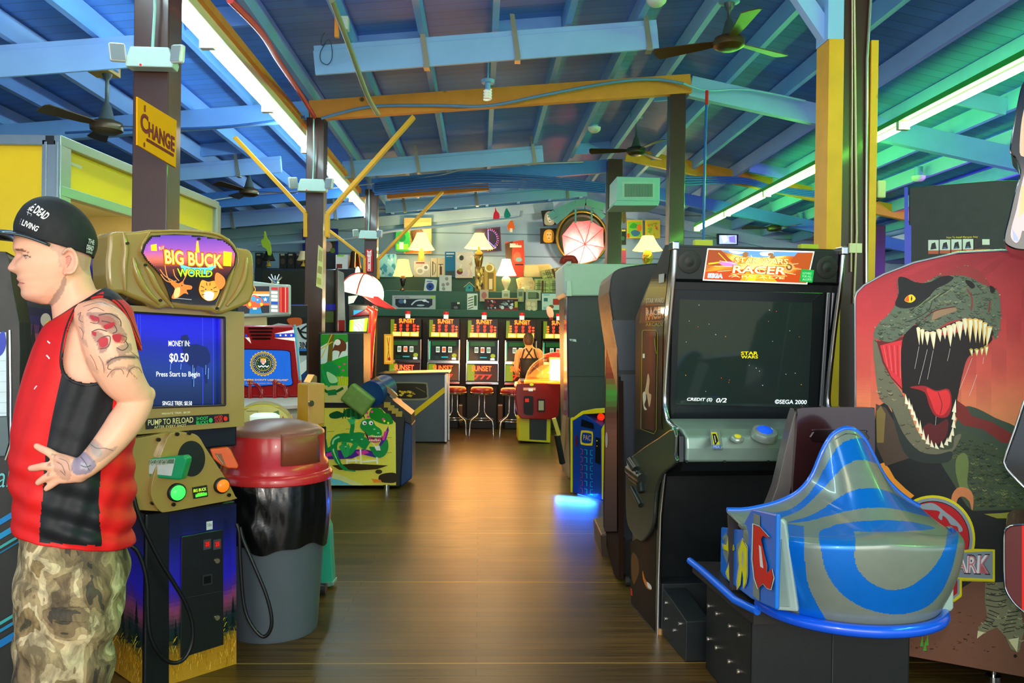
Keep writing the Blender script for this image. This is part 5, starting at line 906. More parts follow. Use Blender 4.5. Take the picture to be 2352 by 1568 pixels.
d2 = dome(1693, 1010, .03, [(1,0),(1,.4),(.8,.6),(.7,.55)], SILV, 'button_ring'); dome(1693, 1008, .017, [(1,.6),(.9,1.1),(.2,1.3)], M('#c8c020', .3, emit=.2), 'yellow_button', d2)
mb = MB(); mb.prism([PD.hit(x, y, .0) for x, y in ((1628,992),(1652,992),(1660,1035),(1636,1035))], PD.n*.02); sh = make('shifter_block', mb, SILV, t, bevel=.006)
a = Art(onplane(PD, .022)); a.poly([(1633,992),(1646,992),(1655,1028),(1640,1028)], '#d8c818'); a.poly([(1636,996),(1644,996),(1650,1012),(1642,1024)], '#181a18'); a.line([(1641,1000),(1644,1016)], 1.5, '#e8e8d8'); a.poly([(1636,1021),(1656,1021),(1656,1030),(1636,1030)], '#4a68b8'); a.text('MIX', (1639,1022,1653,1029), '#c8d0e8'); a.done('shifter_label', AM(.4), sh)
for x in (1577, 1664, 1764):
    mb = MB(); p = Plane(K.p(0, dk[4][0]-.001, 0), -yh).hit(x, 1059); mb.cyl(p, p-yh*.006, .006, 10); make('bolt', mb, BLACK, t)
a = Art(onplane(PS, .02)); a.rect(1636,978,1690,988,'#0c1010'); a.text('- GLITTER -', (1642,981,1682,985), '#4a5450') if 0 else None; a.done('label_plate', AM(.3), t)
# lower cabinet
yr = lowf[0][0]
mb = MB(); mb.prism([K.p(.025, y, z) for y, z in ((dk[-1][0]+.03, dk[-1][1]-.0),(dk[-1][0]+.06, dk[-1][1]-.05),(yr+.18, lowf[0][1]-.05),(yr+.18,0),(yb,0),(yb,dk[-1][1]))], xh*(WD-.05)); make('lower_body', mb, M('#12181a', .4), t)
mb = MB(); mb.box(.026,-.02,.0,WD-.026,.28,.26,T=PMx[t.name]); make('pedal_platform', mb, M('#24282a', .5), t, bevel=.005)
mb = MB(); mb.prism([K.p(.03,-.36,0), K.p(.03,-.021,0), K.p(.03,-.021,.24), K.p(.03,-.36,.19)], xh*.12); make('foot_platform', mb, M('#1c2224', .45), t, bevel=.005)
for z_, y_ in ((.1,-.07),(.18,-.07),(.09,-.2),(.15,-.28)):
    mb = MB(); mb.cyl(K.p(.03,y_,z_), K.p(.024,y_,z_), .008, 10); make('bolt', mb, CHROME, t)
mb = MB(); mb.box(.4,.26,.35,.42,.28,.8,T=PMx[t.name]); mb.box(.2,.27,.3,.7,.28,.85,T=PMx[t.name]); make('rear_panel', mb, M('#1a2024', .3), t)
mb = MB(); c = G(1503, 1450); mb.cyl(c-yh*.03+xh*.02, c-yh*.03+xh*.02+Vector((0,0,.03)), .02); make('levelling_foot', mb, M('#c89a60', .4, .5), t)
# ================================================================= kiddie ride
rc = Vector((1.27, 3.0, 0)); RW = .395
t = thing('kiddie_ride', 'blue and silver swirl painted kiddie ride with maroon seat back on black pedestal', 'ride', rc, 0.0); K = Loc(t)
RPL = Plane((0, 3.22, 0), (0, -1, 0)); RG = [RPL.hit(*q_) for q_ in cr([(1700,1172),(1733,1168),(1788,1154),(1829,1134),(1854,1111),(1871,1084),(1888,1042),(1909,1004),(1930,988),(1948,984),(1968,990),(1988,1012),(2008,1050),(2030,1092),(2055,1122),(2085,1147),(2130,1172),(2185,1196),(2230,1206)], 3, False)]
RGx = [q_.x-1.27 for q_ in RG]; RGz = [q_.z for q_ in RG]
def ridge(x): return float(np.interp(x, RGx, RGz))
def plan(th, rx, ry, yc): return (rx*math.sin(th), yc-ry*math.cos(th))
def surf(mat_col_fn, name):
    mb = MB(); n = 300; R = []
    Yb = .22      # back plane (local y)
    # rows: base rim -> shoulder -> top -> ridge
    for j in range(230):
        s_ = j/229; ring = []
        for i in range(n+1):
            th = -math.pi/2+math.pi*i/n; x_ = math.sin(th)
            if s_ < .42:
                f = s_/.42; z = .535+.265*f; taper = .80+.20*math.sin(f*math.pi/2)**.9; r = taper
                x, y = plan(th, RW*r, .33*r, -.02); z += 0
                if f > .93: q = (f-.93)/.07; x *= 1-.012*q*q; y -= -.004*q*q
                z += .03*(1-abs(x_))*f
            else:
                f = (s_-.42)/.58; x0, y0 = plan(th, RW*.985, .325, -.02); z0 = .80+.03*(1-abs(x_))
                zr = ridge(x0)
                y = y0+(Yb-y0)*f; x = x0*(1-.0*f)
                k_ = f**1.7; z = z0+(zr-z0)*k_+.012*math.sin(math.pi*min(1,f*5))*(1 if f < .2 else 0)
            ring.append(K.p(x, y, z))
        R.append(ring)
    mb.rings(R, cap=False, wrap=False); return mb
c3 = lambda x, y: (1370+x/2.395, 950+y/2.395)
def P3(l, n=6): return [c3(x, y) for x, y in cr(l, n)]
BLUEP = [P3([(1235,640),(1238,760),(1270,880),(1350,990),(1480,1070),(1650,1103),(1800,1070),(1890,990),(1945,880),(1978,760),(1990,640),(1935,640),(1915,740),(1850,850),(1745,938),(1650,968),(1560,955),(1470,895),(1422,810),(1410,640)]),
 [c3(*p) for p in ((1052,605),(1140,618))]+[c3(*p) for p in cr([(1145,800),(1165,940),(1210,1040),(1262,1130)],5,False)]+[c3(*p) for p in cr([(1115,1110),(1105,1000),(1070,840),(1055,700)],5,False)],
 [c3(*p) for p in ((915,540),(967,565),(960,720),(945,1070),(897,1040),(905,800))],
 P3([(1290,622),(1400,596),(1600,585),(1750,597),(1860,632),(1620,648),(1420,645)]),
 P3([(1050,598),(1160,565),(1240,525),(1320,470),(1400,425),(1500,408),(1600,425),(1700,475),(1800,530),(1880,570),(1800,560),(1700,535),(1600,518),(1500,517),(1400,530),(1280,560),(1160,590)]),
 P3([(925,552),(1050,530),(1140,470),(1210,380),(1270,270),(1330,180),(1400,140),(1480,140),(1520,200),(1540,270),(1480,254),(1410,262),(1350,300),(1280,375),(1200,460),(1110,535),(985,577)])]
mb = surf(None, 'hood'); me_c = []
for f in mb.f:
    c = (mb.v[f[0]]+mb.v[f[2]])/2; px, py = proj(c); me_c.append('#0a78e0' if any(inpoly(px, py, P) for P in BLUEP) else '#8b978a')
mb.c = me_c; o = make('hood', mb, AM(.3, 0, .35, .3), t, smooth=180); md = o.modifiers.new('solid', 'SOLIDIFY'); md.thickness = .012; md.offset = -1
# blue rim round hood and base ring
n = 60
mb = MB(); mb.tube([K.p(RW*.83*math.sin(-math.pi/2+math.pi*i/n), -.02-.285*math.cos(-math.pi/2+math.pi*i/n), .522) for i in range(n+1)]+[K.p(RW*.83,.25,.522)], .022, 10); make('base_rim', mb, M('#0a5cf0', .25, coat=.5), t, smooth=60)
R = []
mb = MB(); pts = []
for i in range(81):
    x0 = -RW*.985+2*RW*.985*i/80; x_ = x0/(RW*.985); pts.append(K.p(x0, .225, ridge(x0)))
mb.tube(pts, .011, 8); make('edge_piping', mb, M('#0a6ae8', .25, coat=.5), t, smooth=60)
mb = MB(); mb.prism([K.p(x, .20, z) for x, z in [(-RW*.95,.5)]+[(p_.x-rc.x, p_.z-.015) for p_ in pts[::4]]+[(RW*.95,.5)]], (0,.02,0)); make('inner_wall', mb, M('#3a3436', .4), t)
# left body panel with letters
mb = MB(); LP_ = vplane(G(1600,1500), G(1745,1640)); 
LPl = Plane(K.p(-RW-.005, -.05, 0), (-1, -.25, 0))
LPl = vplane(Vector((K.p(-.335,.55,0).x,K.p(-.335,.55,0).y,0)), Vector((K.p(-.385,-.02,0).x,K.p(-.385,-.02,0).y,0)))
lpx = [(1656,1210),(1700,1216),(1722,1175),(1728,1168),(1783,1180),(1780,1400),(1725,1375),(1654,1320)]
mb.slab(lpx, LPl, .015); make('side_body', mb, M('#0a72d8', .4), t, bevel=.006)
a = Art(onplane(LPl, .002), .0004)
c3p = lambda *l: [c3(*p) for p in l]
a.poly(c3p((900,560),(865,545),(860,1000),(897,1030)), '#7d8a80'); a.poly(c3p((712,650),(735,700),(720,830),(695,760)), '#7d8a80'); a.poly(c3p((770,720),(800,690),(830,740),(775,830)), '#7d8a80'); a.poly(c3p((690,680),(720,650),(700,700)), '#7d8a80')
def letter(l, col):
    P = c3p(*l); cx = sum(p[0] for p in P)/len(P); cy = sum(p[1] for p in P)/len(P); a.poly([(cx+(x-cx)*1.18, cy+(y-cy)*1.05) for x, y in P], '#f0f0e0'); a.poly([(cx+(x-cx)*1.07, cy+(y-cy)*1.02) for x, y in P], '#101418'); a.poly(P, col)
letter([(728,665),(738,700),(736,730),(752,722),(756,750),(742,756),(745,800),(738,850),(728,875),(742,885),(735,920),(722,900),(712,870),(725,830),(730,790),(722,755),(700,745),(696,715),(716,725)], '#e8e018')
letter([(802,690),(828,740),(828,880),(822,930),(806,958),(806,900),(800,860),(792,940),(776,965),(774,920),(785,830),(782,760)], '#e8e018')
a.poly(c3p((800,745),(808,770),(806,850),(797,820)), '#b8b8b0')
letter([(866,612),(900,625),(948,685),(915,670),(905,690),(935,830),(935,880),(960,850),(970,900),(955,962),(935,955),(915,930),(890,958),(872,900),(862,800)], '#e01c14')
a.poly(c3p((893,720),(905,730),(918,850),(900,840)), '#e8e8e0'); a.done('side_lettering', AM(.45), t)
# pale green light panels
mb = MB(); PF = Plane(K.p(-.30, -.24, 0), (-.55, -1, 0)); mb.slab(c3p((1003,585),(1022,580),(1040,600),(1110,1090),(985,1080)), PF, .03); make('lamp_panel', mb, M('#a4bcb4', .3, coat=.4), t, bevel=.01, seg=3)
mb = MB(); mb.slab(c3p((1015,690),(1025,690),(1065,1065),(1000,1060)), PF, .01, off=.006); make('lamp_lens', mb, M('#8aa49c', .25, coat=.4), t, bevel=.004)
mb = MB(); PF2 = Plane(K.p(.33, -.12, 0), (.25, -1, 0)); mb.slab(c3p((1945,800),(1972,770),(1968,1070),(1955,1090),(1865,1080),(1900,1000)), PF2, .03); make('lamp_panel', mb, M('#a4bcb4', .3, coat=.4), t, bevel=.008)
# blue step rim at rear left
mb = MB(); mb.tube([K.p(-.44,.65,.49), K.p(-.42,.5,.49), K.p(-.385,.1,.49), K.p(-.345,-.05,.50)], .016, 8); make('blue_step_edge', mb, M('#0a6ae8', .3), t, smooth=60)
mb = MB(); mb.prism([K.p(-.43,.64,.44), K.p(-.35,-.02,.44), K.p(-.2,0,.44), K.p(-.2,.64,.44)], (0,0,.05)); make('rear_deck', mb, M('#2c2826', .5), t)
# seat back
mb = MB(); SP = Plane(K.p(0,.47,0), (-.08,-1,.0)); mb.slab(cr([(1818,1210),(1822,1100),(1829,1000),(1832,950),(1845,936),(1990,935),(2006,941),(2010,960),(2010,1210)],3,False), SP, .05); make('seat_back', mb, M('#35191c', .15, coat=.7), t, bevel=.015, seg=3)
mb = MB(); mb.slab(cr([(1764,1170),(1784,1120),(1800,1050),(1822,960),(1832,940),(1834,1000),(1822,1100),(1800,1190)],2,False), Plane(K.p(0,.50,0), (-.08,-1,0)), .1); make('seat_side', mb, M('#6a625e', .4), t, bevel=.006)
mb = MB(); mb.slab(cr([(1868,992),(1874,986),(1985,987),(1990,994),(1990,1015),(1868,1015)],2), SP, .01, off=.006); make('seat_recess', mb, M('#200e10', .2, coat=.5), t, bevel=.003)
# pedestal
mb = MB(); mb.prism([K.p(-.31,.13,0), K.p(.3,.1,0), K.p(.3,.64,0), K.p(-.365,.64,0)], (0,0,.47)); make('pedestal', mb, M('#14191a', .4), t, bevel=.008)
a = Art(lambda x, y, h: K.p(x, .13-.03*(x+.31)/.61-.004-h, y)); a.rect(0,0,.004,.47,'#3a4042'); a.rect(.02,.395,.08,.412,'#c8c8b0'); a.rect(.03,.4,.07,.408,'#8a8a78'); a.done('pedestal_plate', AM(.4), t)
for x, y in ((-.325,.25),(-.33,.35),(-.345,.5),(-.355,.6)):
    for z in (.15,.3): mb = MB(); p = K.p(-.31-.07*(y-.13)/.65, y, z); mb.cyl(p, p-Vector((.008,0,0)), .009, 10); make('bolt', mb, M('#b8b0a0', .3, .8), t)
# ================================================================= dinosaur panel machine
t = thing('dinosaur_game_cabinet', 'wide cabinet side with a roaring dinosaur on red sky and ARK badge', 'arcade machine', G(2230, 1535), 0)
D0, D1 = W(2110, 1512, 3.62), W(2352, 1556, 3.42); PD_ = vplane(Vector((D0.x,D0.y,0)), Vector((D1.x,D1.y,0)))
out = [(1965,1100),(1964,800),(1964,684),(1968,672),(1985,655),(2030,630),(2100,603),(2200,580),(2300,575),(2400,580),(2470,600),(2475,1580),(2352,1556),(2105,1511),(1985,1490)]
mb = MB(); mb.slab(out, PD_, .72); make('cabinet_body', mb, M('#3a2418', .5), t, bevel=.006)
def lx(y):
    if y >= 684: return 1965.5
    for (x0,y0),(x1,y1) in (((1965.5,684),(1969,672)),((1969,672),(1986,656)),((1986,656),(2031,631)),((2031,631),(2101,604)),((2101,604),(2201,582)),((2201,582),(2301,577))):
        if y1 <= y <= y0: return x0+(x1-x0)*(y0-y)/(y0-y1)
    return 2300
a = Art(onplane(PD_, .0015), .00008)
sky = [(0,'#a8303a'),(.25,'#c83c40'),(.45,'#d85848'),(.6,'#e88a58'),(.72,'#f0a868'),(.85,'#f0b868'),(1,'#d88034')]
ys_ = [578+k*6 for k in range(103)]
for y0 in ys_:
    y1 = y0+6.3; m_ = ramp(sky, (y0-578)/620); a.k = 0; n_ = 14
    for i in range(n_):
        x0, x1 = lx(y0)+(2450-lx(y0))*i/n_, lx(y0)+(2450-lx(y0))*(i+1)/n_; xb0, xb1 = lx(y1)+(2450-lx(y1))*i/n_, lx(y1)+(2450-lx(y1))*(i+1)/n_
        nz_ = .5+.5*math.sin(i*1.7+y0*.013+2*math.sin(y0*.02+i)); a.k = 0; a.poly([(x0,y0),(x1,y0),(xb1,y1),(xb0,y1)], mixc(m_, '#7a1c28', .22*nz_))
a.k = 3
c4 = lambda x, y: (1900+x/2.239, 400+y/2.239)
def P4(l, n=4): return [c4(x, y) for x, y in cr(l, n)]
a.poly([c4(x,y) for x,y in ((250,1200),(300,1170),(430,1380),(560,1420),(660,1290),(720,1210))]+[(2240,950),(2300,975),(2352,1000),(2450,1040),(2450,1340),(1968,1400),(1967,1160),(2000,1120)], '#141c1c')
a.poly([(1967,1010),(2010,1040),(2030,1075),(2060,1105),(2100,1150),(2140,1200),(1967,1330)], '#141c1c'); a.poly([(2018,1066),(2030,1062),(2042,1075),(2055,1098),(2080,1122),(2100,1138),(2085,1150),(2040,1110),(2022,1085)], '#e0902c')
a.poly(P4([(640,1390),(660,1280),(700,1200),(760,1200),(860,1250),(1010,1340),(1010,1600),(850,1700),(700,1600),(620,1480)]), '#384838')
a.poly([c4(*p) for p in ((665,1160),(720,1200),(740,1240),(850,1275),(960,1340),(1000,1380),(900,1380),(800,1310),(700,1290),(655,1240))], '#7a2420')
a.poly([(2140,1000),(2200,985),(2260,1010),(2300,1040),(2352,1060),(2420,1100),(2420,1180),(2352,1168),(2290,1180),(2230,1170),(2190,1110),(2160,1060)], '#3c4a34', True)
rs = random.Random(3)
def scales(n, box, cols, r=3, inside=None):
    for _ in range(n):
        x, y = rs.uniform(box[0], box[2]), rs.uniform(box[1], box[3])
        if inside and not inpoly(x, y, inside): continue
        a.k -= 1; a.line([(x-r*1.2, y-r*.4), (x, y+r*.4), (x+r*1.3, y-r*.2)], r*.55, rs.choice(cols))
    a.k += 1
body = [(2180,1010),(2260,1010),(2352,1060),(2420,1100),(2352,1165),(2250,1165),(2200,1100)]
scales(420, (2180,1000,2352,1170), ['#5a6a44','#28342a','#6a7a3c','#4a4a3a','#8a8a4a'], 4, body)
a.poly([(2198,1050),(2215,1040),(2225,1060),(2222,1110),(2235,1140),(2225,1150),(2205,1120),(2195,1080)], '#6a7a40', True)
a.poly([(2185,1150),(2190,1130),(2205,1118),(2228,1125),(2236,1145),(2233,1172),(2226,1150),(2212,1140),(2200,1145),(2194,1165)], '#c87a4a', True)
# neck and jaw
jaw = P4([(235,850),(262,870),(290,960),(330,1050),(375,1110),(410,1180),(470,1330),(550,1405),(640,1410),(655,1350),(690,1340),(640,1430),(560,1450),(480,1440),(400,1370),(330,1210),(270,1150),(245,1000)])
a.poly([c4(*p) for p in ((250,1180),(300,1200),(420,1390),(480,1440),(300,1500),(255,1400))], '#4a3c30'); a.poly([c4(*p) for p in ((252,1220),(275,1190),(300,1230),(290,1380),(255,1380))], '#7a6a38')
a.poly(jaw, '#6a6a52'); scales(160, (2000,780,2200,1050), ['#8a8a6a','#4a4c3c','#a8a078','#5a3a34'], 4, jaw)
a.poly(P4([(330,1200),(390,1330),(470,1420),(560,1440),(640,1425),(620,1480),(480,1480),(390,1420)]), '#26302c')
mouth = P4([(385,860),(455,775),(600,830),(720,790),(790,760),(850,850),(750,920),(720,950),(700,1010),(670,1150),(655,1260),(620,1370),(560,1400),(500,1350),(440,1220),(400,1130),(385,1100)])
a.poly([c4(*p) for p in ((255,860),(395,835),(410,930),(390,1115),(330,1050),(285,970))], '#6a1c1c'); a.poly([c4(*p) for p in ((272,880),(330,865),(392,850),(400,930),(385,1100),(330,1040),(292,960))], '#d83038')
for k in range(8): a.line([c4(290+14*k,880),c4(310+11*k,990+10*k)], 1.2, '#a01c24' if k % 2 else '#f06a6a')
a.poly(mouth, '#120c0c'); a.poly(P4([(480,1330),(520,1280),(560,1290),(620,1260),(610,1350),(550,1390)]), '#5a1418')
a.poly(P4([(425,1095),(500,1088),(560,1112),(625,1105),(640,1180),(620,1245),(560,1245),(525,1190),(500,1120)]), '#a01820'); a.poly(P4([(510,1100),(560,1118),(620,1112),(632,1180),(600,1235),(560,1230),(535,1170)]), '#e02c30'); a.line([c4(570,1120),c4(590,1180),c4(580,1235)], 2.5, '#a01820', True)
head = P4([(362,560),(365,535),(400,530),(450,553),(505,556),(570,520),(640,490),(700,470),(760,485),(800,520),(830,565),(875,600),(890,660),(892,740),(885,800),(862,852),(845,800),(800,750),(740,738),(690,745),(620,762),(560,800),(515,810),(480,788),(455,770),(420,800),(385,830),(330,862),(270,852),(238,830),(262,770),(320,715),(362,640)], 3)
a.poly(head, '#5c6a56'); scales(700, (2000,610,2300,790), ['#7c8a6a','#3c4a40','#93a078','#4a5a4c','#6a5a48','#a8b088'], 4, head)
a.poly(P4([(365,535),(400,530),(455,555),(520,556),(600,522),(650,530),(620,560),(560,590),(525,630),(500,660),(455,680),(400,690),(350,672),(368,610)]), '#141a1a')
a.poly(P4([(575,522),(640,488),(700,470),(760,485),(805,525),(838,575),(800,565),(745,535),(690,520),(640,520)]), '#9a3434'); a.poly(P4([(560,700),(640,680),(665,700),(600,725),(540,750),(545,720)]), '#9a7a5c'); a.line([c4(500,740),c4(560,700),c4(660,680)], 2.5, '#5a1c1c', True); a.line([c4(540,650),c4(520,700),c4(460,740),c4(400,760)], 2, '#2a342c', True); a.line([c4(720,590),c4(745,640),c4(740,700)], 3, '#8a3028', True)
for k in range(6): a.line([c4(430+30*k,700-14*k),c4(500+28*k,640-10*k)], 1.3, '#94a06a' if k % 2 else '#283428')
a.poly(P4([(455,775),(500,800),(560,800),(640,765),(740,738),(800,750),(848,800),(850,830),(800,775),(740,760),(640,785),(560,822),(500,820)]), '#1c1414')
a.poly([c4(*p) for p in cr([(398,650),(410,628),(435,618),(455,640),(430,660)],3)], '#f0d020'); a.poly([c4(*p) for p in cr([(400,648),(410,630),(418,625),(420,655)],3)], '#e85a20'); a.poly([c4(434,622),c4(438,640),c4(432,656),c4(430,640)], '#101010')
a.poly(P4([(710,545),(740,550),(760,575),(745,588),(722,570)]), '#100c0c'); a.poly(P4([(834,575),(856,580),(862,600),(845,612)]), '#100c0c'); a.line([c4(838,650),c4(830,710)], 3, '#8a2820')
# teeth
def tooth(x0, x1, y, x, yt, c_='#e8dca8'): a.poly([c4(x0,y), c4((x0+x1)/2,y-6), c4(x1,y), c4((x1+x)/2+1,(y+yt)/2), c4(x,yt), c4((x0+x)/2-1,(y+yt)/2)], c_); a.poly([c4(x0+(x1-x0)*.35,y+4), c4(x1-2,y+4), c4(x,yt-6)], '#f8f0cc')
for x0,x1,y,x,yt in ((458,478,790,474,880),(478,500,800,490,878),(500,528,812,515,880),(528,560,812,548,902),(560,590,800,582,862),(590,616,792,606,850),(612,650,780,634,888),(640,664,772,656,840),(660,698,760,684,855),(694,724,745,712,832),(716,752,745,735,868),(745,778,745,764,868),(770,800,752,784,870),(794,824,765,806,880),(815,850,785,820,892)): tooth(x0, x1, y, x, yt, '#e0b860' if x0 > 700 else '#e8dca8')
for x0,x1,y,x,yt in ((730,750,900,745,940),(755,780,900,770,938),(785,805,895,795,935),(805,830,885,818,938)): tooth(x0, x1, y, x, yt, '#b8a040')
for x, y, tx, ty in ((410,1180,402,1128),(425,1205,420,1150),(440,1235,434,1180),(452,1265,448,1215),(465,1300,462,1250),(480,1330,478,1262),(496,1362,494,1308),(515,1385,520,1335),(540,1400,535,1365),(565,1408,556,1378),(590,1402,588,1370),(612,1390,618,1352),(628,1372,640,1322),(642,1340,648,1290),(650,1300,652,1250),(650,1260,655,1200),(652,1220,662,1155)):
    a.poly([c4(x-11,y), c4(x+11,y+6), c4(tx,ty)], '#ece4b8'); a.poly([c4(x-4,y), c4(x+9,y+4), c4(tx,ty+8)], '#fbf4d4')
for x,y,x1,y1 in ((472,885,450,1000),(515,900,470,1080),(545,905,515,1055),(632,895,618,960),(745,945,680,1110),(770,1030,730,1140),(805,940,800,975),(560,1245,556,1290)): a.line([c4(x,y), c4((x+x1)/2,(y+y1)/2+3), c4(x1,y1)], .7, '#d8d8cc')
# lower scene
a.poly([(1967,1180),(2352,1170),(2450,1178),(2450,1345),(2230,1338),(1967,1360)], '#161c1c'); a.poly([(2260,1180),(2300,1178),(2352,1172),(2430,1180),(2430,1190),(2290,1190)], '#8a8a30')
a.poly([(1986,1488),(2105,1509),(2352,1554),(2450,1572),(2450,1345),(2330,1345),(2235,1334),(2212,1348),(2195,1372),(2150,1400),(1990,1410)], '#6e4a38')
for _ in range(150):
    x, y = rs.uniform(1990,2440), rs.uniform(1390,1500)+0; a.k -= 1; a.disc(x, y, rs.uniform(1,5), rs.uniform(.6,2), rs.choice(['#4a3026','#8a6048','#5a3a2c','#9a7258']), 7)
a.k += 1
for x,y in ((2110,1445),(2118,1470),(2125,1480),(2104,1440),(2130,1468)): a.poly([(x-5,y+14),(x+1,y-12),(x+3,y+14)], '#4a9a30')
foot = [(2263,1338),(2310,1336),(2322,1370),(2345,1400),(2352,1450),(2340,1498),(2322,1490),(2310,1462),(2290,1440),(2262,1452),(2244,1466),(2248,1440),(2268,1420),(2262,1380)]
a.poly(foot, '#74745a'); scales(120, (2245,1338,2350,1495), ['#94946e','#34382c','#a8a880'], 4, foot)
for y in range(1350, 1400, 13): a.line([(2264,y),(2290,y+5),(2312,y+1)], 2, '#282c24', True)
for k in range(6): a.line([(2256+3*k,1440-8*k),(2270+5*k,1445-7*k)], 1.8, '#23261e'); a.line([(2304+2*k,1452-9*k),(2330+2*k,1448-9*k)], 1.8, '#23261e')
a.poly([(2244,1466),(2246,1448),(2262,1452)], '#c8c49a'); a.poly([(2316,1468),(2340,1464),(2336,1498)], '#c8c49a'); a.disc(2332, 1506, 4, 4, '#141414')
a.done('side_art', AM(.5, .05, .0, 0, 1.25), t)
# badge
a = Art(onplane(PD_, .026), .0005); cxb, cyb = 2142, 1238
for r, c_ in ((101,'#d8d018'),(95,'#8898a0'),(88,'#20181c'),(86,'#b81c24')): a.poly([(cxb+r*math.cos(k*math.pi/24)*.97, cyb-r*math.sin(k*math.pi/24)*1.0) for k in range(-3, 28)], c_)
a.poly([(2070,1330),(2140,1250),(2232,1262),(2228,1300)], '#9a1420')
a.poly(P3([(1775,505),(1830,490),(1870,500),(1920,540),(1960,570),(2000,610),(2015,640),(1995,650),(1985,620),(1950,610),(1930,580),(1905,560),(1900,585),(1880,570),(1890,540),(1860,530),(1800,525)],3), '#8ea0a8')
pk = c3p((1960,755),(2085,742),(2192,746),(2192,921),(2010,914),(2010,1000),(1970,1030),(1950,1030)); a.poly(pk, '#d8d018')
a.poly(c3p((1960,765),(2180,755),(2180,908),(1965,898)), '#8294a0'); a.poly(c3p((1950,905),(1998,908),(1998,990),(1965,1018),(1950,1018)), '#8294a0'); a.poly(c3p((1955,915),(1986,916),(1986,985),(1960,1005)), '#a81820')
q = tuple(c3p((1968,782),(2168,776),(2160,880),(1968,872))); a.text('ARK', tuple(c3p((1964,776),(2174,770),(2168,886),(1964,878))), '#101418', .06); a.text('ARK', q, '#e4e8ec', .05); a.text('ARK', q, '#c88088', -.012)
mb = MB(); mb.prism([PD_.hit(x,y,.0) for x,y in c3p((1960,760),(2190,748),(2190,918),(2008,912),(2008,998),(1970,1026),(1950,1026))], PD_.n*.025); make('badge_board', mb, M('#c8c020', .4), t)
mb = MB(); mb.prism([PD_.hit(cxb+100*math.cos(k*math.pi/24)*.97, cyb-100*math.sin(k*math.pi/24), 0) for k in range(-3, 28)], PD_.n*.025); make('badge_board', mb, M('#c8c020', .4), t)
a.done('badge_art', AM(.35, .1), t)
mb = MB(); p = PD_.hit(2281, 1562, -.1); p.z = 0; mb.cyl(p, p+Vector((0,0,.12)), .012); mb.cyl(p, p+Vector((0,0,.02)), .03); make('levelling_foot', mb, CHROME, t)
mb = MB(); mb.tube([PD_.hit(x,y,.0) for x,y in out[:10]], .006, 6); make('edge_trim', mb, M('#a8b0b0', .25, .8), t, smooth=60)
# black machine above the dinosaur panel
t = thing('tall_black_machine', 'tall matte black machine with blue edge and small instruction pictures, behind the dinosaur panel', 'arcade machine', Vector((W(2200,1000,5.2).x, 5.2, 0)), 0)
pl = Plane(W(2200,500,5.0), (-.5,-1,0)); mb = MB(); mb.slab([(2088,430),(2290,414),(2345,414),(2345,1250),(2088,1250)], pl, .6); make('body', mb, M('#23292b', .55), t, bevel=.006)
mb = MB(); mb.slab([(2077,430),(2085,429),(2087,516),(2093,518),(2093,1250),(2079,1250)], Plane(pl.P-Vector((0,.004,0)), pl.n), .6); make('blue_edge', mb, M('#0838d8', .35), t)
a = Art(onplane(pl, .002)); a.text('How To Install Marquee Assy', ((2174,543),(2246,541),(2246,547),(2174,549)), '#e8d020', .01)
for k in range(5):
    x0 = 2132+26.5*k; y0 = 551-k*.8; a.rect(x0, y0, x0+(24 if k < 4 else 37), y0+31, '#dce0dc' if k < 4 else '#2a2c2c'); a.poly([(x0+5,y0+22),(x0+8,y0+8),(x0+16,y0+5),(x0+19,y0+20)], '#20242a'); a.poly([(x0+6,y0+20),(x0+12,y0+16),(x0+18,y0+22)], '#3a6a98') if k in (1,2,3) else None; a.rect(x0, y0+24, x0+(24 if k < 4 else 37), y0+32, '#c85a3a')
a.rect(2256,549,2273,562,'#e0e4d8'); a.done('instruction_sticker', AM(.4), t)
# right edge machine
t = thing('chrome_edged_machine', 'partly visible machine at right edge with curved black hood and red lower body', 'arcade machine', Vector((W(2345,1000,2.9).x+.2, 2.9, 0)), 0)
pl = Plane(W(2340,800,3.0), (-.66,-1,0))
mb = MB(); mb.slab(cr([(2352,185),(2345,200),(2336,240),(2320,330),(2322,352),(2336,370),(2342,400),(2330,440),(2316,500),(2306,540),(2308,560),(2330,572),(2352,575)],3,False)+[(2440,575),(2440,185)], pl, .25); make('hood', mb, M('#0c0e10', .12, coat=.8), t, bevel=.006)
a = Art(onplane(pl, .003)); a.poly(cr([(2352,250),(2345,290),(2342,350),(2352,360)],3,False), '#c8a888'); a.poly(cr([(2356,400),(2345,430),(2335,480),(2324,520),(2322,545),(2334,558),(2343,548),(2348,530),(2358,520)],3), '#b8a0a0'); a.poly([(2325,525),(2338,545),(2340,555),(2328,552)], '#8090ff'); a.poly([(2346,430),(2356,420),(2356,480),(2340,500)], '#d8a060'); a.done('lit_panel', AM(.12, .55, .8), t)
mb = MB(); mb.slab([(2352,925),(2338,970),(2326,1010),(2308,1050),(2307,1066),(2318,1085),(2352,1120),(2440,1160),(2440,900)], pl, .3); make('control_wing', mb, M('#14181c', .1, coat=.8), t, bevel=.006)
mb = MB(); mb.tube([pl.hit(x,y,.002) for x,y in cr([(2352,920),(2338,965),(2309,1048),(2308,1066),(2320,1085),(2352,1118)],4,False)], .004, 6); make('chrome_trim', mb, CHROME, t, smooth=60)
mb = MB(); mb.slab(cr([(2352,1204),(2322,1207),(2308,1218),(2306,1240),(2307,1330),(2312,1358),(2330,1385),(2352,1405)],4,False)+[(2450,1480),(2450,1204)], pl, .35); lb_ = make('red_body', mb, M('#5e1216', .25, coat=.5), t, bevel=.006)
a = Art(onplane(pl, .002)); a.poly([(2347,1207),(2356,1207),(2356,1407),(2347,1400)], '#e8201c'); a.done('red_stripe', AM(.25,.1), t)
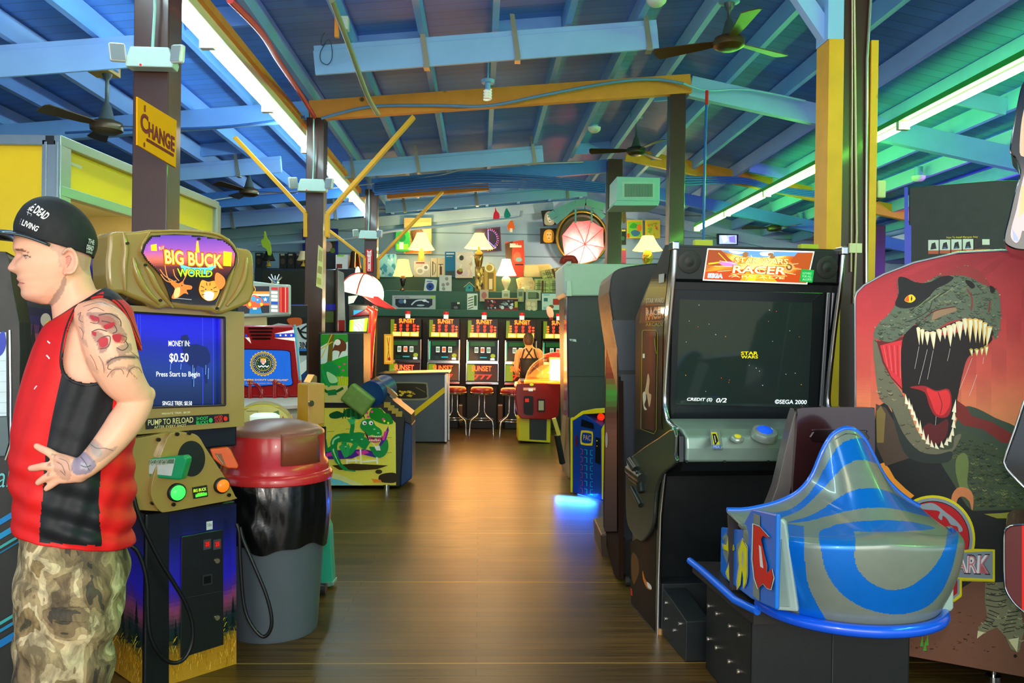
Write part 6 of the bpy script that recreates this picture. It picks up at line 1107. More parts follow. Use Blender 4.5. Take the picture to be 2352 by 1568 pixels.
mb = MB(); mb.tube([pl.hit(x,y,.002) for x,y in cr([(2352,1204),(2322,1207),(2308,1218),(2306,1240),(2307,1330),(2312,1358),(2330,1385),(2352,1405)],4,False)], .004, 6); make('chrome_trim', mb, CHROME, t, smooth=60)
mb = MB(); mb.slab([(2362,560),(2450,560),(2450,1300),(2362,1300)], Plane(pl.P+Vector((0,.1,0)), pl.n), .3); mb.slab([(2362,1480),(2450,1480),(2450,1740),(2362,1720)], Plane(pl.P+Vector((0,.1,0)), pl.n), .3);mb.slab([(2362,1290),(2450,1290),(2450,1500),(2362,1500)], Plane(pl.P+Vector((0,.11,0)), pl.n), .3); make('core', mb, BLACK, t)
# ================================================================= hunting game cabinet
yb48 = math.radians(48)
t = thing('hunting_game_cabinet', 'tan and blue BIG BUCK WORLD hunting arcade cabinet with green and orange guns', 'arcade machine', Vector((-1.379, 3.461, 0)), yb48); K = Loc(t); BT = PMx[t.name]
bx = K.p(1,0,0)-K.p(0,0,0); by = K.p(0,1,0)-K.p(0,0,0)
TAN = M('#a88a42', .22, var=.04, coat=.6)
def FP(y): return Plane(K.p(0,y,0), -by)
mb = MB(); mb.box(-.2,.0,.0,.2,.5,.745,T=BT); make('pedestal', mb, M('#0c1014', .35), t, bevel=.006)
c5 = lambda x, y: (x/2.5375, 950+y/2.5375)
def P5(*l): return [c5(*p) for p in l]
def forest(a, q, nx, seed, trees):
    a.grid(q, nx, 40, lambda u, v: ramp([(0,'#10143a'),(.12,'#141c50'),(.3,'#2424a8'),(.42,'#2a24c0'),(.5,'#4a2a90'),(.56,'#8a4068'),(.62,'#5a3a48'),(.66,'#1a2a34'),(.74,'#1a2c20'),(.78,'#6a5a1a'),(.85,'#a87a18'),(1,'#b88a24')], v+.02*math.sin(u*17+seed)))
    r = random.Random(seed)
    for u, h in trees:
        b = bez(q, u, .78); tp = bez(q, u, .78-h); w = 9+h*30
        for k in range(5):
            f0, f1 = k/5, (k+1.7)/5.4; y0 = tp[1]+(b[1]-tp[1])*f0; y1 = tp[1]+(b[1]-tp[1])*min(1, f1); a.k -= 1; a.poly([(tp[0], y0), (tp[0]+w*(f1)*.55, y1), (tp[0]-w*f1*.55, y1)], '#0c1c20' if k % 2 else '#12282a')
        a.k += 1
    for k in range(150):
        u, v = r.uniform(.02,.98), r.uniform(.8,.99); p = bez(q, u, v); a.k -= 1; a.line([p, (p[0]+r.uniform(-4,4), p[1]-r.uniform(6,16))], .9, r.choice(['#d8a030','#f0c858','#8a6410','#c89020','#e8b840']))
    for k in range(22):
        u, v = r.uniform(.02,.98), r.uniform(.68,.8); p = bez(q, u, v); a.k -= 1; a.line([(p[0]-3,p[1]+8), p, (p[0]+3,p[1]-3)], 1.1, r.choice(['#e8c020','#3a6a20','#f0e060']))
    a.k += 2
a = Art(onplane(FP(0)), .0003); q = ((388,1180),(543,1156),(543,1527),(388,1572)); forest(a, q, 14, 3, [(.1,.16),(.25,.24),(.95,.22),(.85,.14)]); a.done('front_art', AM(.3, .05, .4), t)
LSP = Plane(K.p(-.2,0,0), -bx); a = Art(onplane(LSP), .0003)
def LQ(y, z): p = proj(K.p(-.2, y, z)); return p
q = (LQ(.495,.74), LQ(.02,.74), LQ(.02,.005), LQ(.495,.005)); forest(a, q, 14, 8, [(.55,.24),(.7,.16),(.3,.26),(.15,.2),(.85,.28)]); a.done('side_art', AM(.3, .05, .4), t)
mb = MB(); mb.slab(P5((1058,716),(1300,673),(1303,1345),(1052,1425)), FP(-.004), .004, off=.006); cd = make('coin_door', mb, M('#14181c', .3, coat=.3), t, bevel=.002)
for x0 in (1185,1243):
    a = Art(onplane(FP(-.011))); a.poly(P5((x0,735),(x0+45,727),(x0+45,785),(x0,795)), '#2a2e30'); a.poly(P5((x0+10,745),(x0+38,740),(x0+38,775),(x0+10,780)), '#7a1414'); a.text('25', tuple(P5((x0+14,750),(x0+34,747),(x0+34,768),(x0+14,772))), '#e82a1c'); a.done('coin_slot', AM(.3, .7), cd)
a = Art(onplane(FP(-.011))); a.poly(P5((1180,940),(1238,930),(1238,992),(1180,1003)), '#2c3236'); a.poly(P5((1188,950),(1230,942),(1230,984),(1188,993)), '#0a0c0e'); a.line(P5((1068,1075),(1300,1030)), .8, '#3a4044'); a.done('coin_return', AM(.3), cd)
for p in ((1264,856),(1264,1187)):
    mb = MB(); c = FP(-.01).hit(*c5(*p)); mb.cyl(c, c-by*.008, .011, 14); make('lock', mb, M('#c8c0a0', .2, .9), cd, smooth=50)
a = Art(onplane(FP(-.002)), .0004); a.poly(P5((1203,629),(1239,623),(1239,672),(1203,678)), '#d8dce0'); a.text('50¢', tuple(P5((1208,640),(1235,636),(1235,658),(1208,662))), '#5a6468'); a.done('price_sticker', AM(.5), t)
# control head
mb = MB(); mb.slab(cr(P5((1020,110),(1110,112),(1160,135),(1200,200),(1260,290),(1330,400),(1372,480),(1368,498),(1180,535),(990,570),(930,565),(880,470),(905,330),(950,200),(985,125)),3), FP(-.07), .3); mb.slab(P5((760,150),(985,112),(960,300),(900,480),(930,568),(790,560),(760,420)), FP(-.04), .2)
make('control_head', mb, TAN, t, bevel=.022, seg=3, smooth=50)
mb = MB(); FPh = FP(-.078)
e = cr([(440+34*math.cos(k*math.pi/8)*.92, 1053+41*math.sin(k*math.pi/8)) for k in range(16)],2); mb.slab(e, FP(-.066), .004, off=.008); make('speaker_grille', mb, M('#101414', .5), t)
for p, r, c_, em, nm, lb in (((1031,458),.031,'#30e848',1.6,'start_button','glowing green button'),((1293,418),.028,'#ff7a1c',.5,'start_button','orange button')):
    mb = MB(); c = FPh.hit(*c5(*p)); Q = (-by).to_track_quat('Z','Y').to_matrix(); mb.lathe([(r*1.25,-.01),(r*1.25,.006),(r*1.1,.01)], c=c, T=Q, n=24); rg = make('button_rim', mb, BLACK, t, smooth=50)
    mb = MB(); mb.lathe([(r,.0),(r,.014),(r*.85,.021),(r*.3,.024),(.001,.024)], c=c, T=Q, n=24); b_ = make(nm, mb, M(c_, .25, emit=em), rg, smooth=50); b_['label'] = lb
mb = MB(); mb.slab(P5((1122,430),(1208,415),(1214,482),(1130,496)), FP(-.066), .01, off=.010); make('display_frame', mb, BLACK, t, bevel=.002)
a = Art(onplane(FP(-.078)), .0004); a.poly(P5((1130,438),(1202,425),(1207,476),(1137,489)), '#1c2a10'); a.text('BIG BUCK', tuple(P5((1128,440),(1203,428),(1203,446),(1128,458))), '#b8d838', .02); a.text('WORLD', tuple(P5((1150,462),(1190,456),(1190,466),(1150,472))), '#c8e858'); a.poly(P5((1140,470),(1205,458),(1207,474),(1140,487)), '#4ad838'); a.done('small_display', AM(.3, .8), t)
for p in ((920,150),(885,518),(1330,472),(1007,527),(1028,118),(1098,112)):
    mb = MB(); c = FP(-.068 if p[0] > 950 else -.046).hit(*c5(*p)); mb.cyl(c, c-by*.012, .008, 12); make('bolt', mb, M('#2a2018', .3, .6), t, smooth=50)
# guns
GP = Plane(K.p(-.1,-.2,0), (-.15,-1,0)); mb = MB(); g_ = P5((772,270),(1068,244),(1088,258),(1085,285),(1056,384),(1035,386),(812,366),(798,378),(770,382),(752,368),(752,300)); mb.slab(g_, GP, .045); gn = make('green_gun', mb, M('#0e9a5e', .35), t, bevel=.008, seg=3)
a = Art(onplane(GP), .0006); a.poly(P5((800,270),(1022,260),(1000,362),(825,345)), '#c8cfc4'); a.poly(P5((804,273),(1018,263),(1012,290),(812,290)), '#5a7a5a'); a.text('BIG BUCK', tuple(P5((860,272),(985,268),(980,298),(852,304))), '#e8e4cc', .03); a.text('BIG BUCK', tuple(P5((862,274),(983,270),(978,296),(854,302))), '#7a7a5a'); a.done('gun_label', AM(.3, 0, .3), gn)
GP2 = Plane(K.p(.2,-.14,0), (.35,-1,0)); mb = MB(); mb.slab(P5((1222,207),(1322,196),(1345,215),(1390,306),(1384,320),(1330,318),(1285,298),(1242,262)), GP2, .04); g2 = make('orange_gun', mb, M('#e85a10', .35), t, bevel=.008, seg=3)
a = Art(onplane(GP2), .0006); a.poly(P5((1250,232),(1290,232),(1318,306),(1290,292)), '#8a5a38'); a.line(P5((1262,240),(1300,292)), 1.2, '#c8a070'); a.done('gun_label', AM(.3), g2)
mb = MB(); cpts = cr(P5((780,480),(800,560),(850,690),(930,850),(1010,980),(1080,1100),(1120,1220),(1118,1340),(1070,1430),(1000,1450),(930,1400),(875,1290),(862,1150),(858,1000),(835,880),(800,800),(765,770)),5,False); mb.tube([FP(-.06-.03*math.sin(i/len(cpts)*math.pi)).hit(*p) for i, p in enumerate(cpts)], .0085, 8); make('gun_cable', mb, M('#0c1012', .35), t, smooth=60)
mb = MB(); cpts = cr(P5((1378,640),(1395,700),(1400,850),(1420,1100),(1460,1220),(1530,1298),(1575,1260),(1582,1180),(1550,1050),(1480,880),(1420,740),(1400,660)),5,False); PC = Plane(K.p(.2,-.03,0), (0,-1,0)); mb.tube([PC.hit(*p, .03) for p in cpts], .0085, 8); make('gun_cable', mb, M('#0c1012', .35), t, smooth=60)
# monitor, bezel
c4b = lambda x, y: (x/2.6133, 400+y/2.6133)
def Pb(*l): return [c4b(*p) for p in l]
mb = MB(); mb.box(-.27,.08,.98,.25,.42,1.9,T=BT); make('monitor_housing', mb, M('#14182a', .35), t, bevel=.01)
fr_o = P5((720,-640)) and [(283,700),(420,705),(560,716),(562,960),(558,978),(420,992),(290,1000)]; hole = [(305,717),(516,729),(517,930),(305,937)]
mb = MB()
o4 = [(283,700),(561,716),(561,978),(283,1000)]
for i in range(4):
    j = (i+1) % 4; mb.slab([o4[i], o4[j], hole[j], hole[i]], FP(.0), .12)
make('screen_bezel', mb, TAN, t)
mb = MB()
for i in range(4): mb.tube([FP(-.004).hit(*hole[i]), FP(-.004).hit(*hole[(i+1) % 4])], .005, 6)
make('screen_rim', mb, M('#2a2a30', .3), t, smooth=60)
a = Art(onplane(FP(.035)), .0004)
hq = ((303,715),(519,727),(519,933),(303,940)); a.grid(hq, 16, 24, lambda u, v: ramp([(0,'#1414c8'),(.18,'#1a1cc0'),(.3,'#14209a'),(.55,'#16307e'),(.75,'#12285a'),(1,'#0c1a40')], v-.05*math.sin(u*3)))
for x in (316,322,465,489): a.line([(x,722),(x+1,800 if x < 400 else 930)], 1.1, '#3a4ad0')
a.poly([(418,770),(430,768),(434,776),(433,792),(452,790),(475,797),(482,812),(483,830),(476,838),(477,880),(472,882),(468,845),(455,838),(450,846),(447,888),(442,888),(440,842),(424,828),(420,800),(414,785)], '#0c1c58')
for x, y0, y1 in ((392,835,850),(416,835,848),(446,845,888),(443,838,870),(473,838,860),(479,845,870)): a.line([(x,y0),(x-1,y1)], 1.2, '#6a9ad8')
def tx(st, x0, y0, x1, y1, c_='#ffffff', b=.004): a.text(st, (x0,y0,x1,y1), c_, b)
tx('MONEY IN:', 387,782,436,795); tx('$0.50', 389,811,433,834, b=.015); tx('Press Start to Begin', 359,853,459,868); tx('SINGLE TREK: $0.50', 373,921,441,932); a.done('screen', AM(.25, .62, .15), t)
mb = MB(); mb.slab([(334,962),(420,955),(526,950),(527,968),(420,977),(336,986)], FP(-.003), .004, off=.003); make('label_strip', mb, M('#15181a', .3), t, bevel=.001)
a = Art(onplane(FP(-.0065)), .0004); a.text('PUMP TO RELOAD', ((340,964),(444,957),(444,970),(340,977)), '#c8c080', .01); a.text('AFTER EVERY SHOT', ((354,978),(428,973),(428,979),(354,984)), '#c8c080'); a.text('SHOOT', ((451,958),(478,956),(478,963),(451,965)), '#38c868'); a.text('BUCKS', ((451,967),(478,965),(478,973),(451,975)), '#38c868'); a.disc(484,965,4.5,5.5,'#2aa050'); a.text('AVOID', ((492,955),(511,953),(511,960),(492,962)), '#e83828'); a.text('DOES', ((494,963),(511,961),(511,969),(494,971)), '#e83828'); a.disc(518,961,4.5,5.5,'#d82820'); a.text('PRIVATE TREK: $0.50', ((372,948),(437,944),(437,949),(372,953)), '#d8d4a8'); a.done('label_text', AM(.4, .25), t)
# header
hd = Pb((655,352),(700,343),(762,345),(830,342),(900,331),(1050,330),(1200,336),(1320,352),(1385,385),(1415,440),(1495,447),(1522,478),(1530,600),(1528,710),(1505,770),(1440,800),(1340,838),(1295,838),(1265,822),(1000,800),(960,812),(860,765),(770,730),(735,715),(660,712),(645,620),(642,520),(652,440))
mb = MB(); mb.slab(hd, FP(-.05), .16); make('header_shell', mb, TAN, t, bevel=.022, seg=4, smooth=50)
mb = MB(); mb.slab(Pb((590,380),(655,355),(652,700),(600,640),(560,600),(540,540)), FP(.12), .25); make('header_side', mb, M('#2c2c8e', .35), t, bevel=.01)
def ridge_t(pts, r, nm='header_ridge'):
    mb = MB(); c_ = cr(Pb(*pts), 4, False); mb.tube([FP(-.052).hit(*p) for p in c_], [r*(.2+.42*math.sin(math.pi*(i+.6)/(len(c_)+.2))) for i in range(len(c_))], 12); make(nm, mb, TAN, t, smooth=60)
ridge_t([(870,540),(905,600),(950,690),(1040,800)], .022); ridge_t([(800,500),(820,590),(870,690),(960,780)], .024); ridge_t([(740,350),(755,450),(745,560),(752,700)], .02)
ridge_t([(1400,560),(1370,650),(1330,760),(1300,820)], .022); ridge_t([(1480,500),(1470,600),(1430,700),(1360,790)], .022); ridge_t([(900,345),(870,400),(850,440),(860,500)], .012); ridge_t([(900,345),(1100,340),(1300,360),(1400,430),(1430,520),(1400,600)], .012)
mq = Pb((912,368),(1050,360),(1200,368),(1340,392),(1392,430),(1420,475),(1412,545),(1370,610),(1350,660),(1320,720),(1292,786),(1150,780),(1030,762),(1010,700),(975,620),(930,565),(880,515),(852,470),(868,420)); FPm = FP(-.075)
a = Art(onplane(FP(-.072)), .0005); a.poly(mq, '#1c1a1c')
mb = MB(); mb.slab(mq, FP(-.05), .01, off=.02); make('marquee_box', mb, M('#1c1a1c', .3), t)
mqi = [(x*.97+c4b(1140,570)[0]*.03, y*.97+c4b(1140,570)[1]*.03) for x, y in mq]
ys0 = min(p[1] for p in mqi); ys1 = max(p[1] for p in mqi); a.k += 1
for k in range(40):
    y0 = ys0+(ys1-ys0)*k/40; y1 = y0+(ys1-ys0)/40; ym = (y0+y1)/2; xs = []
    for i in range(len(mqi)):
        (x_a,y_a),(x_b,y_b) = mqi[i], mqi[(i+1) % len(mqi)]
        if (y_a > ym) != (y_b > ym): xs.append(x_a+(x_b-x_a)*(ym-y_a)/(y_b-y_a))
    if len(xs) >= 2: a.k -= 1; a.poly([(min(xs),y0),(max(xs),y0),(max(xs),y1),(min(xs),y1)], ramp([(0,'#5a3a98'),(.2,'#8a4aa0'),(.34,'#c8604a'),(.45,'#5a2a28'),(.6,'#1c1418'),(1,'#0e0c10')], k/40))
a.k += 2
a.text('BIG BUCK', tuple(Pb((975,440),(1345,478),(1345,572),(985,545))), '#8a3a10', .07); a.text('BIG BUCK', tuple(Pb((982,448),(1338,482),(1338,566),(990,540))), '#ff9a1c', .045); a.text('BIG BUCK', tuple(Pb((990,455),(1330,488),(1330,558),(996,533))), '#fff080', .0)
a.poly(Pb((1180,400),(1190,400),(1198,470),(1174,470)), '#ffa828'); a.poly(Pb((1080,540),(1150,560),(1240,560),(1300,545),(1250,600),(1100,595)), '#58b8c8')
a.text('WORLD', tuple(Pb((1058,560),(1282,575),(1275,622),(1065,620))), '#1a2a08', .07); a.text('WORLD', tuple(Pb((1062,564),(1278,578),(1271,618),(1069,615))), '#a8e020', .02)
for p_ in ([(1060,640),(1020,640),(1000,600),(990,545)],[(1040,640),(990,610),(960,570)],[(1075,640),(1050,610),(1040,570)],[(1100,640),(1120,600),(1130,560)],[(1060,655),(1000,640),(965,600)]): a.line(Pb(*p_), 2, '#c87a3a', True)
a.poly(Pb((1040,640),(1070,655),(1100,640),(1105,660),(1150,670),(1148,690),(1120,695),(1130,720),(1105,715),(1060,745),(1030,740),(1050,690),(1025,655)), '#d86a28', True); a.poly(Pb((1050,690),(1080,680),(1075,730),(1045,738)), '#f0a868', True); a.disc(*c4b(1092,668), 1.6, 1.2, '#1a0a04')
a.poly(Pb((1200,660),(1215,635),(1250,645),(1290,640),(1315,665),(1315,710),(1290,750),(1250,760),(1215,740),(1195,700)), '#d88a30', True); a.poly(Pb((1225,710),(1255,700),(1285,715),(1275,750),(1250,758),(1228,745)), '#e8d8b8', True)
for x0,y0,x1,y1 in ((1205,670,1225,680),(1205,700,1225,700),(1210,725,1228,720),(1300,675,1282,684),(1305,705,1284,703),(1240,650,1242,668),(1262,650,1260,668)): a.line(Pb((x0,y0),(x1,y1)), 1.5, '#201008')
a.disc(*c4b(1235,690), 1.7, 1.2, '#181008'); a.disc(*c4b(1270,692), 1.7, 1.2, '#181008'); a.poly(Pb((1300,590),(1345,620),(1350,660),(1320,690),(1290,640)), '#e87030', True)
a.poly(Pb((905,425),(940,418),(942,460),(908,458)), '#e8e018'); a.poly(Pb((950,435),(985,425),(990,452),(958,462)), '#e8402c'); a.text('PLAY', tuple(Pb((953,436),(984,430),(986,448),(957,456))), '#f8e8e0'); a.poly(Pb((1342,462),(1392,468),(1386,552),(1340,548)), '#e8e018'); a.text('WARNING', tuple(Pb((1348,490),(1386,494),(1386,504),(1348,500))), '#6a5a08'); a.text('VIOLENCE', tuple(Pb((1348,508),(1386,512),(1386,522),(1348,518))), '#6a5a08')
a.line(Pb((1045,743),(1150,752)), .7, '#c8c8c0'); a.done('marquee_art', AM(.15, 1.0, .5), t)
for p in ((1190,388),(762,415),(870,545),(1300,805),(960,757)): mb = MB(); c = FP(-.075).hit(*c4b(*p)); mb.cyl(c, c-by*.01, .006, 10); make('bolt', mb, M('#3a3024', .3, .7), t)
# ================================================================= trash can
cc = Vector((-1.20, 4.07, 0)); t = thing('trash_can', 'grey trash can with black bag and scuffed red dome lid', 'trash can', cc, 0); K = Loc(t)
mb = MB(); mb.lathe([(.20,0),(.215,.0),(.22,.02),(.262,.74),(.25,.75),(.2,.74)], n=48); make('bin', K(mb), M('#5a646c', .45, var=.08, scale=8), t, smooth=50)
mb = MB(); R = []; rs = random.Random(9); ph = [rs.uniform(0,6.28) for _ in range(12)]
for j in range(26):
    f = j/25; z = .46+.32*f; ring = []
    for k in range(110):
        th = 2*math.pi*k/110; w_ = .004*math.sin(9*th+ph[0]+1.5*f)+.003*math.sin(23*th+ph[1]-2*f)+.013*max(0, math.cos(th-3.9))**2*math.sin(f*11+5*th)+.008*max(0, math.cos(th-4.0))*abs(math.sin(14*th+9*f))
        r = .268+.012*math.sin(f*math.pi)+w_*(.6+.4*math.sin(f*3.1)); ring.append((r*math.cos(th), r*math.sin(th), z+(.014*math.sin(5*th+ph[3])+.01*math.sin(9*th))*(1-f)))
    R.append([Vector(p) for p in ring])
mb.rings(R, cap=False); make('bin_bag', K(mb), M('#0e1012', .24, var=.1, scale=14, coat=.2, bump=.25), t, smooth=70)
REDL = M('#d02c30', .28, var=.1, scale=6, coat=.3)
mb = MB(); mb.lathe([(.255,.775),(.268,.765),(.284,.772),(.286,.80),(.276,.815),(.266,.82),(.262,.86),(.247,.875),(.242,1.0)], n=56); make('lid_rim', K(mb), REDL, t, smooth=45)
mb = MB(); mb.lathe([(.242,1.0),(.24,1.012),(.21,1.035),(.12,1.062),(.03,1.07),(.001,1.07)], n=56); make('lid_top', K(mb), M('#8a5a4c', .35, var=.25, scale=7), t, smooth=60)
mb = MB(); q = [(-1.32+i*.0,) for i in range(1)]
th0, th1 = math.radians(-68), math.radians(-20); R = []
for z, r in ((.868,.262),(.95,.258),(1.0,.252),(1.018,.235)): R.append([Vector((r*math.cos(th0+(th1-th0)*k/10)*1.01, r*math.sin(th0+(th1-th0)*k/10)*1.01, z)) for k in range(11)])
mb.rings(R, cap=False, wrap=False); o = make('lid_flap', K(mb), M('#8c4a32', .4, var=.2, scale=8), t, smooth=60); md = o.modifiers.new('solid', 'SOLIDIFY'); md.thickness = .012
mb = MB(); mb.box(-.002,-.285,.79,.004,-.28,.8); make('rivet', K(mb), M('#c85048', .4), t)
# ================================================================= red video machine behind the can
pl = BP(5.2); pq_ = lambda x, y: (540+x/4.611, 560+y/4.611)
def P8(*l): return [pq_(*p) for p in l]
t = thing('red_video_cabinet', 'red arcade cabinet with blue screen showing a round seal and DON\'T USE DRUGS', 'arcade machine', Vector((W(610,900,5.3).x, 5.3, 0)), YAW)
mb = MB(); mb.slab([(470,748),(677,746),(694,902),(694,912),(470,915)], pl, .5, vec=(-.13,.5,0)); make('monitor_housing', mb, M('#b01c20', .2, coat=.5), t, bevel=.015, seg=3)
mb = MB(); mb.slab([(470,930),(692,925),(696,1294),(470,1290)], pl, .5, vec=(-.13,.5,0)); make('lower_body', mb, M('#12161c', .4), t, bevel=.01)
a = Art(onplane(pl), .0006)
for k in range(4): x0 = 150+k*13; x1 = 390-k*8; y = 895+36*k; a.poly(cr(P8((x0,y-10),(x1,y-10),(x1+6,y),(x1,y+10),(x0,y+10),(x0-6,y)),3), '#120a0a')
a.poly(P8((415,950),(635,905),(640,940),(480,950)), '#e8dcd8'); a.poly(P8((420,952),(640,948),(645,985),(425,985)), '#1c40b8'); [a.star(*pq_(x,967), 3.2, '#e8ecf4') for x in (480,537,595)]; a.poly(P8((415,995),(645,990),(650,1030),(480,1008)), '#e8d8d0'); a.poly(P8((105,950),(125,960),(130,985),(105,985)), '#1c40b8'); a.poly(P8((105,990),(150,990),(170,1055)), '#d8ccc4')
a.poly(cr(P8((40,1125),(100,1110),(300,1115),(500,1122),(575,1135),(590,1180),(602,1400),(600,1500),(400,1498),(40,1490)),3), '#0a1030'); a.poly(cr(P8((40,1135),(100,1120),(300,1124),(500,1130),(568,1142),(582,1180),(594,1400),(592,1492),(400,1490),(40,1480)),3), '#1f5cc0')
cx_, cy_ = pq_(298,1268); 
a.poly([(cx_+(31.5 if k % 2 else 28.5)*math.cos(math.pi*k/24), cy_+(29.5 if k % 2 else 26.5)*math.sin(math.pi*k/24)) for k in range(48)], '#c89a30'); a.disc(cx_, cy_, 27, 25, '#102030', 30); a.disc(cx_, cy_, 25.5, 23.5, '#d8d0a8', 30); a.disc(cx_, cy_, 24.5, 22.5, '#14283c', 30)
for k in range(30): th = -math.pi/2+k*2*math.pi/30; a.k -= 1; a.disc(cx_+21.5*math.cos(th), cy_+19.6*math.sin(th), 1.5, 1.2, '#d8dce0', 6)
a.k += 1; a.disc(cx_, cy_, 18, 16.5, '#d8b848', 28); a.disc(cx_, cy_, 17, 15.5, '#1a3a34', 28)
for k in range(13): th = -math.pi/2+k*2*math.pi/13; a.k -= 1; a.star(cx_+13.5*math.cos(th), cy_+12.5*math.sin(th), 1.6, '#d8c040')
a.k += 1; a.poly(P8((270,1215),(325,1215),(328,1250),(298,1283),(270,1250)), '#e8e0d8'); [a.poly(P8((x,1228),(x+7,1228),(x+7,1268),(x,1262)), '#c8242c') for x in (276,291,306)]; a.poly(P8((270,1212),(326,1212),(326,1228),(270,1228)), '#d8a830')
a.line(P8((243,1288),(262,1302),(280,1290),(298,1303),(318,1290),(336,1302),(356,1288)), 2.2, '#e8ecf0', True)
a.text("WINNERS DON'T USE DRUGS\"", tuple(P8((20,1428),(562,1432),(562,1450),(20,1446))), '#d8a850', .03); a.text('William S. Sessions, Director, FBI', tuple(P8((110,1468),(480,1470),(480,1482),(110,1480))), '#c89a58', .0)
a.done('front_art', AM(.12, .62, .6), t)
mb = MB(); mb.tube([pl.hit(*p, .004) for p in P8((628,855),(660,1100),(690,1440))], .008, 6); make('blue_edge_trim', mb, M('#5ab8d8', .3), t)
mb = MB(); mb.prism([pl.hit(470,915,.0), pl.hit(690,912,.0), pl.hit(694,930,-.0), pl.hit(694,930,.22), pl.hit(470,940,.22)], (0,0,-.02)); mb.prism([pl.hit(470,915,.0), pl.hit(694,912,.0), pl.hit(694,950,.2), pl.hit(470,955,.2)], (0,0,-.03)); cp = make('control_panel', mb, M('#dcdcd8', .3), t)
cpp = Plane(pl.hit(600,915,.0), (pl.hit(694,912,0)-pl.hit(470,915,0)).cross(pl.hit(694,950,.2)-pl.hit(694,912,0)))
if cpp.n.dot(C0-cpp.P) < 0: cpp.n = -cpp.n
a = Art(onplane(cpp, .002), .0005); a.poly([(470,922),(690,919),(691,925),(470,929)], '#c8282c'); a.poly([(470,935),(692,931),(693,938),(470,944)], '#e8e4dc'); a.poly([(470,944),(693,939),(694,947),(470,951)], '#c83038'); [a.star(x, 932.5-.01*(x-600), 3, '#e8b848') for x in (640,650,660)]; a.done('striped_panel', AM(.3,.1), t)
for x in (575,632):
    mb = MB(); c = cpp.hit(x, 915); mb.cyl(c, c+Vector((0,0,.1)), .016, 12); mb.tube([c+Vector((.02,0,.1)), c+Vector((.06,0,.08)), c+Vector((.08,0,.03)), c+Vector((.06,0,-.01))], .014, 8); mb.ball(c+Vector((0,0,.105)), .022); make('joystick', mb, M('#a81018', .12, coat=.8), t, smooth=60)
# striped marquee machine
t = thing('striped_marquee_cabinet', 'cream cabinet with stars and stripes marquee showing an orange figure in blue gloves', 'arcade machine', Vector((W(600,900,6.2).x, 6.2, 0)), YAW); pl = BP(6.0)
mb = MB(); mb.slab(P8((-350,380),(200,395),(450,425),(592,432),(592,752),(440,760),(200,775),(-350,790)), pl, .35, vec=(-.1,.35,0)); make('marquee_frame', mb, M('#b8ccc4', .3), t, bevel=.012, seg=3)
mb = MB(); mb.slab(P8((-350,760),(335,760),(335,900),(340,3060),(-350,3050)), Plane(pl.P+VD*.04, pl.n), .4, vec=(-.12,.4,0)); make('body', mb, M('#d8cc98', .4), t, bevel=.01)
a = Art(onplane(pl), .0006); a.poly(P8((-200,445),(362,448),(362,730),(-200,745)), '#16161c'); a.poly(P8((-200,500),(362,503),(362,530),(-200,528)), '#f0902c'); a.poly(P8((-200,528),(362,530),(362,552),(-200,552)), '#f4e8d0'); a.poly(P8((270,552),(362,552),(362,620),(270,625)), '#2a78b8'); a.star(*pq_(320,588), 5.5, '#f4ecd0'); a.poly(P8((-200,630),(362,622),(362,650),(-200,660)), '#e85a1c')
a.poly(P8((110,640),(150,600),(190,540),(250,560),(290,590),(290,640),(250,680),(160,690)), '#e85a18', True); a.disc(*pq_(192,580), 5, 6.5, '#3aa0d8'); a.disc(*pq_(245,600), 7, 6.5, '#3a8ad0'); a.disc(*pq_(238,592), 2, 2, '#d8f0f8'); a.poly(P8((158,680),(270,672),(285,735),(150,738)), '#1880b8'); a.poly(P8((185,672),(230,672),(228,695),(190,695)), '#e8d8b8'); a.disc(*pq_(155,640), 3.5, 5, '#f0c030'); a.disc(*pq_(280,640), 3.5, 4, '#f0c030'); a.line(P8((200,450),(215,480),(205,510)), 2, '#e8a030', True)
for y0, c_ in ((458,'#c02828'),(500,'#e8e8e0'),(540,'#e8e8e0'),(578,'#e8e8e0'),(610,'#1c50b0'),(650,'#e8e8e0'),(690,'#e8e8e0')): a.poly(P8((382,y0),(450,y0+3),(450,y0+30),(382,y0+28)), c_)
a.poly(P8((468,455),(560,460),(560,722),(468,722)), '#b82020'); a.poly(P8((480,456),(492,456),(492,722),(480,722)), '#d8603c'); a.poly(P8((528,458),(540,459),(540,722),(528,722)), '#f09080'); a.done('marquee_art', AM(.2, .55, .5), t)
mb = MB()
for dx, dz in ((-.05,.05),(-.03,.07),(0,.06),(.03,.07),(.05,.05)): c = pl.hit(*pq_(425,420), -.05); mb.tube([c, c+Vector((dx,0,dz))], .006, 5)
mb.ball(pl.hit(*pq_(425,415), -.05), .03); make('silver_ornament', mb, CHROME, t)
